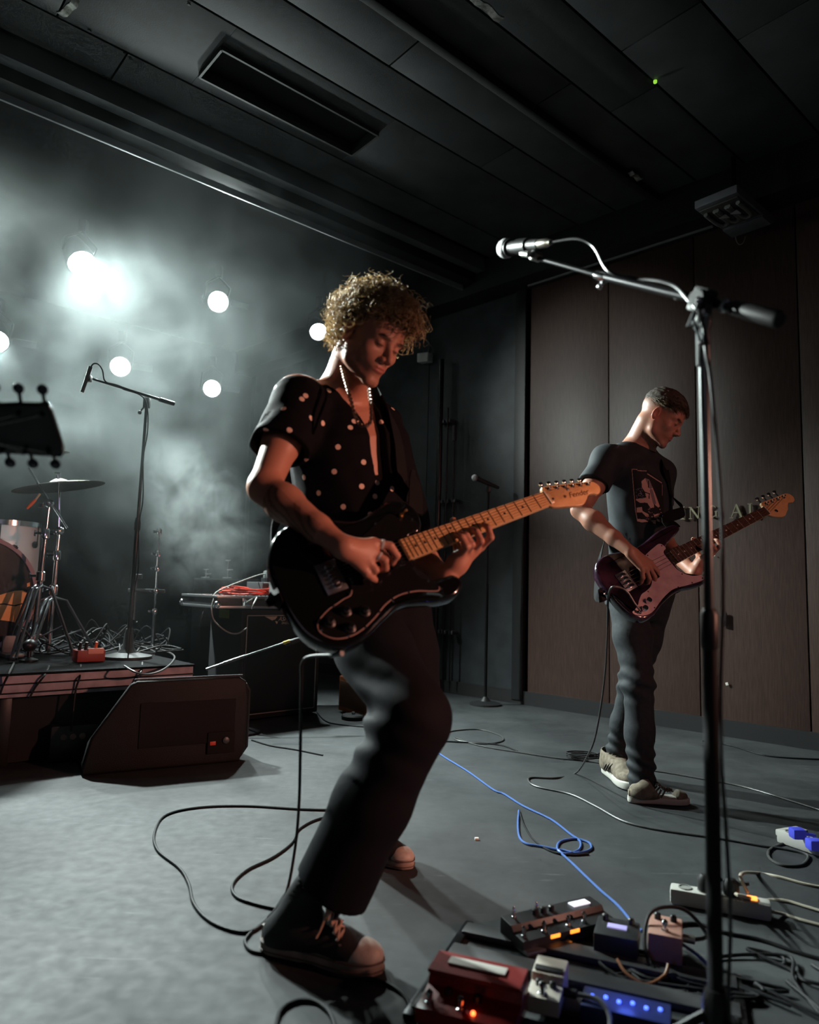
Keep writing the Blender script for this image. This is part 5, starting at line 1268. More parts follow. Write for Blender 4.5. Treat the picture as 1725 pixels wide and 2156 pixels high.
m.tube(cr(cbl, 6), .0032, 8); tag(obj('microphone_cable', m, K('mic_cable', (.05, .05, .052), .35, spec=.7)), 'cable looping from the vocal microphone along the boom and down the tall stand', 'cable')

# ------------------------------------------------------------------ drum riser with carpet and its clutter
RT = .42
ra, rb = F(-60, 1424, RT), F(408, 1400, RT); ru = unit(rb - ra); ru[2] = 0; rn = V3(-ru[1], ru[0], 0)
ri = thing('drum_riser', 'low black drum riser with a pale purple-lit front edge', 'platform', (ra + rb) / 2 * V3(1, 1, 0))
L0 = -1.6; L1 = float(np.dot(rb - ra, ru)); D = 2.0
mid = ra + ru * (L0 + L1) / 2
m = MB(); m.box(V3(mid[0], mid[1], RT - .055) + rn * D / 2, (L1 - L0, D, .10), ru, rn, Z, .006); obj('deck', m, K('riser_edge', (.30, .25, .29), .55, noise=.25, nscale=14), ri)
m = MB()
for k, zz in enumerate((RT - .045, RT - .085)): m.box(V3(mid[0], mid[1], zz) - rn * .003, (L1 - L0, .006, .006), ru, rn, Z)
obj('edge_groove', m, dark_cavity, ri)
m = MB(); m.box(V3(mid[0], mid[1], RT - .001) + rn * (D / 2 - .0), (L1 - L0 + .01, D + .02, .012), ru, rn, Z, .004); obj('carpet', m, K('carpet_dark', (.007, .007, .008), 1., noise=.4, nscale=50, bump=.5, bscale=200, spec=.1), ri)
for u_ in (.02, .8, 1.6, 2.4):
    for v_ in (.08, D - .1):
        m = MB(); p = ra + ru * (L1 - .06 - u_) + rn * v_; m.box(V3(p[0], p[1], (RT - .10) / 2), (.05, .05, RT - .10), ru, rn, Z, .004); obj('leg', m, black_metal, ri)
m = MB(); m.box(V3(mid[0], mid[1], .16) + rn * .10, (L1 - L0 - .1, .012, .30), ru, rn, Z); obj('skirt', m, K('skirt_black', (.008, .008, .009), .95), ri)
def R_(px, py, h=0.): return F(px, py, RT + .008 + h)
# kick drum
kc = P(-52, 1247, 3.92); KN = unit(-rn * 1.0 + ru * .18); 
kr = .315
kd = thing('bass_drum', 'bass drum with mauve hoop and dark head showing an orange picture, cut by the edge', 'drum', V3(kc[0], kc[1], RT))
kc = V3(kc[0], kc[1], RT + .02 + kr)
m = MB(); m.lathe([(kr * .97, -.40), (kr * .97, 0)], kc, KN, 48); obj('shell', m, K('shell_white', (.46, .44, .43), .35), kd)
m = MB(); m.lathe([(kr * .955, -.012), (kr * 1.02, -.012), (kr * 1.025, .024), (kr * .955, .024), (kr * .955, -.012)], kc, KN, 56); obj('hoop', m, K('hoop_mauve', (.34, .24, .27), .4), kd)
m = MB(); m.lathe([(kr * 1.02, -.42), (kr * 1.02, -.385), (kr * .95, -.385)], kc, KN, 48); obj('rear_hoop', m, black_plastic, kd)
m = MB(); m.lathe([(.0005, .012), (kr * .957, .010)], kc, KN, 56); hd_ = obj('drum_head', m, K('drum_head_black', (.010, .010, .012), .25), kd)
kx = unit(np.cross(Z, KN)); kz = np.cross(KN, kx)
def kpt(px, py): return PL(px, py, kc + KN * .014, KN)
pic = K('drum_picture', (.95, .42, .12), .5, col2=(1, .62, .25), nscale=9); 
for nm_, pp in (('picture_panel', [(-40, 1262), (2, 1252), (18, 1247), (30, 1244), (48, 1243), (62, 1250), (64, 1262), (55, 1268), (30, 1274), (8, 1270), (-40, 1275)]), ('picture_panel', [(-40, 1278), (8, 1273), (32, 1277), (60, 1268), (58, 1285), (50, 1300), (40, 1312), (20, 1308), (-40, 1300)]), ('picture_spot', [(57, 1228), (63, 1226), (63, 1234), (57, 1236)])):
    m = MB(); pts_ = [kpt(*p) for p in pp]; tri = tessellate_polygon([[Vector((p @ kx, p @ kz, 0)) for p in pts_]]); m.add(pts_, [tuple(t_) for t_ in tri]); obj(nm_, m, pic, hd_, 0)
for i in range(8):
    a = 2 * pi * i / 8 + .2; d = kx * cos(a) + kz * sin(a); m = MB(); p = kc + d * kr * 1.03
    m.box(p + KN * .01, (.030, .03, .014), np.cross(KN, d), KN, d, .004); m.cyl(p + KN * .03 + d * .006, p - KN * .12 + d * .006, .0035, n=6); m.box(p - KN * .14 + d * .0, (.018, .05, .022), np.cross(KN, d), KN, d, .006); obj('claw', m, black_metal, kd)
for sd in (-1, 1):
    m = MB(); m.tube([kc - KN * .15 + kx * sd * kr * .9 - Z * .1, kc + kx * sd * (kr + .08) - Z * (kr + .0)], .007, 8); m.sph(V3(*(kc + kx * sd * (kr + .08) - Z * (kr + .002))), .012, 8); obj('spur', m, chrome, kd)
# white floor tom behind
tc0 = P(30, 1180, 4.5); tr_ = .205; ft = thing('floor_tom', 'pale white drum behind the bass drum with black rim and round black lug', 'drum', V3(tc0[0] - .06, tc0[1], RT))
tt0 = V3(P(74, 1180, 4.5)[0] - .21, tc0[1], P(30, 1212, 4.5)[2]); th = float(P(30, 1106, 4.5)[2] - tt0[2])
m = MB(); m.lathe([(tr_, -.10), (tr_, th)], tt0, Z, 40); obj('shell', m, MATS['shell_white'], ft)
m = MB(); m.lathe([(tr_ * .96, th - .012), (tr_ * 1.05, th - .012), (tr_ * 1.05, th + .020), (tr_ * .97, th + .020), (tr_ * .96, th - .012)], tt0, Z, 40); obj('rim', m, chrome, ft)
m = MB(); m.lathe([(tr_ * .98, th + .006), (.0005, th + .006)], tt0, Z, 40); obj('drum_head', m, K('head_grey', (.2, .2, .2), .5), ft)
for i in range(6):
    a = -1.15 + i * 2 * pi / 6; d = V3(cos(a), sin(a), 0); m = MB(); p = tt0 + d * (tr_ + .006) + Z * (th * .62); m.lathe([(.022, 0), (.022, .008), (.014, .014), (.0005, .015)], p, d, 14); m.cyl(p + d * .016, p + d * .016 + Z * (th * .36), .0035, n=6); obj('lug', m, black_metal, ft)
for a in (-.9, 1.2, 3.3):
    d = V3(cos(a), sin(a), 0); m = MB(); m.cyl(tt0 + d * (tr_ + .012) + Z * .1, V3(tt0[0], tt0[1], RT + .01) + d * (tr_ + .05), .006, n=8); obj('leg', m, chrome, ft)
# cymbals and stands
brass_c = K('cymbal_bronze', (.07, .06, .045), .42, 1.)
def cymbal(nm, lab, c, nrm, r, par=None):
    t_ = thing(nm, lab, 'cymbal', c); m = MB(); m.lathe([(.006, .030), (.02, .028), (.045, .016), (.055, .008), (r * .6, -.004), (r, -.022), (r, -.0235), (r * .6, -.006), (.055, .006), (.04, .013), (.006, .027)], c, nrm, 48); obj('plate', m, brass_c, t_)
    m = MB(); m.cyl(np.array(c) + np.array(nrm) * .026, np.array(c) + np.array(nrm) * .05, .011, .009, 12); m.box(np.array(c) + np.array(nrm) * .062, (.034, .008, .014), bev=.003); obj('wing_nut', m, chrome, t_); return t_
c1 = P(124, 1018, 4.15); cymbal('cymbal', 'thin crash cymbal seen almost edge-on above the chrome cymbal stands', c1, unit(V3(-.17, -.08, 1)), .25)
c2 = P(48, 940, 3.95); cymbal('cymbal', 'bright-edged cymbal partly hidden behind the dark headstock', c2, unit(V3(-.02, -.10, 1)), .24)
def cst(lab, base, top, legs_r, boom=None, tilt_at=None, nm='cymbal_stand'):
    t_ = thing(nm, lab, 'stand', V3(base[0], base[1], RT)); base = V3(base[0], base[1], RT + .006); H_ = top[2] - base[2]
    A_ = lambda f_: base + (top - base) * f_
    m = MB(); m.cyl(A_(.02), A_(.52), .0155, n=14); obj('lower_tube', m, chrome, t_)
    m = MB(); m.cyl(A_(.50), A_(.80), .0120, n=12); obj('middle_tube', m, chrome, t_)
    m = MB(); m.cyl(A_(.78), A_(1.0), .0090, n=12); obj('upper_tube', m, chrome, t_)
    for f_, r_ in ((.52, .024), (.80, .020)):
        m = MB(); m.lathe([(r_ * .8, -.03), (r_, -.025), (r_, .02), (r_ * .8, .026)], A_(f_), Z, 14); m.box(A_(f_) + V3(-.035, -.01, 0), (.04, .012, .014), bev=.003); m.box(A_(f_) + V3(-.055, -.01, 0), (.006, .014, .034), bev=.002); obj('clamp', m, chrome, t_)
    for k in range(3):
        a = .6 + k * 2 * pi / 3; d = V3(cos(a), sin(a), 0); e = base + d * legs_r; hub = A_(.46); lo_ = A_(.10)
        m = MB(); nrm_ = unit(np.cross(d, Z)); knee = hub + d * legs_r * .28 - Z * (.02)
        for off_ in (-.012, .012): m.tube([hub + nrm_ * off_, knee + nrm_ * off_, e + nrm_ * off_ + Z * .01], .0085, 6)
        mid_ = knee + (e - knee) * .55; m.tube([lo_, mid_], .0055, 6)
        lg = obj('leg', m, steel, t_); m = MB(); m.box(e + Z * .006, (.04, .03, .022), d, nrm_, Z, .008); obj('rubber_foot', m, black_rubber, lg)
    if boom is not None:
        m = MB(); m.cyl(boom[0], boom[1], .0062, n=10); obj('boom_arm', m, chrome, t_)
        m = MB(); m.lathe([(.020, -.018), (.024, -.012), (.024, .012), (.020, .018)], top, unit(np.cross(boom[1] - boom[0], Z)), 16); m.sph(top, .022, 12); m.box(top + V3(-.04, -.01, -.01), (.035, .012, .03), bev=.004); obj('tilter', m, chrome, t_)
    return t_
b1 = R_(84, 1385); tp1 = P(104, 1060, 3.98)
cst('chrome cymbal stand with a long tilted boom arm, nearer the bass drum', V3(tp1[0] - .03, tp1[1], 0), tp1, .21, (P(60, 985, 3.96), P(142, 1112, 4.0)))
tp2 = P(125, 1118, 4.12); cst('shorter chrome stand carrying the crash cymbal, right of the boom arm stand', V3(tp2[0] - .01, tp2[1], 0), tp2, .25, (c1 + V3(0, 0, .06), tp2 - V3(0, 0, .02)))
# drum sticks in a holder, orange tip
ds = thing('drumstick', 'drumstick with an orange tip sticking out left of the tall cymbal stand', 'drumstick', P(65, 1065, 3.9))
m = MB(); a_, b_ = P(75, 1052, 3.9), P(57, 1071, 3.88); m.tube([P(84, 1040, 3.92), a_], .006, 8); obj('shaft', m, K('stick_wood', (.5, .45, .28), .5), ds)
m = MB(); m.tube([a_, (a_ + b_) / 2, b_], [.007, .009, .006], 8); obj('tip', m, K('orange_tip', (.85, .18, .05), .5), ds)
# overhead boom stand on the riser
ob = R_(268, 1385); t = thing('microphone_stand', 'black overhead boom stand standing on the drum riser', 'stand', ob)
otop = P(309, 850, float(ob[1])); 
m = MB(); o1_ = V3(ob[0], ob[1], ob[2]); ot = V3(otop[0], otop[1], otop[2])
m.cyl(o1_ + Z * .02, o1_ + (ot - o1_) * .52, .0125, n=12); obj('lower_tube', m, black_metal, t)
m = MB(); m.cyl(o1_ + (ot - o1_) * .50, ot, .0085, n=12); obj('upper_tube', m, black_metal, t)
m = MB(); m.lathe([(.017, -.04), (.019, 0), (.014, .03)], o1_ + (ot - o1_) * .52, Z, 12); obj('clutch', m, black_plastic, t)
m = MB(); m.lathe([(.13, 0), (.13, .012), (.05, .03), (.03, .06), (.022, .14), (.016, .16)], o1_, Z, 24); obj('base', m, black_paint, t)
ba, bb = P(196, 798, 3.55), P(366, 850, float(ob[1]) - .1); bd2 = unit(bb - ba); ctr = ba + (bb - ba) * .68
m = MB(); m.cyl(ba, ctr, .006, n=8); m.cyl(ba + (bb - ba) * .35, bb, .0085, n=10); m.cyl(bb - bd2 * .09, bb, .0125, n=10); obj('boom', m, black_metal, t)
m = MB(); m.box(ot + V3(0, 0, .005), (.035, .03, .06), bev=.006); m.tube([ot, ot + V3(-.03, -.01, -.05)], .005, 6); m.sph(ot + V3(-.032, -.01, -.055), .012, 8); obj('pivot_joint', m, black_plastic, t)
om = thing('microphone', 'slim overhead microphone hanging from the boom tip above the riser', 'microphone', P(185, 795, 3.5))
m = MB(); m.cyl(P(191, 772, 3.5), P(173, 826, 3.5), .0105, .0085, 12); obj('handle', m, grey_metal, om)
m = MB(); m.box(P(186, 797, 3.52), (.03, .03, .035), bev=.006); obj('clip', m, black_plastic, om)
m = MB(); m.tube(cr([P(191, 773, 3.5), P(197, 766, 3.5), P(207, 767, 3.5), P(216, 780, 3.5), P(222, 803, 3.53), P(250, 812, 3.56), P(300, 835, 3.58)] + [V3(ot[0] + .02 + .008 * sin(i * 2.1), ot[1] - .03, ot[2] - .13 * i - .05) for i in range(9)] + [o1_ + V3(.05, -.12, .01)], 6), .0035, 7); tag(obj('microphone_cable', m, cable_black), 'cable looping from the overhead microphone down its stand to the riser', 'cable')
# hi-hat style stand further back
def floor_from(px, py, y): p = P(px, py, y); return V3(p[0], p[1], 0)
hb = floor_from(322, 1360, 4.65); htop = P(336, 1112, 4.65)
t = thing('hi_hat_stand', 'thin chrome hi-hat stand without cymbals behind the drum riser', 'stand', hb)
A_ = lambda f_: hb + (V3(htop[0], htop[1], htop[2]) - hb) * f_
m = MB(); m.cyl(A_(.05), A_(.55), .012, n=10); obj('lower_tube', m, chrome, t)
m = MB(); m.cyl(A_(.5), A_(1.), .005, n=8); obj('rod', m, chrome, t)
for f_ in (.55, .66, .78, .86, .98):
    m = MB(); m.lathe([(.012, -.02), (.017, -.01), (.017, .012), (.012, .02)], A_(f_), Z, 10); m.box(A_(f_) + V3(-.02, -.01, .0), (.035, .01, .016), bev=.003); obj('clamp', m, chrome, t)
m = MB(); q = A_(.66); m.box(q + V3(-.06, 0, .0), (.24, .012, .022), bev=.004); m.cyl(q + V3(-.13, 0, -.19), q + V3(-.13, 0, .10), .006, n=8); m.box(q + V3(-.13, 0, .09), (.07, .03, .03), bev=.006); obj('cross_arm', m, grey_metal, t)
for k in range(3):
    a = .3 + k * 2.09; m = MB(); m.tube([A_(.34), A_(.05) + V3(cos(a), sin(a), 0) * .26 - Z * (A_(.05)[2] - .01)], .006, 6); obj('leg', m, chrome, t)
# ------------------------------------------------------------------ cable helper: points on the floor or in the air
def cable(name, label, pts, r=.0035, m_=None, group=None, n=7, sides=7, z=None, cat='cable'):
    """pts: (px, py) lies on the floor; (px, py, depth) hangs in the air; arrays pass through"""
    out = []
    for i, p in enumerate(pts):
        if isinstance(p, np.ndarray): out.append(p)
        elif len(p) == 2: out.append(F(p[0], p[1], r * 1.02 if z is None else z))
        else: out.append(P(*p))
    c = cr(out, n)
    m = MB(); m.tube(c, r, sides); o = obj(name, m, m_ or cable_black); return tag(o, label, cat, group)

# ------------------------------------------------------------------ wedge monitor in front of the riser
wl, wr_ = F(262, 1627), F(503, 1604); wx = unit(wr_ - wl); wy = V3(-wx[1], wx[0], 0); Wd = float(np.linalg.norm(wr_ - wl))
t = thing('stage_monitor', 'black wedge stage monitor on the floor in front of the drum riser', 'speaker', (wl + wr_) / 2)
prof = [(-.17, .0), (-.175, .05), (-.15, .16), (.0, .385), (.03, .40), (Wd - .02, .405), (Wd + .02, .38), (Wd + .035, .30), (Wd + .03, .06), (Wd, .0)]
m = MB(); m.prism([(a, b) for a, b in prof], wl, wx, Z, -wy, -.27, 0.0, .014, 3)
m.v = [(v[0], v[1], v[2] * (1 - 2.6 * max(0., float(np.dot(np.array(v) - wl, wy)) - .02))) for v in m.v]
obj('cabinet', m, K('monitor_paint', (.006, .006, .007), .6, bump=.3, bscale=260, spec=.3), t, 40)
m = MB(); m.prism([(.05, .10), (Wd - .03, .10), (Wd - .03, .30), (.05, .30)], wl, wx, Z, -wy, .001, .006, .003, 2); obj('side_panel', m, K('panel_grey', (.014, .014, .016), .8, bump=.3, bscale=500, spec=.2), t)
m = MB(); m.box(wl + wx * (Wd * .82) + Z * .10 - wy * .006, (.13, .014, .10), wx, wy, Z, .004); obj('connector_recess', m, dark_cavity, t)
m = MB(); m.box(wl + wx * (Wd * .74) + Z * .10 - wy * .015, (.028, .006, .018), wx, wy, Z, .002); obj('red_connector', m, K('red_plastic', (.6, .06, .03), .4), t)  # plain red plastic without emission
m = MB(); m.lathe([(.016, 0), (.016, .008), (.012, .010)], wl + wx * (Wd * .86) + Z * .11 - wy * .012, -wy, 14); obj('socket', m, grey_metal, t)
m = MB(); e = wl + wx * (Wd + .045) - wy * -.05; m.tube([e + Z * .36 - wx * .02, e + Z * .33, e + Z * .06, e + Z * .02 - wx * .03], .012, 8); obj('bar_handle', m, black_plastic, t)
m = MB(); q = wl + wx * .02 + Z * .402 + wy * .02; m.tube([q, wl + wx * (Wd * .55) + Z * .406 + wy * .01, wl + wx * Wd + Z * .408 + wy * .01], .006, 6); obj('edge_strip', m, grey_metal, t)
# second dark case under the riser edge and its socket label
q0 = F(150, 1600); m = MB(); t = thing('socket_box', 'small dark box with pale sockets in the shadow below the drum riser', 'box', q0)
m.box(q0 + Z * .09, (.20, .12, .16), wx, wy, Z, .006); obj('case', m, black_plastic, t)
for i in range(3):
    m = MB(); m.lathe([(.014, 0), (.014, .004), (.010, .005), (.010, .001), (.0005, .001)], q0 - wy * .062 + wx * (-.045 + .04 * i) + Z * .12, -wy, 12); obj('socket', m, K('socket_pink', (.30, .20, .17), .6), t)

# ------------------------------------------------------------------ amplifier cabinet, flight case and gear on it
al, ar = F(505, 1522), F(662, 1503); ax_ = unit(ar - al); ay = V3(-ax_[1], ax_[0], 0); AW = float(np.linalg.norm(ar - al)); AH = float(PL(513, 1286, al, ay)[2])
t = thing('bass_cabinet', 'tall black speaker cabinet with white piping and gold logo behind the guitarist', 'amplifier', (al + ar) / 2 + ay * .2)
tolex = K('tolex_black', (.012, .012, .013), .7, bump=.5, bscale=400); grillc = K('grille_cloth', (.007, .007, .008), .9, bump=.4, bscale=700)
m = MB(); m.box((al + ar) / 2 + ay * .20 + Z * (AH / 2 + .01), (AW + .05, .40, AH), ax_, ay, Z, .012); obj('box', m, tolex, t)
m = MB(); m.box((al + ar) / 2 - ay * .002 + Z * (AH / 2 + .01), (AW - .03, .012, AH - .07), ax_, ay, Z, .003); gr = obj('grille', m, grillc, t)
pip = K('piping_white', (.50, .46, .40), .6); m = MB(); A0 = al - ay * .008 + Z * .045 + ax_ * .012; dx_ = ax_ * (AW - .024); dz = Z * (AH - .075)
for a_, b_ in ((A0, A0 + dx_), (A0 + dx_, A0 + dx_ + dz), (A0 + dx_ + dz, A0 + dz), (A0 + dz, A0)): m.tube([a_, b_], .0028, 6)
obj('piping', m, pip, t)
gold = K('logo_gold', (.60, .46, .32), .45, .3)
lo0 = PL(558, 1298, al - ay * .012, ay)
m = MB(); lp = lambda x, z_: lo0 + ax_ * x + Z * z_
m.add([lp(0, 0), lp(.095, 0), lp(.075, -.022), lp(.072, -.020), lp(.055, -.026)], [(0, 1, 2, 3, 4)]); m.add([lp(.078, -.030), lp(.098, -.032), lp(.095, -.048), lp(.088, -.046)], [(0, 1, 2, 3)]); obj('logo_wing', m, gold, gr, 0)
m = font_mesh('ASHDOWN', .040, lo0 + ax_ * .205 - Z * .018, ax_, Z, .001, .3); obj('logo_lettering', m, gold, gr, 0)
m = font_mesh('ENGINEERING', .020, lo0 + ax_ * .19 - Z * .044, ax_, Z, .001, .3); obj('logo_small_lettering', m, gold, gr, 0)
m = MB(); q = PL(464, 1294, al + ay * .0 - ax_ * .035, ax_); q = al - ax_ * .026 + ay * .22 + Z * (float(P(464, 1294, 4.5)[2])); m.box(q, (.004, .13, .055), ax_, ay, Z, .001); lb = obj('sticker', m, K('sticker_green', (.20, .24, .04), .6), t)
fcz = AH + .02; cb = (al + ar) / 2 + ay * .19 - ax_ * .10
t = thing('flight_case', 'shallow open flight case with metal edges lying on the black cabinet', 'case', cb + Z * fcz)
alu = K('aluminium_edge', (.35, .36, .37), .35, .9)
m = MB(); m.box(cb + Z * (fcz + .032), (.80, .46, .064), ax_, ay, Z, .006); obj('base', m, K('case_black', (.02, .02, .022), .5), t)
for k, zz in enumerate((.004, .066)):
    m = MB()
    for s1 in (-1, 1): m.box(cb + ay * .23 * s1 + Z * (fcz + zz), (.81, .016, .016), ax_, ay, Z, .002); m.box(cb + ax_ * .40 * s1 + Z * (fcz + zz), (.016, .47, .016), ax_, ay, Z, .002)
    obj('edge_profile', m, alu, t)
for s1 in (-1, 1):
    for s2 in (-1, 1):
        m = MB(); m.sph(cb + ax_ * .402 * s1 + ay * .232 * s2 + Z * (fcz + .02), .022, 12); obj('ball_corner', m, chrome, t)
for k in (-.2, .12):
    m = MB(); m.box(cb - ay * .236 + ax_ * k + Z * (fcz + .036), (.07, .01, .05), ax_, ay, Z, .003); m.box(cb - ay * .243 + ax_ * k + Z * (fcz + .04), (.03, .01, .02), ax_, ay, Z, .002); obj('latch', m, chrome, t)
m = MB(); rr = random.Random(5)
for k in range(40): m.cyl(cb + ax_ * rr.uniform(-.34, .34) + ay * rr.uniform(-.18, .16) + Z * (fcz + .066), cb + ax_ * rr.uniform(-.34, .34) * 0 + cb * 0 + Z * 0 + (cb * 0), .004, n=6) if False else None
for k in range(36):
    q = cb + ax_ * rr.uniform(-.36, .36) + ay * rr.uniform(-.2, .18) + Z * (fcz + .064); mk = MB(); mk.lathe([(.006, 0), (.006, .008), (.004, .012), (.0004, .012)], q, Z, 8); obj('control_knob', mk, [chrome, K('knob_grey', (.3, .3, .3), .5), black_plastic][k % 3], t)
ub = cb + ax_ * .14 + ay * .02
t = thing('radio_receiver', 'small rack unit with lit fascia standing on the flight case', 'receiver', ub + Z * (fcz + .08))
m = MB(); m.box(ub + Z * (fcz + .125), (.28, .20, .075), ax_, ay, Z, .004); obj('case', m, grey_metal, t)
m = MB(); m.box(ub - ay * .102 + Z * (fcz + .105), (.26, .008, .02), ax_, ay, Z, .002); m.box(ub - ay * .102 + Z * (fcz + .155), (.27, .008, .008), ax_, ay, Z, .002); obj('fascia_strip', m, alu, t)
m = MB(); m.lathe([(.010, 0), (.010, .010), (.0005, .011)], ub - ay * .108 - ax_ * .09 + Z * (fcz + .13), -ay, 12); obj('red_button', m, K('red_plastic', (.6, .06, .03), .4), t)
t = thing('power_distributor', 'black power block with four plugs on top of the rack unit', 'power block', ub + Z * (fcz + .165))
m = MB(); m.box(ub + ax_ * .03 + Z * (fcz + .178), (.20, .07, .028), ax_, ay, Z, .004); obj('strip', m, black_plastic, t)
for k in range(4):
    m = MB(); m.box(ub + ax_ * (-.045 + .042 * k) + Z * (fcz + .215), (.036, .055, .052), ax_, ay, Z, .010); obj('plug', m, K('plug_grey', (.10, .11, .11), .4), t)
coil = []
for i in range(70):
    a = i * .42; r_ = .15 + .018 * sin(i * .37); coil.append(cb - ax_ * .06 + ax_ * cos(a) * r_ * 1.15 + ay * sin(a) * r_ * .8 + Z * (fcz + .078 + .0007 * i + .006 * sin(i * 1.1)))
cable('coiled_cable', 'red cable coiled on top of the open flight case', coil + [ub + ax_ * .0 - ay * .12 + Z * (fcz + .09), ub + ax_ * .05 - ay * .13 + Z * (fcz + .16), ub + ax_ * .16 - ay * .1 + Z * (fcz + .14), ub + ax_ * .3 - ay * .15 + Z * (fcz + .085)], .0050, cable_red, n=3)
cable('coiled_cable', 'second red cable looping in front of the rack unit on the case', [ub - ay * .13 - ax_ * .02 + Z * (fcz + .14), ub - ay * .15 + ax_ * .04 + Z * (fcz + .08), ub - ay * .17 + ax_ * .12 + Z * (fcz + .085), ub - ay * .16 + ax_ * .10 + Z * (fcz + .15), ub - ay * .13 - ax_ * .0 + Z * (fcz + .15), ub - ay * .14 - ax_ * .09 + Z * (fcz + .09), ub - ay * .16 - ax_ * .26 + Z * (fcz + .08)], .0045, cable_red)
cable('power_cable', 'pale cable arching from the power block down over the flight case edge', [ub - ax_ * .06 + Z * (fcz + .22), ub - ax_ * .16 + Z * (fcz + .20) - ay * .03, (462, 1243, 4.42), (450, 1262, 4.36), (446, 1285, 4.34), (452, 1308, 4.34), (478, 1330, 4.34), (500, 1334, 4.34), (520, 1322, 4.34)], .0045, cable_grey)
cable('power_cable', 'thin dark cable drooping at the left corner of the flight case', [(434, 1276, 4.5), (427, 1292, 4.45), (423, 1320, 4.45), (424, 1350, 4.5)], .003, cable_black)
cable('power_cable', 'short pale cable stub hanging over the front of the flight case', [(541, 1258, 4.5), (535, 1270, 4.42), (530, 1282, 4.42)], .005, cable_grey)
# long dark rack further back with small clamps on it
bk0 = P(405, 1400, 6.2); bk1 = P(600, 1400, 6.2); bz = float(P(450, 1219, 6.2)[2]); mid = (bk0 + bk1) / 2
t = thing('road_case', 'large dark road case in the haze behind the cabinet', 'case', V3(mid[0], mid[1], 0)); m = MB(); m.box(V3(mid[0], mid[1] + .25, bz / 2), (.85, .5, bz), bev=.01); obj('body', m, tolex, t)
m = MB(); m.box(V3(mid[0], mid[1] + .0, bz), (.86, .012, .012)); obj('edge_profile', m, grey_metal, t)
for px_, h_ in ((430, .075), (476, .16)):
    q = P(px_, 1216, 6.2); q = V3(q[0], 6.25, bz + .004); t2 = thing('clamp_post', {430: 'small metal clamp standing on the dark road case, left one', 476: 'thin metal post standing on the dark road case, right of the clamp'}[px_], 'clamp', q)
    m = MB(); m.cyl(q, q + Z * h_, .008, n=8); m.box(q + Z * h_, (.05, .02, .014), bev=.003); m.box(q + Z * h_ * .5 + V3(.02, 0, 0), (.06, .02, .012), bev=.003); m.box(q + Z * .008, (.08, .05, .014), bev=.003); obj('frame', m, chrome, t2)
# short boom with yellow tape in front of the cabinet
q0, q1 = P(434, 1409, 4.15), P(612, 1349, 4.30); bd_ = unit(q1 - q0)
fb_ = V3(*(q0 + (q1 - q0) * .45)); t = thing('microphone_stand', 'low short boom stand with yellow tape in front of the black cabinet', 'stand', V3(fb_[0], fb_[1], 0))
m = MB(); m.cyl(q0, q0 + (q1 - q0) * .58, .0075, n=10); m.cyl(q0 + (q1 - q0) * .2, q0 + (q1 - q0) * .45, .0105, n=10); m.cyl(q0 + (q1 - q0) * .55, q1, .006, n=8); obj('boom', m, K('satin_tube', (.14, .15, .15), .28, .9), t)
m = MB(); m.cyl(V3(fb_[0], fb_[1], .02), fb_, .009, n=10); m.lathe([(.11, .0), (.11, .012), (.03, .03), (.012, .05)], V3(fb_[0], fb_[1], 0), Z, 20); obj('pole', m, black_metal, t)
m = MB(); m.cyl(q1 - bd_ * .045, q1 - bd_ * .005, .010, n=10); obj('yellow_tape', m, K('tape_yellow', (.6, .5, .08), .6), t)
m = MB(); m.lathe([(.012, 0), (.016, .01), (.016, .06), (.011, .10), (.009, .13)], q1 - V3(.03, 0, .02), bd_, 12); tt_ = obj('microphone_body', m, black_paint, t)
# orange cabinet and round base behind the guitarist's leg
oa, ob_ = F(712, 1498), F(760, 1512); t = thing('orange_cabinet', 'orange-brown speaker cabinet behind the black trouser leg', 'amplifier', (oa + ob_) / 2)
ox = unit(ob_ - oa); oy = V3(-ox[1], ox[0], 0); oz = float(P(712, 1425, float(oa[1]))[2])
m = MB(); m.box(oa + ox * .19 + oy * .15 + Z * (oz / 2 + .01), (.38, .30, oz), ox, oy, Z, .008); obj('box', m, K('orange_tolex', (.50, .13, .03), .6, bump=.3, bscale=300), t)
m = MB(); m.box(oa + ox * .19 - oy * .002 + Z * (oz / 2 + .01), (.33, .01, oz - .06), ox, oy, Z, .003); obj('grille', m, K('grille_brown', (.14, .06, .03), .8), t)
q = F(744, 1514); t = thing('round_base', 'round dark stand base lying on the floor behind the trouser leg', 'base', q); m = MB(); m.lathe([(.075, 0), (.078, .006), (.078, .022), (.070, .030), (.0005, .032)], q, Z, 28); obj('disc', m, black_paint, t)
m = MB(); m.lathe([(.012, .03), (.012, .045), (.0005, .046)], q, Z, 12); obj('thread', m, steel, t)
# far microphone on its straight stand
q = F(1022, 1484); t = thing('microphone_stand', 'thin straight microphone stand far back against the dark wall', 'stand', q)
tp = P(1026, 1030, float(q[1])); tp = V3(q[0], q[1], tp[2])
m = MB(); m.cyl(q + Z * .02, tp, .008, n=10); m.cyl(q + Z * .02, q + (tp - q) * .55, .012, n=10); obj('pole', m, black_metal, t)
m = MB(); m.lathe([(.12, 0), (.12, .012), (.04, .03), (.015, .06)], q, Z, 22); obj('base', m, black_paint, t)
m = MB(); m.box(tp, (.03, .03, .05), bev=.006); obj('clip', m, black_plastic, t)
mh = P(1000, 1006, float(q[1]) - .05); mt = P(1050, 1027, float(q[1]) + .02); t = thing('microphone', 'small vocal microphone on the far straight stand', 'microphone', mh); mic_body(t, mh, mt, .026, float(np.linalg.norm(mt - mh)))
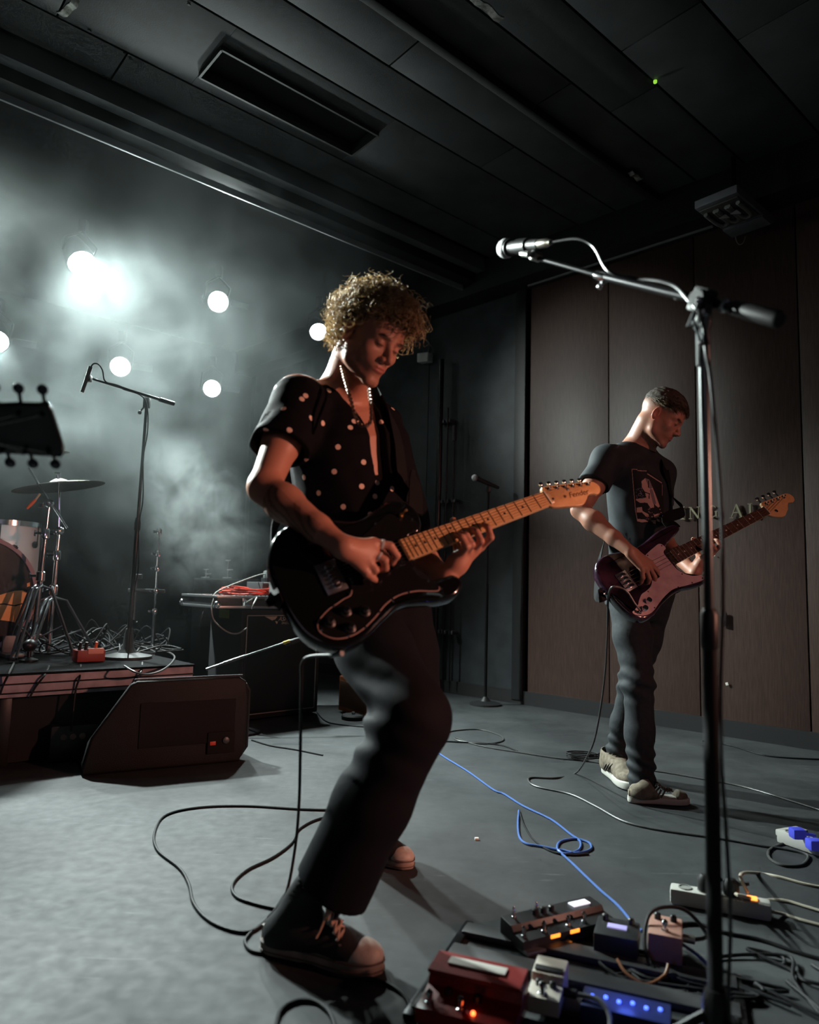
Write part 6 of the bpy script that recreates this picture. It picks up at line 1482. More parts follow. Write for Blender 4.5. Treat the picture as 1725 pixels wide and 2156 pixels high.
# pipes on the dark wall, sensor box, emergency lamp, conduits
pm = K('pipe_black', (.012, .013, .014), .3, .5)
for (xx, yy0, yy1, rr_, lab) in ((920, 760, 1480, .024, 'thick black vertical pipe on the dark wall beside the curly-haired guitarist'), (936, 860, 1470, .008, 'thin vertical conduit just right of the thick wall pipe'), (951, 905, 1466, .007, 'thin vertical conduit with a black sleeve at its top')):
    a_ = wpt(xx, 1200, .07); z0_ = .10; z1_ = float(wpt(xx, yy0, .07)[2]); m = MB(); m.cyl(V3(a_[0], a_[1], z0_), V3(a_[0], a_[1], z1_), rr_, n=14)
    t = thing('wall_pipe', lab, 'pipe', V3(a_[0], a_[1], z0_)); obj('tube', m, pm, t)
    if xx == 951: m = MB(); m.cyl(V3(a_[0], a_[1], z1_ - .10), V3(a_[0], a_[1], z1_ + .03), .016, n=12); obj('sleeve', m, black_plastic, t)
    for zz in (.5, 1.6, 2.3):
        if zz < z1_: m = MB(); m.box(V3(a_[0], a_[1], zz) - WN * .035, (rr_ * 2 + .03, .07, .03), WD, WN, Z, .004); obj('bracket', m, grey_metal, t)
q = wpt(895, 754, .06); t = thing('wall_sensor', 'small pale box with a wire hanging on the dark wall beside the curls', 'box', q); m = MB(); m.box(q, (.105, .07, .085), unit(WD + V3(.2, .3, 0)), WN, Z, .008); obj('housing', m, K('sensor_cream', (.55, .55, .50), .5), t)
m = MB(); m.tube(cr([q + WD * .03 + Z * .04, wpt(905, 725, .04), wpt(893, 712, .03), wpt(912, 735, .03), q + WD * .07 - Z * .0], 5), .003, 6); obj('wire', m, cable_grey, t)
ez = 3.16; e4 = [F(1470, 440, ez), F(1560, 404, ez), F(1622, 474, ez), F(1537, 503, ez)]; ec = sum(e4) / 4; ex = unit(e4[1] - e4[0]); ey = unit(np.cross(Z, ex)); ew = float(np.linalg.norm(e4[1] - e4[0])); eh = float(np.linalg.norm(e4[2] - e4[1]))
ey = unit(e4[2] - e4[1] - np.dot(e4[2] - e4[1], ex) * ex)
t = thing('emergency_luminaire', 'square dark ceiling luminaire with three unlit U-shaped tubes near the wood wall', 'lamp', ec)
fx = K('luminaire_grey', (.14, .14, .155), .55)
m = MB(); m.box(ec + Z * .03, (ew, eh, .05), ex, ey, Z, .005); obj('housing', m, fx, t)
m = MB(); m.box(ec - ey * eh * .14 - Z * .001, (ew * .90, eh * .58, .008), ex, ey, Z, .002); obj('reflector', m, K('reflector_dark', (.07, .07, .06), .5), t)
m = MB(); m.box(ec + ey * eh * .33 + Z * .0, (ew * .96, eh * .26, .016), ex, ey, Z, .003); obj('cover_plate', m, fx, t)
for k in (-1, 0, 1):
    c = ec + ex * k * ew * .27 - ey * eh * .15 - Z * .015; m = MB(); m.tube(cr([c - ey * eh * .2 - ex * .028, c + ey * eh * .12 - ex * .028, c + ey * eh * .2, c + ey * eh * .12 + ex * .028, c - ey * eh * .2 + ex * .028], 5), .013, 8); obj('tube', m, K('tube_glass', (.20, .21, .19), .2, coat=.5), t)
    if k > -1: m = MB(); m.add([c - ex * .05 - ey * .03 - Z * .016, c + ex * .0 - ey * .05 - Z * .016, c + ex * .0 + ey * .01 - Z * .016], [(0, 1, 2)]); m.add([c - ex * .05 - ey * .03 - Z * .013, c + ex * .0 - ey * .05 - Z * .013, c + ex * .0 + ey * .01 - Z * .013], [(0, 1, 2)]); obj('reflector_tab', m, K('tab_white', (.5, .5, .48), .5), t)
m = MB(); m.box(ec + Z * (HC - ez + .05) / 2, (.02, .02, HC - ez - .05), ex, ey, Z); obj('hanger', m, black_metal, t)
m = MB(); m.tube(cr([F(1549, 498, ez), F(1552, 509, ez - .03), F(1558, 515, ez - .05), F(1566, 510, ez - .04), F(1570, 498, ez)], 6), .0035, 6); obj('wire_loop', m, cable_grey, t)
# conduits along the top of the wall
a_, b_ = wpt(1113, 596, .05), wpt(1502, 481, .05); zz = (a_[2] + b_[2]) / 2
m = MB(); m.cyl(V3(a_[0], a_[1], zz), V3(b_[0], b_[1], zz), .013, n=10); o = obj('conduit', m, K('conduit_grey', (.16, .16, .165), .45)); tag(o, 'lower horizontal conduit along the top of the wood wall, ending at the lamp', 'conduit')
a_, b_ = wpt(905, 643, .16), wpt(1441, 440, .16); zz = (a_[2] + b_[2]) / 2
m = MB(); m.cyl(V3(a_[0], a_[1], a_[2] * .5 + zz * .5), V3(b_[0], b_[1], b_[2] * .5 + zz * .5), .015, n=10); o = obj('conduit', m, MATS['conduit_grey']); tag(o, 'upper pale conduit running from the curls towards the luminaire', 'conduit')
a_, b_ = wpt(905, 657, .10), wpt(1065, 592, .10)
m = MB(); m.tube([a_ + WD * .0, (a_ + b_) / 2, b_, b_ + Z * .12], .009, 8); o = obj('conduit', m, pm); tag(o, 'short dark conduit just below the upper pale conduit', 'conduit')
# metal letters on the wood wall
letter_m = K('letter_brass', (.30, .27, .18), .4, .7)
lt_ = thing('wall_lettering', 'row of brass serif letters mounted on the wood wall behind the bass', 'sign', wpt(1510, 1090, .01))
def glyph(ch, cx, ytop, ybot, wpx):
    o_ = wpt(cx, (ytop + ybot) / 2, .004); h_ = abs(wpt(cx, ytop, .004)[2] - wpt(cx, ybot, .004)[2]); w_ = abs(ws(wpt(cx + wpx / 2, ybot)) - ws(wpt(cx - wpx / 2, ybot))); st_ = h_ * .15; th_ = h_ * .06
    m = MB(); H2 = h_ / 2; q = lambda x, y: (x, y)
    def bar(p0, p1, wd_):
        p0 = np.array(p0); p1 = np.array(p1); d = unit(p1 - p0); n_ = np.array((-d[1], d[0])) * wd_ / 2; m.prism([p0 - n_, p1 - n_, p1 + n_, p0 + n_], o_, WD, Z, WN, 0, .012)
    def serif(x, y, sw=.24): bar((x - h_ * sw / 2, y), (x + h_ * sw / 2, y), th_)
    if ch == 'I': bar((0, -H2), (0, H2), st_); serif(0, -H2, .36); serif(0, H2, .36)
    if ch == 'N': bar((-w_ / 2, -H2), (-w_ / 2, H2), th_); bar((w_ / 2, -H2), (w_ / 2, H2), th_); bar((-w_ / 2, H2), (w_ / 2, -H2), st_); serif(-w_ / 2, -H2, .3); serif(w_ / 2, H2, .3); serif(-w_ / 2, H2, .26)
    if ch == 'A': bar((-w_ / 2, -H2), (0, H2), th_); bar((w_ / 2, -H2), (0, H2), st_); bar((-w_ * .27, -H2 * .25), (w_ * .27, -H2 * .25), th_); serif(-w_ / 2, -H2, .28); serif(w_ / 2, -H2, .32)
    if ch == 'L': bar((-w_ * .2, -H2), (-w_ * .2, H2), st_); serif(-w_ * .2, H2, .34); bar((-w_ * .3, -H2), (w_ * .5, -H2), th_); bar((w_ * .5, -H2), (w_ * .52, -H2 * .55), th_)
    if ch == 'G':
        pts_ = [(w_ * .5 * cos(a), H2 * sin(a)) for a in np.linspace(.7, 2 * pi - .6, 14)]
        for i in range(13): bar(pts_[i], pts_[i + 1], st_ * (.9 if 3 < i < 9 else .55))
        bar((w_ * .42, -H2 * .9), (w_ * .42, -H2 * .05), st_ * .8); serif(w_ * .42, -H2 * .05, .26)
    obj('letter', m, letter_m, lt_, 0)
for a in (('I', 1439, 1068, 1093, 10), ('N', 1464, 1068, 1092, 17), ('G', 1501, 1065, 1089, 20), ('A', 1552, 1062, 1090, 21), ('L', 1584, 1061, 1089, 15)): glyph(*a)
q = wpt(1525, 1304, .01); t = thing('wall_socket', 'small black wall socket low on the wood wall, right of the tall stand', 'socket', q); m = MB(); m.box(q, (.035, .012, .085), WD, WN, Z, .003); obj('plate', m, black_plastic, t)
m = MB(); m.lathe([(.008, 0), (.008, .004), (.0004, .005)], q + WN * .006 - Z * .01, WN, 10); obj('screw', m, grey_metal, t)
for (x, y, s_) in ((1531, 1440, .010), (1505, 1170, .004)):
    q = wpt(x, y, .004); m = MB(); m.box(q, (s_ * 1.6, .003, s_ * 1.8), unit(WD + Z * .3), WN, unit(Z - WD * .3), .0008); tag(obj('paint_chip', m, debris_white), 'small pale chip on the wood wall right of the stand' if s_ > .005 else 'tiny pale speck on the wood wall beside the brass letters', 'chip')
for i, (x, y) in enumerate(((1004, 1766), (541, 1484), (1228, 1340))):
    if i == 0: q = F(x, y, .004); m = MB(); m.box(q, (.014, .012, .008), bev=.002); tag(obj('debris', m, debris_white), 'small white scrap lying on the open stage floor', 'debris')
# ceiling details: brackets, clip, tiny green lamp
brk = K('bracket_zinc', (.30, .30, .28), .4, .6, noise=.4, nscale=60)
for pts_, lab in ((((162, -6), (150, 14), (126, 32)), 'curved zinc bracket on the ceiling at the upper left corner'), (((985, -12), (1022, 14), (1056, 44)), 'crumpled zinc bracket on the ceiling right of the dark batten'), (((1326, 362), (1337, 370), (1350, 380)), 'small grey clip at the end of the ceiling batten')):
    c = [F(x, y, HC - .02 - .01 * k) for k, (x, y) in enumerate(pts_)]; m = MB(); d = unit(c[-1] - c[0]); s_ = unit(np.cross(d, Z)); vv = []
    cc = cr(c, 5)
    for i, p in enumerate(cc):
        for a, b_ in ((-1, -1), (1, -1), (1, 1), (-1, 1)): vv.append(p + s_ * a * .018 + Z * (b_ * .004 + .006 * sin(i * 1.4)))
    fs_ = [(i * 4 + k, i * 4 + (k + 1) % 4, i * 4 + 4 + (k + 1) % 4, i * 4 + 4 + k) for i in range(len(cc) - 1) for k in range(4)] + [(0, 1, 2, 3), tuple((len(cc) - 1) * 4 + k for k in range(4))]
    m.add(vv, fs_); o = obj('bracket_plate', m, brk)
    o.name = 'ceiling_bracket'; tag(o, lab, 'bracket')
q = F(1380, 170, HC - .006); m = MB(); m.lathe([(.010, 0), (.009, .012), (.0004, .014)], q, -Z, 10); tag(obj('indicator_light', m, K('green_led', (.1, .3, .02), .4, emit=(.45, 1, .08), es=.7)), 'tiny green indicator light on the dark ceiling', 'lamp')
scr = K('screw_dark', (.01, .01, .01), .6)
for i, (x, y) in enumerate(((262, 112), (274, 121), (218, 160), (228, 165), (188, 64), (398, 9), (442, 265), (540, 312))):
    q = F(x, y, HC - .001); m = MB(); m.lathe([(.008, 0), (.007, .003), (.0004, .004)], q, -Z, 8); obj('screw', m, scr, ce)

# ------------------------------------------------------------------ floor cables
jack = gp(GG, -.055, .165, -.020)
m = MB(); jd = unit(P(640, 1392, 1.66) - jack); m.cyl(jack - jd * .005, jack + jd * .035, .0065, .0055, 10); tag(obj('jack_plug', m, K('plug_grey', (.10, .11, .11), .4)), 'grey jack plug in the lower edge of the black guitar', 'plug')
cable('guitar_cable', 'black guitar cable falling from the black guitar into loops round the sneaker', [jack + jd * .03, (641, 1388, 1.66), (635, 1440, 1.70), (633, 1560, 1.80), (630, 1690, 1.90), (621, 1790, 1.97), (600, 1888, 1.93), (560, 1935), (524, 1968), (516, 1985), (530, 2002), (560, 2008), (600, 2012), (700, 2052), (790, 2062), (845, 2090), (862, 2118), (872, 2142)], .0040, cable_black)
cable('guitar_cable', 'black cable in a wide loop on the floor left of the sneaker', [(745, 1706), (640, 1704), (520, 1697), (420, 1700), (350, 1716), (326, 1752), (332, 1790), (378, 1828), (398, 1862), (408, 1902), (440, 1938), (492, 1960), (535, 1958), (572, 1925), (598, 1885)], .0042, cable_black)
cable('guitar_cable', 'black cable in a narrow inner loop on the floor behind the sneaker', [(745, 1718), (680, 1722), (632, 1744), (614, 1775), (575, 1805), (520, 1832), (490, 1862), (498, 1888), (540, 1904), (590, 1915)], .0042, cable_black)
cable('guitar_cable', 'black cable bend at the bottom edge of the picture', [(578, 2180), (590, 2130), (622, 2108), (660, 2108), (690, 2128), (704, 2158), (705, 2185)], .0045, cable_black)
cable('blue_cable', 'blue cable crossing the floor from the trouser leg to the pedals', [(905, 1572), (936, 1594), (985, 1624), (1038, 1662), (1062, 1672), (1102, 1697), (1160, 1725), (1200, 1755), (1222, 1772), (1218, 1790), (1190, 1797), (1174, 1788), (1180, 1772), (1210, 1766), (1240, 1774), (1244, 1788), (1215, 1796), (1178, 1790), (1210, 1822), (1262, 1872), (1300, 1905), (1334, 1944), (1352, 1960)], .0040, cable_blue)
cable('blue_cable', 'short blue side loop left of the blue cable knot', [(1093, 1706), (1091, 1735), (1094, 1762), (1108, 1776), (1140, 1782), (1178, 1790)], .0040, cable_blue)
cable('thin_cable', 'black cable lying inside the blue loop', [(1094, 1708), (1104, 1738), (1124, 1768), (1160, 1792), (1200, 1800), (1240, 1798)], .0032, cable_black)
bj_ = gp(BG, -.10 * BK, .05 * BK, -.012)
cable('bass_cable', 'dark cable hanging from the bass and winding over the floor to the right', [gp(BG, -.044 * BK, .132 * BK, .016), gp(BG, -.055 * BK, .10 * BK, .030), (1318, 1243, 2.74), (1290, 1236, 2.72), (1281, 1262, 2.80), (1279, 1340, 2.86), (1272, 1440, 2.95), (1255, 1545, 3.05), (1238, 1590, 3.12), (1212, 1628), (1170, 1638), (1122, 1637), (1113, 1643), (1130, 1656), (1200, 1672), (1255, 1698), (1310, 1728), (1370, 1744), (1440, 1755), (1520, 1766), (1600, 1780), (1655, 1788), (1700, 1800), (1690, 1820), (1650, 1822), (1622, 1808), (1620, 1790), (1650, 1776), (1690, 1778), (1740, 1790)], .0042, K('cable_dark_grey', (.06, .06, .058), .38, spec=.6))
cable('floor_cable', 'thin pale cable running past the bassist along the wall side', [(930, 1545), (962, 1538), (1010, 1536), (1052, 1548), (1058, 1560), (1020, 1566), (968, 1560), (960, 1554), (1010, 1570), (1100, 1585), (1180, 1597), (1228, 1601), (1300, 1612), (1400, 1626), (1480, 1640), (1560, 1655), (1640, 1678), (1760, 1716)], .0040, MATS['cable_dark_grey'])
cable('floor_cable', 'dark cable on the floor just behind the trouser leg', [(905, 1560), (960, 1562), (1050, 1568), (1090, 1582)], .004, cable_black)
cc_ = F(1228, 1598); cable('cable_coil', 'small dark cable coil on the floor left of the low sneakers', [cc_ + V3(cos(a) * .085, sin(a) * .055, .006 + .0007 * i) for i, a in enumerate(np.linspace(0, 6 * pi, 40))], .0035, cable_black, n=2)
cable('floor_cable', 'grey cable at the foot of the black cabinet', [(668, 1500), (690, 1520), (740, 1528), (800, 1532)], .004, cable_black)
cable('floor_cable', 'dark cable on the floor right of the wedge monitor', [(530, 1558), (570, 1570), (620, 1578), (680, 1590)], .004, cable_black)
cable('floor_cable', 'dark cable along the base of the wood wall', [(1480, 1560), (1540, 1570), (1620, 1592), (1760, 1600)], .004, cable_black)
# power strips
def strip(label, a, b_, nplug, m_, led=None):
    d = unit(b_ - a); s_ = V3(-d[1], d[0], 0); L = float(np.linalg.norm(b_ - a)); t = thing('power_strip', label, 'power strip', (a + b_) / 2); c = (a + b_) / 2
    m = MB(); m.box(c + Z * .023, (L, .052, .042), d, s_, Z, .008); obj('housing', m, m_, t)
    for k in range(nplug):
        m = MB(); m.lathe([(.018, 0), (.018, .002), (.015, .002), (.015, -.003)], a + d * (L * (k + .8) / (nplug + 1.2)) + Z * .0445, Z, 16); obj('outlet', m, K('outlet_grey', (.3, .3, .28), .5), t)
    m = MB(); m.box(b_ - d * .045 + Z * .046, (.026, .018, .008), d, s_, Z, .003); obj('switch', m, led or white_plastic, t); return t, d, s_
sa, sb = F(1412, 1898), F(1624, 1936)
t, sd_, ss_ = strip('white power strip with a glowing orange switch beside the tall stand', sa, sb, 4, white_plastic, K('orange_switch', (.8, .2, .05), .4, emit=(1, .28, .05), es=3.0))
for f_, lab in ((.36, 'black plug on the power strip, left of the stand pole'), (.62, 'black plug on the power strip, right of the stand pole')):
    q = sa + (sb - sa) * f_ + Z * .046; tp_ = thing('power_plug', lab, 'plug', q); m = MB(); m.lathe([(.019, 0), (.021, .008), (.020, .030), (.012, .042), (.006, .044)], q, Z, 16); m.cyl(q + Z * .028, q + Z * .036 + sd_ * .045, .007, .005, 8); obj('plug_body', m, black_rubber, tp_)
q1 = F(1662, 1778); q2 = F(1745, 1800)
t, _, _ = strip('white power strip with blue plugs at the right edge', F(1645, 1772), F(1760, 1812), 3, white_plastic)
bl = K('blue_plug_glow', (.06, .08, .6), .4, emit=(.12, .12, 1), es=.08)  # faint emission put in for the blue light on the plastic
for (x, y), lab in (((1680, 1766), 'blue lit plug on the right edge power strip, farther one'), ((1716, 1790), 'blue lit plug on the right edge power strip, nearer one')):
    q = F(x, y, .046); tp_ = thing('power_plug', lab, 'plug', q); m = MB(); m.box(q + Z * .018, (.045, .04, .034), bev=.008); obj('plug_body', m, bl, tp_); m = MB(); m.cyl(q + Z * .02, q + V3(.06, .0, .012), .008, .005, 8); obj('cable_sleeve', m, bl, tp_)
q = F(1668, 1760, .0); m = MB(); m.box(q + Z * .012, (.11, .05, .022), unit(V3(.9, .4, 0)), unit(V3(-.4, .9, 0)), Z, .005); tag(obj('adapter', m, white_plastic), 'small white adapter lying behind the right edge power strip', 'adapter')
ca_ = K('cable_cream', (.42, .38, .30), .5)
cable('power_cable', 'cream cable from the plugs curving to the right edge, uppermost', [sa + (sb - sa) * .62 + Z * .06 + sd_ * .04, (1560, 1842, 1.98), (1592, 1838), (1640, 1846), (1700, 1862), (1760, 1872)], .0045, ca_)
cable('power_cable', 'cream cable to the right edge, middle one of three', [sa + (sb - sa) * .66 + Z * .05, (1560, 1886, 1.92), (1600, 1895), (1650, 1896), (1700, 1910), (1760, 1928)], .0045, ca_)
cable('power_cable', 'cream cable leaving the end of the white power strip', [sb + Z * .02 - sd_ * .005, (1650, 1925), (1690, 1938), (1760, 1956)], .0045, ca_)

# ------------------------------------------------------------------ pedals at the bottom right
bX = unit(V3(.93, -.36, 0)); bY = V3(-bX[1], bX[0], 0)
def foot_sw(par, q, r=.0055):
    m = MB(); m.lathe([(r * 1.5, 0), (r * 1.5, .003), (r, .004), (r, .014), (r * 1.25, .0145), (r * 1.25, .021), (r * .6, .025), (.0003, .0255)], q, Z, 14); return obj('foot_switch', m, chrome, par)
def kn(par, q, r=.008, m_=None):
    m = MB(); m.lathe([(r, 0), (r * .9, .012), (r * .6, .014), (.0003, .0142)], q, Z, 14); return obj('knob', m, m_ or black_plastic, par)
# board under everything
pbO = F(868, 2176); 
t = thing('pedal_board', 'dark slatted pedal board under the effect pedals at the lower right', 'board', F(1150, 2120))
for k in range(4):
    m = MB(); c = F(1000, 2165) + bX * .18 + bY * (.02 + .115 * k); m.box(c + Z * .010, (.62, .055, .014), bX, bY, Z, .003); obj('slat', m, K('board_grey', (.05, .05, .052), .5, .3), t)
for k in (-.13, .49):
    m = MB(); c = F(1000, 2165) + bX * k + bY * .19; m.box(c + Z * .006, (.022, .44, .012), bX, bY, Z, .003); obj('rail', m, black_metal, t)
red_m = K('pedal_red', (.34, .018, .012), .38, noise=.2, nscale=60, coat=.3)
ro = F(873, 2150, .018)
t = thing('effect_pedal', 'large red effect pedal with two footswitches and a white label plate', 'pedal', ro)
m = MB(); m.prism([(0, 0), (.135, 0), (.135, .062), (.085, .060), (.075, .034), (0, .026)], ro, bY, Z, bX, 0, .195, .003, 2); obj('housing', m, red_m, t)
m = MB(); m.prism([(.066, .060), (.140, .064), (.140, .070), (.066, .067)], ro, bY, Z, bX, .002, .193, .001, 1); obj('treadle', m, K('treadle_red', (.22, .012, .01), .5), t)
m = MB(); m.box(ro + bX * .095 + bY * .108 + Z * .0715, (.12, .028, .003), bX, bY, unit(Z), .001); obj('label_plate', m, K('label_white', (.75, .72, .66), .5), t)
foot_sw(t, ro + bX * .022 + bY * .022 + Z * .027); foot_sw(t, ro + bX * .085 + bY * .024 + Z * .027)
for x in (.05, .11): kn(t, ro + bX * x + bY * .058 + Z * .030, .009)
m = MB(); m.sph(ro + bX * .112 + bY * .018 + Z * .030, .0045, 10); obj('status_light', m, K('red_led', (1, .1, .03), .4, emit=(1, .13, .03), es=6), t)
m = MB(); m.cyl(ro + bX * .12 - bY * .001 + Z * .014, ro + bX * .12 - bY * .010 + Z * .014, .006, n=12); obj('jack_socket', m, chrome, t)
# white pedal
wo = F(1108, 2128, .018)
t = thing('effect_pedal', 'small cream effect pedal with one footswitch, right of the red pedal', 'pedal', wo)
cream = K('pedal_cream', (.55, .50, .42), .45)
m = MB(); m.prism([(0, 0), (.118, 0), (.118, .054), (.055, .050), (.050, .036), (.0, .030)], wo, bY, Z, bX, 0, .066, .003, 2); obj('housing', m, cream, t)
m = MB(); m.box(wo + bX * .033 + bY * .070 + Z * .0535, (.058, .018, .003), bX, bY, Z, .001); obj('dark_band', m, black_plastic, t)
kn(t, wo + bX * .018 + bY * .040 + Z * .032, .007); kn(t, wo + bX * .046 + bY * .040 + Z * .032, .007); foot_sw(t, wo + bX * .030 + bY * .014 + Z * .031, .006)
m = MB(); m.cyl(wo + bX * .066 + bY * .05 + Z * .026, wo + bX * .092 + bY * .05 + Z * .026, .0085, n=12); obj('jack_plug', m, black_rubber, t)
cable('patch_cable', 'grey patch cable bending down from the cream pedal', [wo + bX * .09 + bY * .05 + Z * .026, wo + bX * .135 + bY * .045 + Z * .028, wo + bX * .160 + bY * .015 + Z * .018, wo + bX * .165 - bY * .05 + Z * .010, wo + bX * .17 - bY * .12 + Z * .008], .0048, K('cable_mid', (.12, .12, .12), .4))
# black multi pedal on a riser plate
ka, kb = F(1102, 2016), F(1285, 1968); kX = unit(kb - ka); kY = V3(-kX[1], kX[0], 0); kL = float(np.linalg.norm(kb - ka))
t = thing('effect_pedal', 'black multi-effect pedal with orange lights and a lit white screen', 'pedal', ka)
m = MB(); m.prism([(0, 0), (.095, 0), (.095, .046), (.050, .042), (.042, .030), (0, .026)], ka + Z * .008, kY, Z, kX, 0, kL + .02, .003, 2); obj('housing', m, K('pedal_charcoal', (.030, .032, .034), .4, .3), t)
m = MB(); m.box(ka + kX * (kL * .25) + kY * .008 + Z * .012, (kL * .5, .05, .008), kX, kY, Z, .002); obj('metal_plate', m, alu, t)
for x in (.015, .075, .15, .20): foot_sw(t, ka + kX * x + kY * .018 + Z * .036, .0045)
for x in (.03, .10): foot_sw(t, ka + kX * x + kY * .080 + Z * .052, .0035)
for x in (.09, .115, .14): kn(t, ka + kX * x + kY * .072 + Z * .051, .008)
scm = K('screen_white', (.8, .8, .85), .4, emit=(.85, .88, 1), es=.9)
m = MB(); m.box(ka + kX * (kL * .86) + kY * .072 + Z * .0545, (.055, .024, .003), kX, kY, Z, .001); obj('screen', m, scm, t)
om_ = K('orange_led', (1, .3, .05), .4, emit=(1, .27, .03), es=2.2)
for x in (.095, .155): m = MB(); m.box(ka + kX * x + kY * .001 + Z * .030, (.028, .006, .008), kX, kY, Z, .001); obj('status_light', m, om_, t)
# smaller pedals behind, towards the tall stand
t = thing('effect_pedal', 'dark pedal with a small violet display, left of the pinkish pedal', 'pedal', F(1310, 2010)); q = F(1300, 2005)
m = MB(); m.box(q + Z * .034, (.10, .10, .045), bX, bY, Z, .004); obj('housing', m, K('pedal_charcoal', (.03, .03, .03), .4), t)
m = MB(); m.box(q + Z * .058, (.045, .022, .003), bX, bY, Z, .001); obj('display', m, K('violet_display', (.3, .3, .6), .4, emit=(.55, .5, 1), es=.5), t); kn(t, q + bX * .03 + bY * .03 + Z * .057); kn(t, q - bX * .03 + bY * .03 + Z * .057)
t = thing('effect_pedal', 'pinkish cream pedal with a cable looped over it, next to the stand foot', 'pedal', F(1400, 2010)); q = F(1402, 2020)
m = MB(); m.box(q + Z * .045, (.075, .11, .062), bX, bY, Z, .005); obj('housing', m, K('pedal_pink', (.40, .22, .17), .5), t); foot_sw(t, q - bY * .03 + Z * .076); kn(t, q + bY * .03 + bX * .018 + Z * .076); kn(t, q + bY * .03 - bX * .018 + Z * .076)
m = MB(); m.cyl(q + bX * .038 + Z * .055, q + bX * .065 + Z * .055, .009, n=12); obj('jack_plug', m, K('plug_silver', (.55, .52, .45), .3, .9), t)
cable('patch_cable', 'black patch cable looping round the pinkish pedal', [q + bX * .06 + Z * .055, q + bX * .09 + Z * .06 + bY * .03, q + bX * .04 + Z * .10 + bY * .05, q - bX * .03 + Z * .098 + bY * .01, q - bX * .045 + Z * .05 - bY * .05, q - bX * .02 + Z * .012 - bY * .09], .0045, cable_black)
cable('patch_cable', 'brown patch cable hanging in a bow below the dark pedal', [F(1300, 2020, .03), F(1320, 2050, .02), F(1360, 2072, .012), F(1398, 2055, .016), F(1408, 2030, .03)], .0036, K('cable_brown', (.25, .09, .03), .5))
cable('blue_cable', 'short stretch of blue cable right of the pinkish pedal', [(1420, 1975), (1440, 1990), (1468, 2010), (1490, 2030)], .004, cable_blue, z=.02)
t = thing('power_supply', 'pedal power supply glowing blue at the bottom edge', 'power supply', F(1320, 2150)); q = F(1318, 2158)
m = MB(); m.box(q + Z * .022, (.17, .075, .034), bX, bY, Z, .004); obj('housing', m, K('supply_blue', (.02, .03, .12), .35), t)
ledb = K('blue_led', (.1, .2, 1), .4, emit=(.08, .16, 1), es=2.5)
for k in range(6): m = MB(); m.lathe([(.0045, 0), (.004, .004), (.0004, .005)], q + bX * (-.065 + .026 * k) + Z * .0385 + bY * (.006 * (k % 2)), Z, 8); obj('indicator', m, ledb, t)
ld = bpy.data.lights.new('supply_glow', 'POINT'); ld.energy = .12; ld.color = (.08, .16, 1); ld.shadow_soft_size = .02; lo = bpy.data.objects.new('supply_glow', ld); COL.objects.link(lo); lo.location = q + Z * .07; lo.parent = t; lo.matrix_parent_inverse = Matrix.Translation(-Vector(t.location))
rr = random.Random(12)
for k in range(7):
    a0 = F(1400 + 45 * k, 2060 + 12 * (k % 3)); pts_ = [a0 + V3(rr.uniform(-.09, .09), rr.uniform(-.09, .09), 0) * 1 + V3(cos(j * 1.25 + k), sin(j * 1.25 + k), 0) * rr.uniform(.05, .11) + Z * (.005 + .003 * (j % 3)) for j in range(7)]
    cable('floor_cable', ['tangled black cable loop on the floor right of the pedals, nearest the stand pole', 'tangled black cable loop on the floor, second from the stand pole', 'tangled black cable loop on the floor between stand and right edge', 'tangled black cable loop halfway to the right edge', 'tangled black cable loop below the white power strip', 'tangled black cable loop near the bottom right corner', 'tangled black cable loop at the right edge below the cream cables'][k], pts_, .0042, cable_black, 'black cables tangled beside the pedals', n=6)
cable('floor_cable', 'black cable arching from the pinkish pedal past the stand to the right edge', [(1385, 1965), (1420, 1948), (1470, 1945), (1520, 1962), (1600, 1978), (1680, 2005), (1770, 2030)], .0045, cable_black)
# clutter of cables on the riser
rr = random.Random(31)
labs = ['leftmost', 'second from left', 'third from left', 'around the chrome stand feet', 'around the red block', 'over the red block', 'left of the stand base', 'around the stand base', 'right of the stand base', 'draped near the riser corner', 'lying flat at the riser corner', 'rising highest in the tangle', 'thin outer']
for k in range(13):
    cx_, cy_ = 95 + 21 * k, 1362 + 10 * sin(k * 2.2) + 6 * (k % 2); pts_ = []
    for j in range(9):
        a = j * 1.35 + k; r_ = rr.uniform(.08, .17); c = R_(cx_, cy_); hgt = (.006 if j % 2 else rr.uniform(.02, .17) * (1 if 3 < k < 9 or k == 11 else .4)); pts_.append(c + ru * cos(a) * r_ + rn * sin(a) * r_ * .8 + Z * hgt)
    cable('riser_cable', 'black cable loop in the tangle on the drum riser, ' + labs[k], pts_, .0048, cable_black, 'cable tangle on the drum riser', n=6)
cable('riser_cable', 'grey cable curling over the right corner of the drum riser', [R_(288, 1372, .03), R_(300, 1362, .02), R_(340, 1368), R_(366, 1380), R_(362, 1395), P(340, 1412, 3.60), P(312, 1420, 3.50), P(285, 1415, 3.42), P(262, 1402, 3.50)], .0050, MATS['cable_dark_grey'])
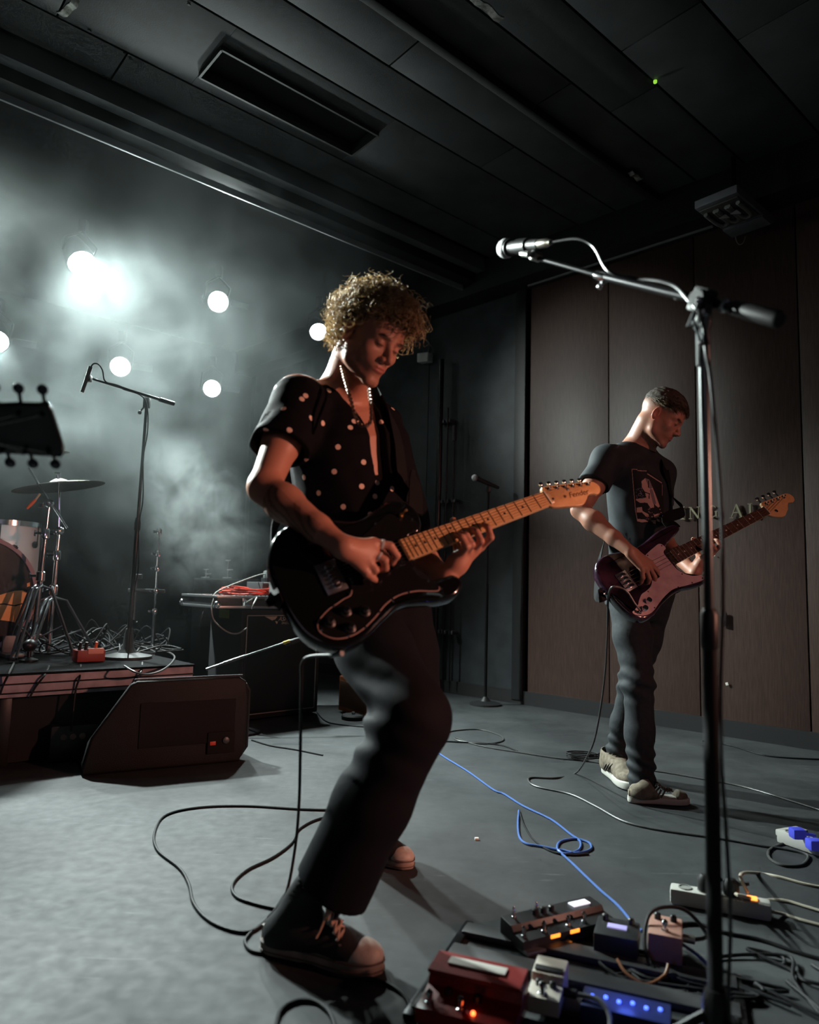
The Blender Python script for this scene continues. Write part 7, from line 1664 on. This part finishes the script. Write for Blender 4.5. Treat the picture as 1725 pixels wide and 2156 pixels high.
for k, (pp, lab) in enumerate((([(30, 1395), (22, 1412), (8, 1440), (0, 1462)], 'black cable hanging over the riser front at the left edge'), ([(103, 1402), (95, 1420), (75, 1446), (62, 1470)], 'black cable hanging over the riser front below the chrome stands'), ([(170, 1400), (168, 1425), (160, 1450), (155, 1490), (150, 1540)], 'black cable hanging down the riser front left of the wedge monitor'), ([(300, 1395), (298, 1412), (288, 1430), (284, 1440)], 'grey cable hanging over the riser front behind the wedge monitor'))):
    pts_ = [R_(*pp[0])] + [PL(x, y, ra - rn * (.012 + .006 * j), rn) for j, (x, y) in enumerate(pp[1:])]
    cable('riser_cable', lab, pts_, .0048, cable_black if k < 3 else MATS['cable_dark_grey'])
q = R_(186, 1392); t = thing('stage_box', 'red and orange connector box in the cable tangle on the riser', 'box', q)
m = MB(); m.box(q + Z * .03, (.14, .09, .06), ru, rn, Z, .005); obj('case', m, K('box_dark_red', (.28, .03, .02), .5), t)
m = MB(); m.box(q + Z * .055 + ru * .02 - rn * .04, (.08, .02, .03), ru, rn, Z, .004); obj('label_strip', m, K('label_salmon', (.8, .35, .28), .5), t)
for x in (-.05, -.02, .03): m = MB(); m.cyl(q + ru * x + Z * .05, q + ru * x + Z * .10 - rn * .02, .009, .007, 10); obj('plug', m, K('plug_orange', (.75, .16, .05), .5) if x > 0 else black_rubber, t)
q = R_(60, 1392); t = thing('floor_microphone', 'squat dark microphone on a small stand before the bass drum', 'microphone', q); m = MB(); m.lathe([(.045, 0), (.045, .008), (.012, .02), (.010, .05)], q, Z, 16); obj('base', m, black_metal, t); m = MB(); m.sph(q + Z * .08, .032, 12, (1, 1.3, 1)); m.cyl(q + Z * .05, q + Z * .08, .02, n=10); obj('capsule', m, black_plastic, t)
q = R_(20, 1382); t = thing('foot_pedal', 'dark drum pedal board standing before the bass drum', 'pedal', q); m = MB(); m.box(q + Z * .012, (.09, .25, .018), ru, rn, Z, .004); m.box(q + Z * .06 + rn * .03, (.07, .02, .10), ru, rn, Z, .004); obj('plate', m, grey_metal, t)
S.frame_set(1)
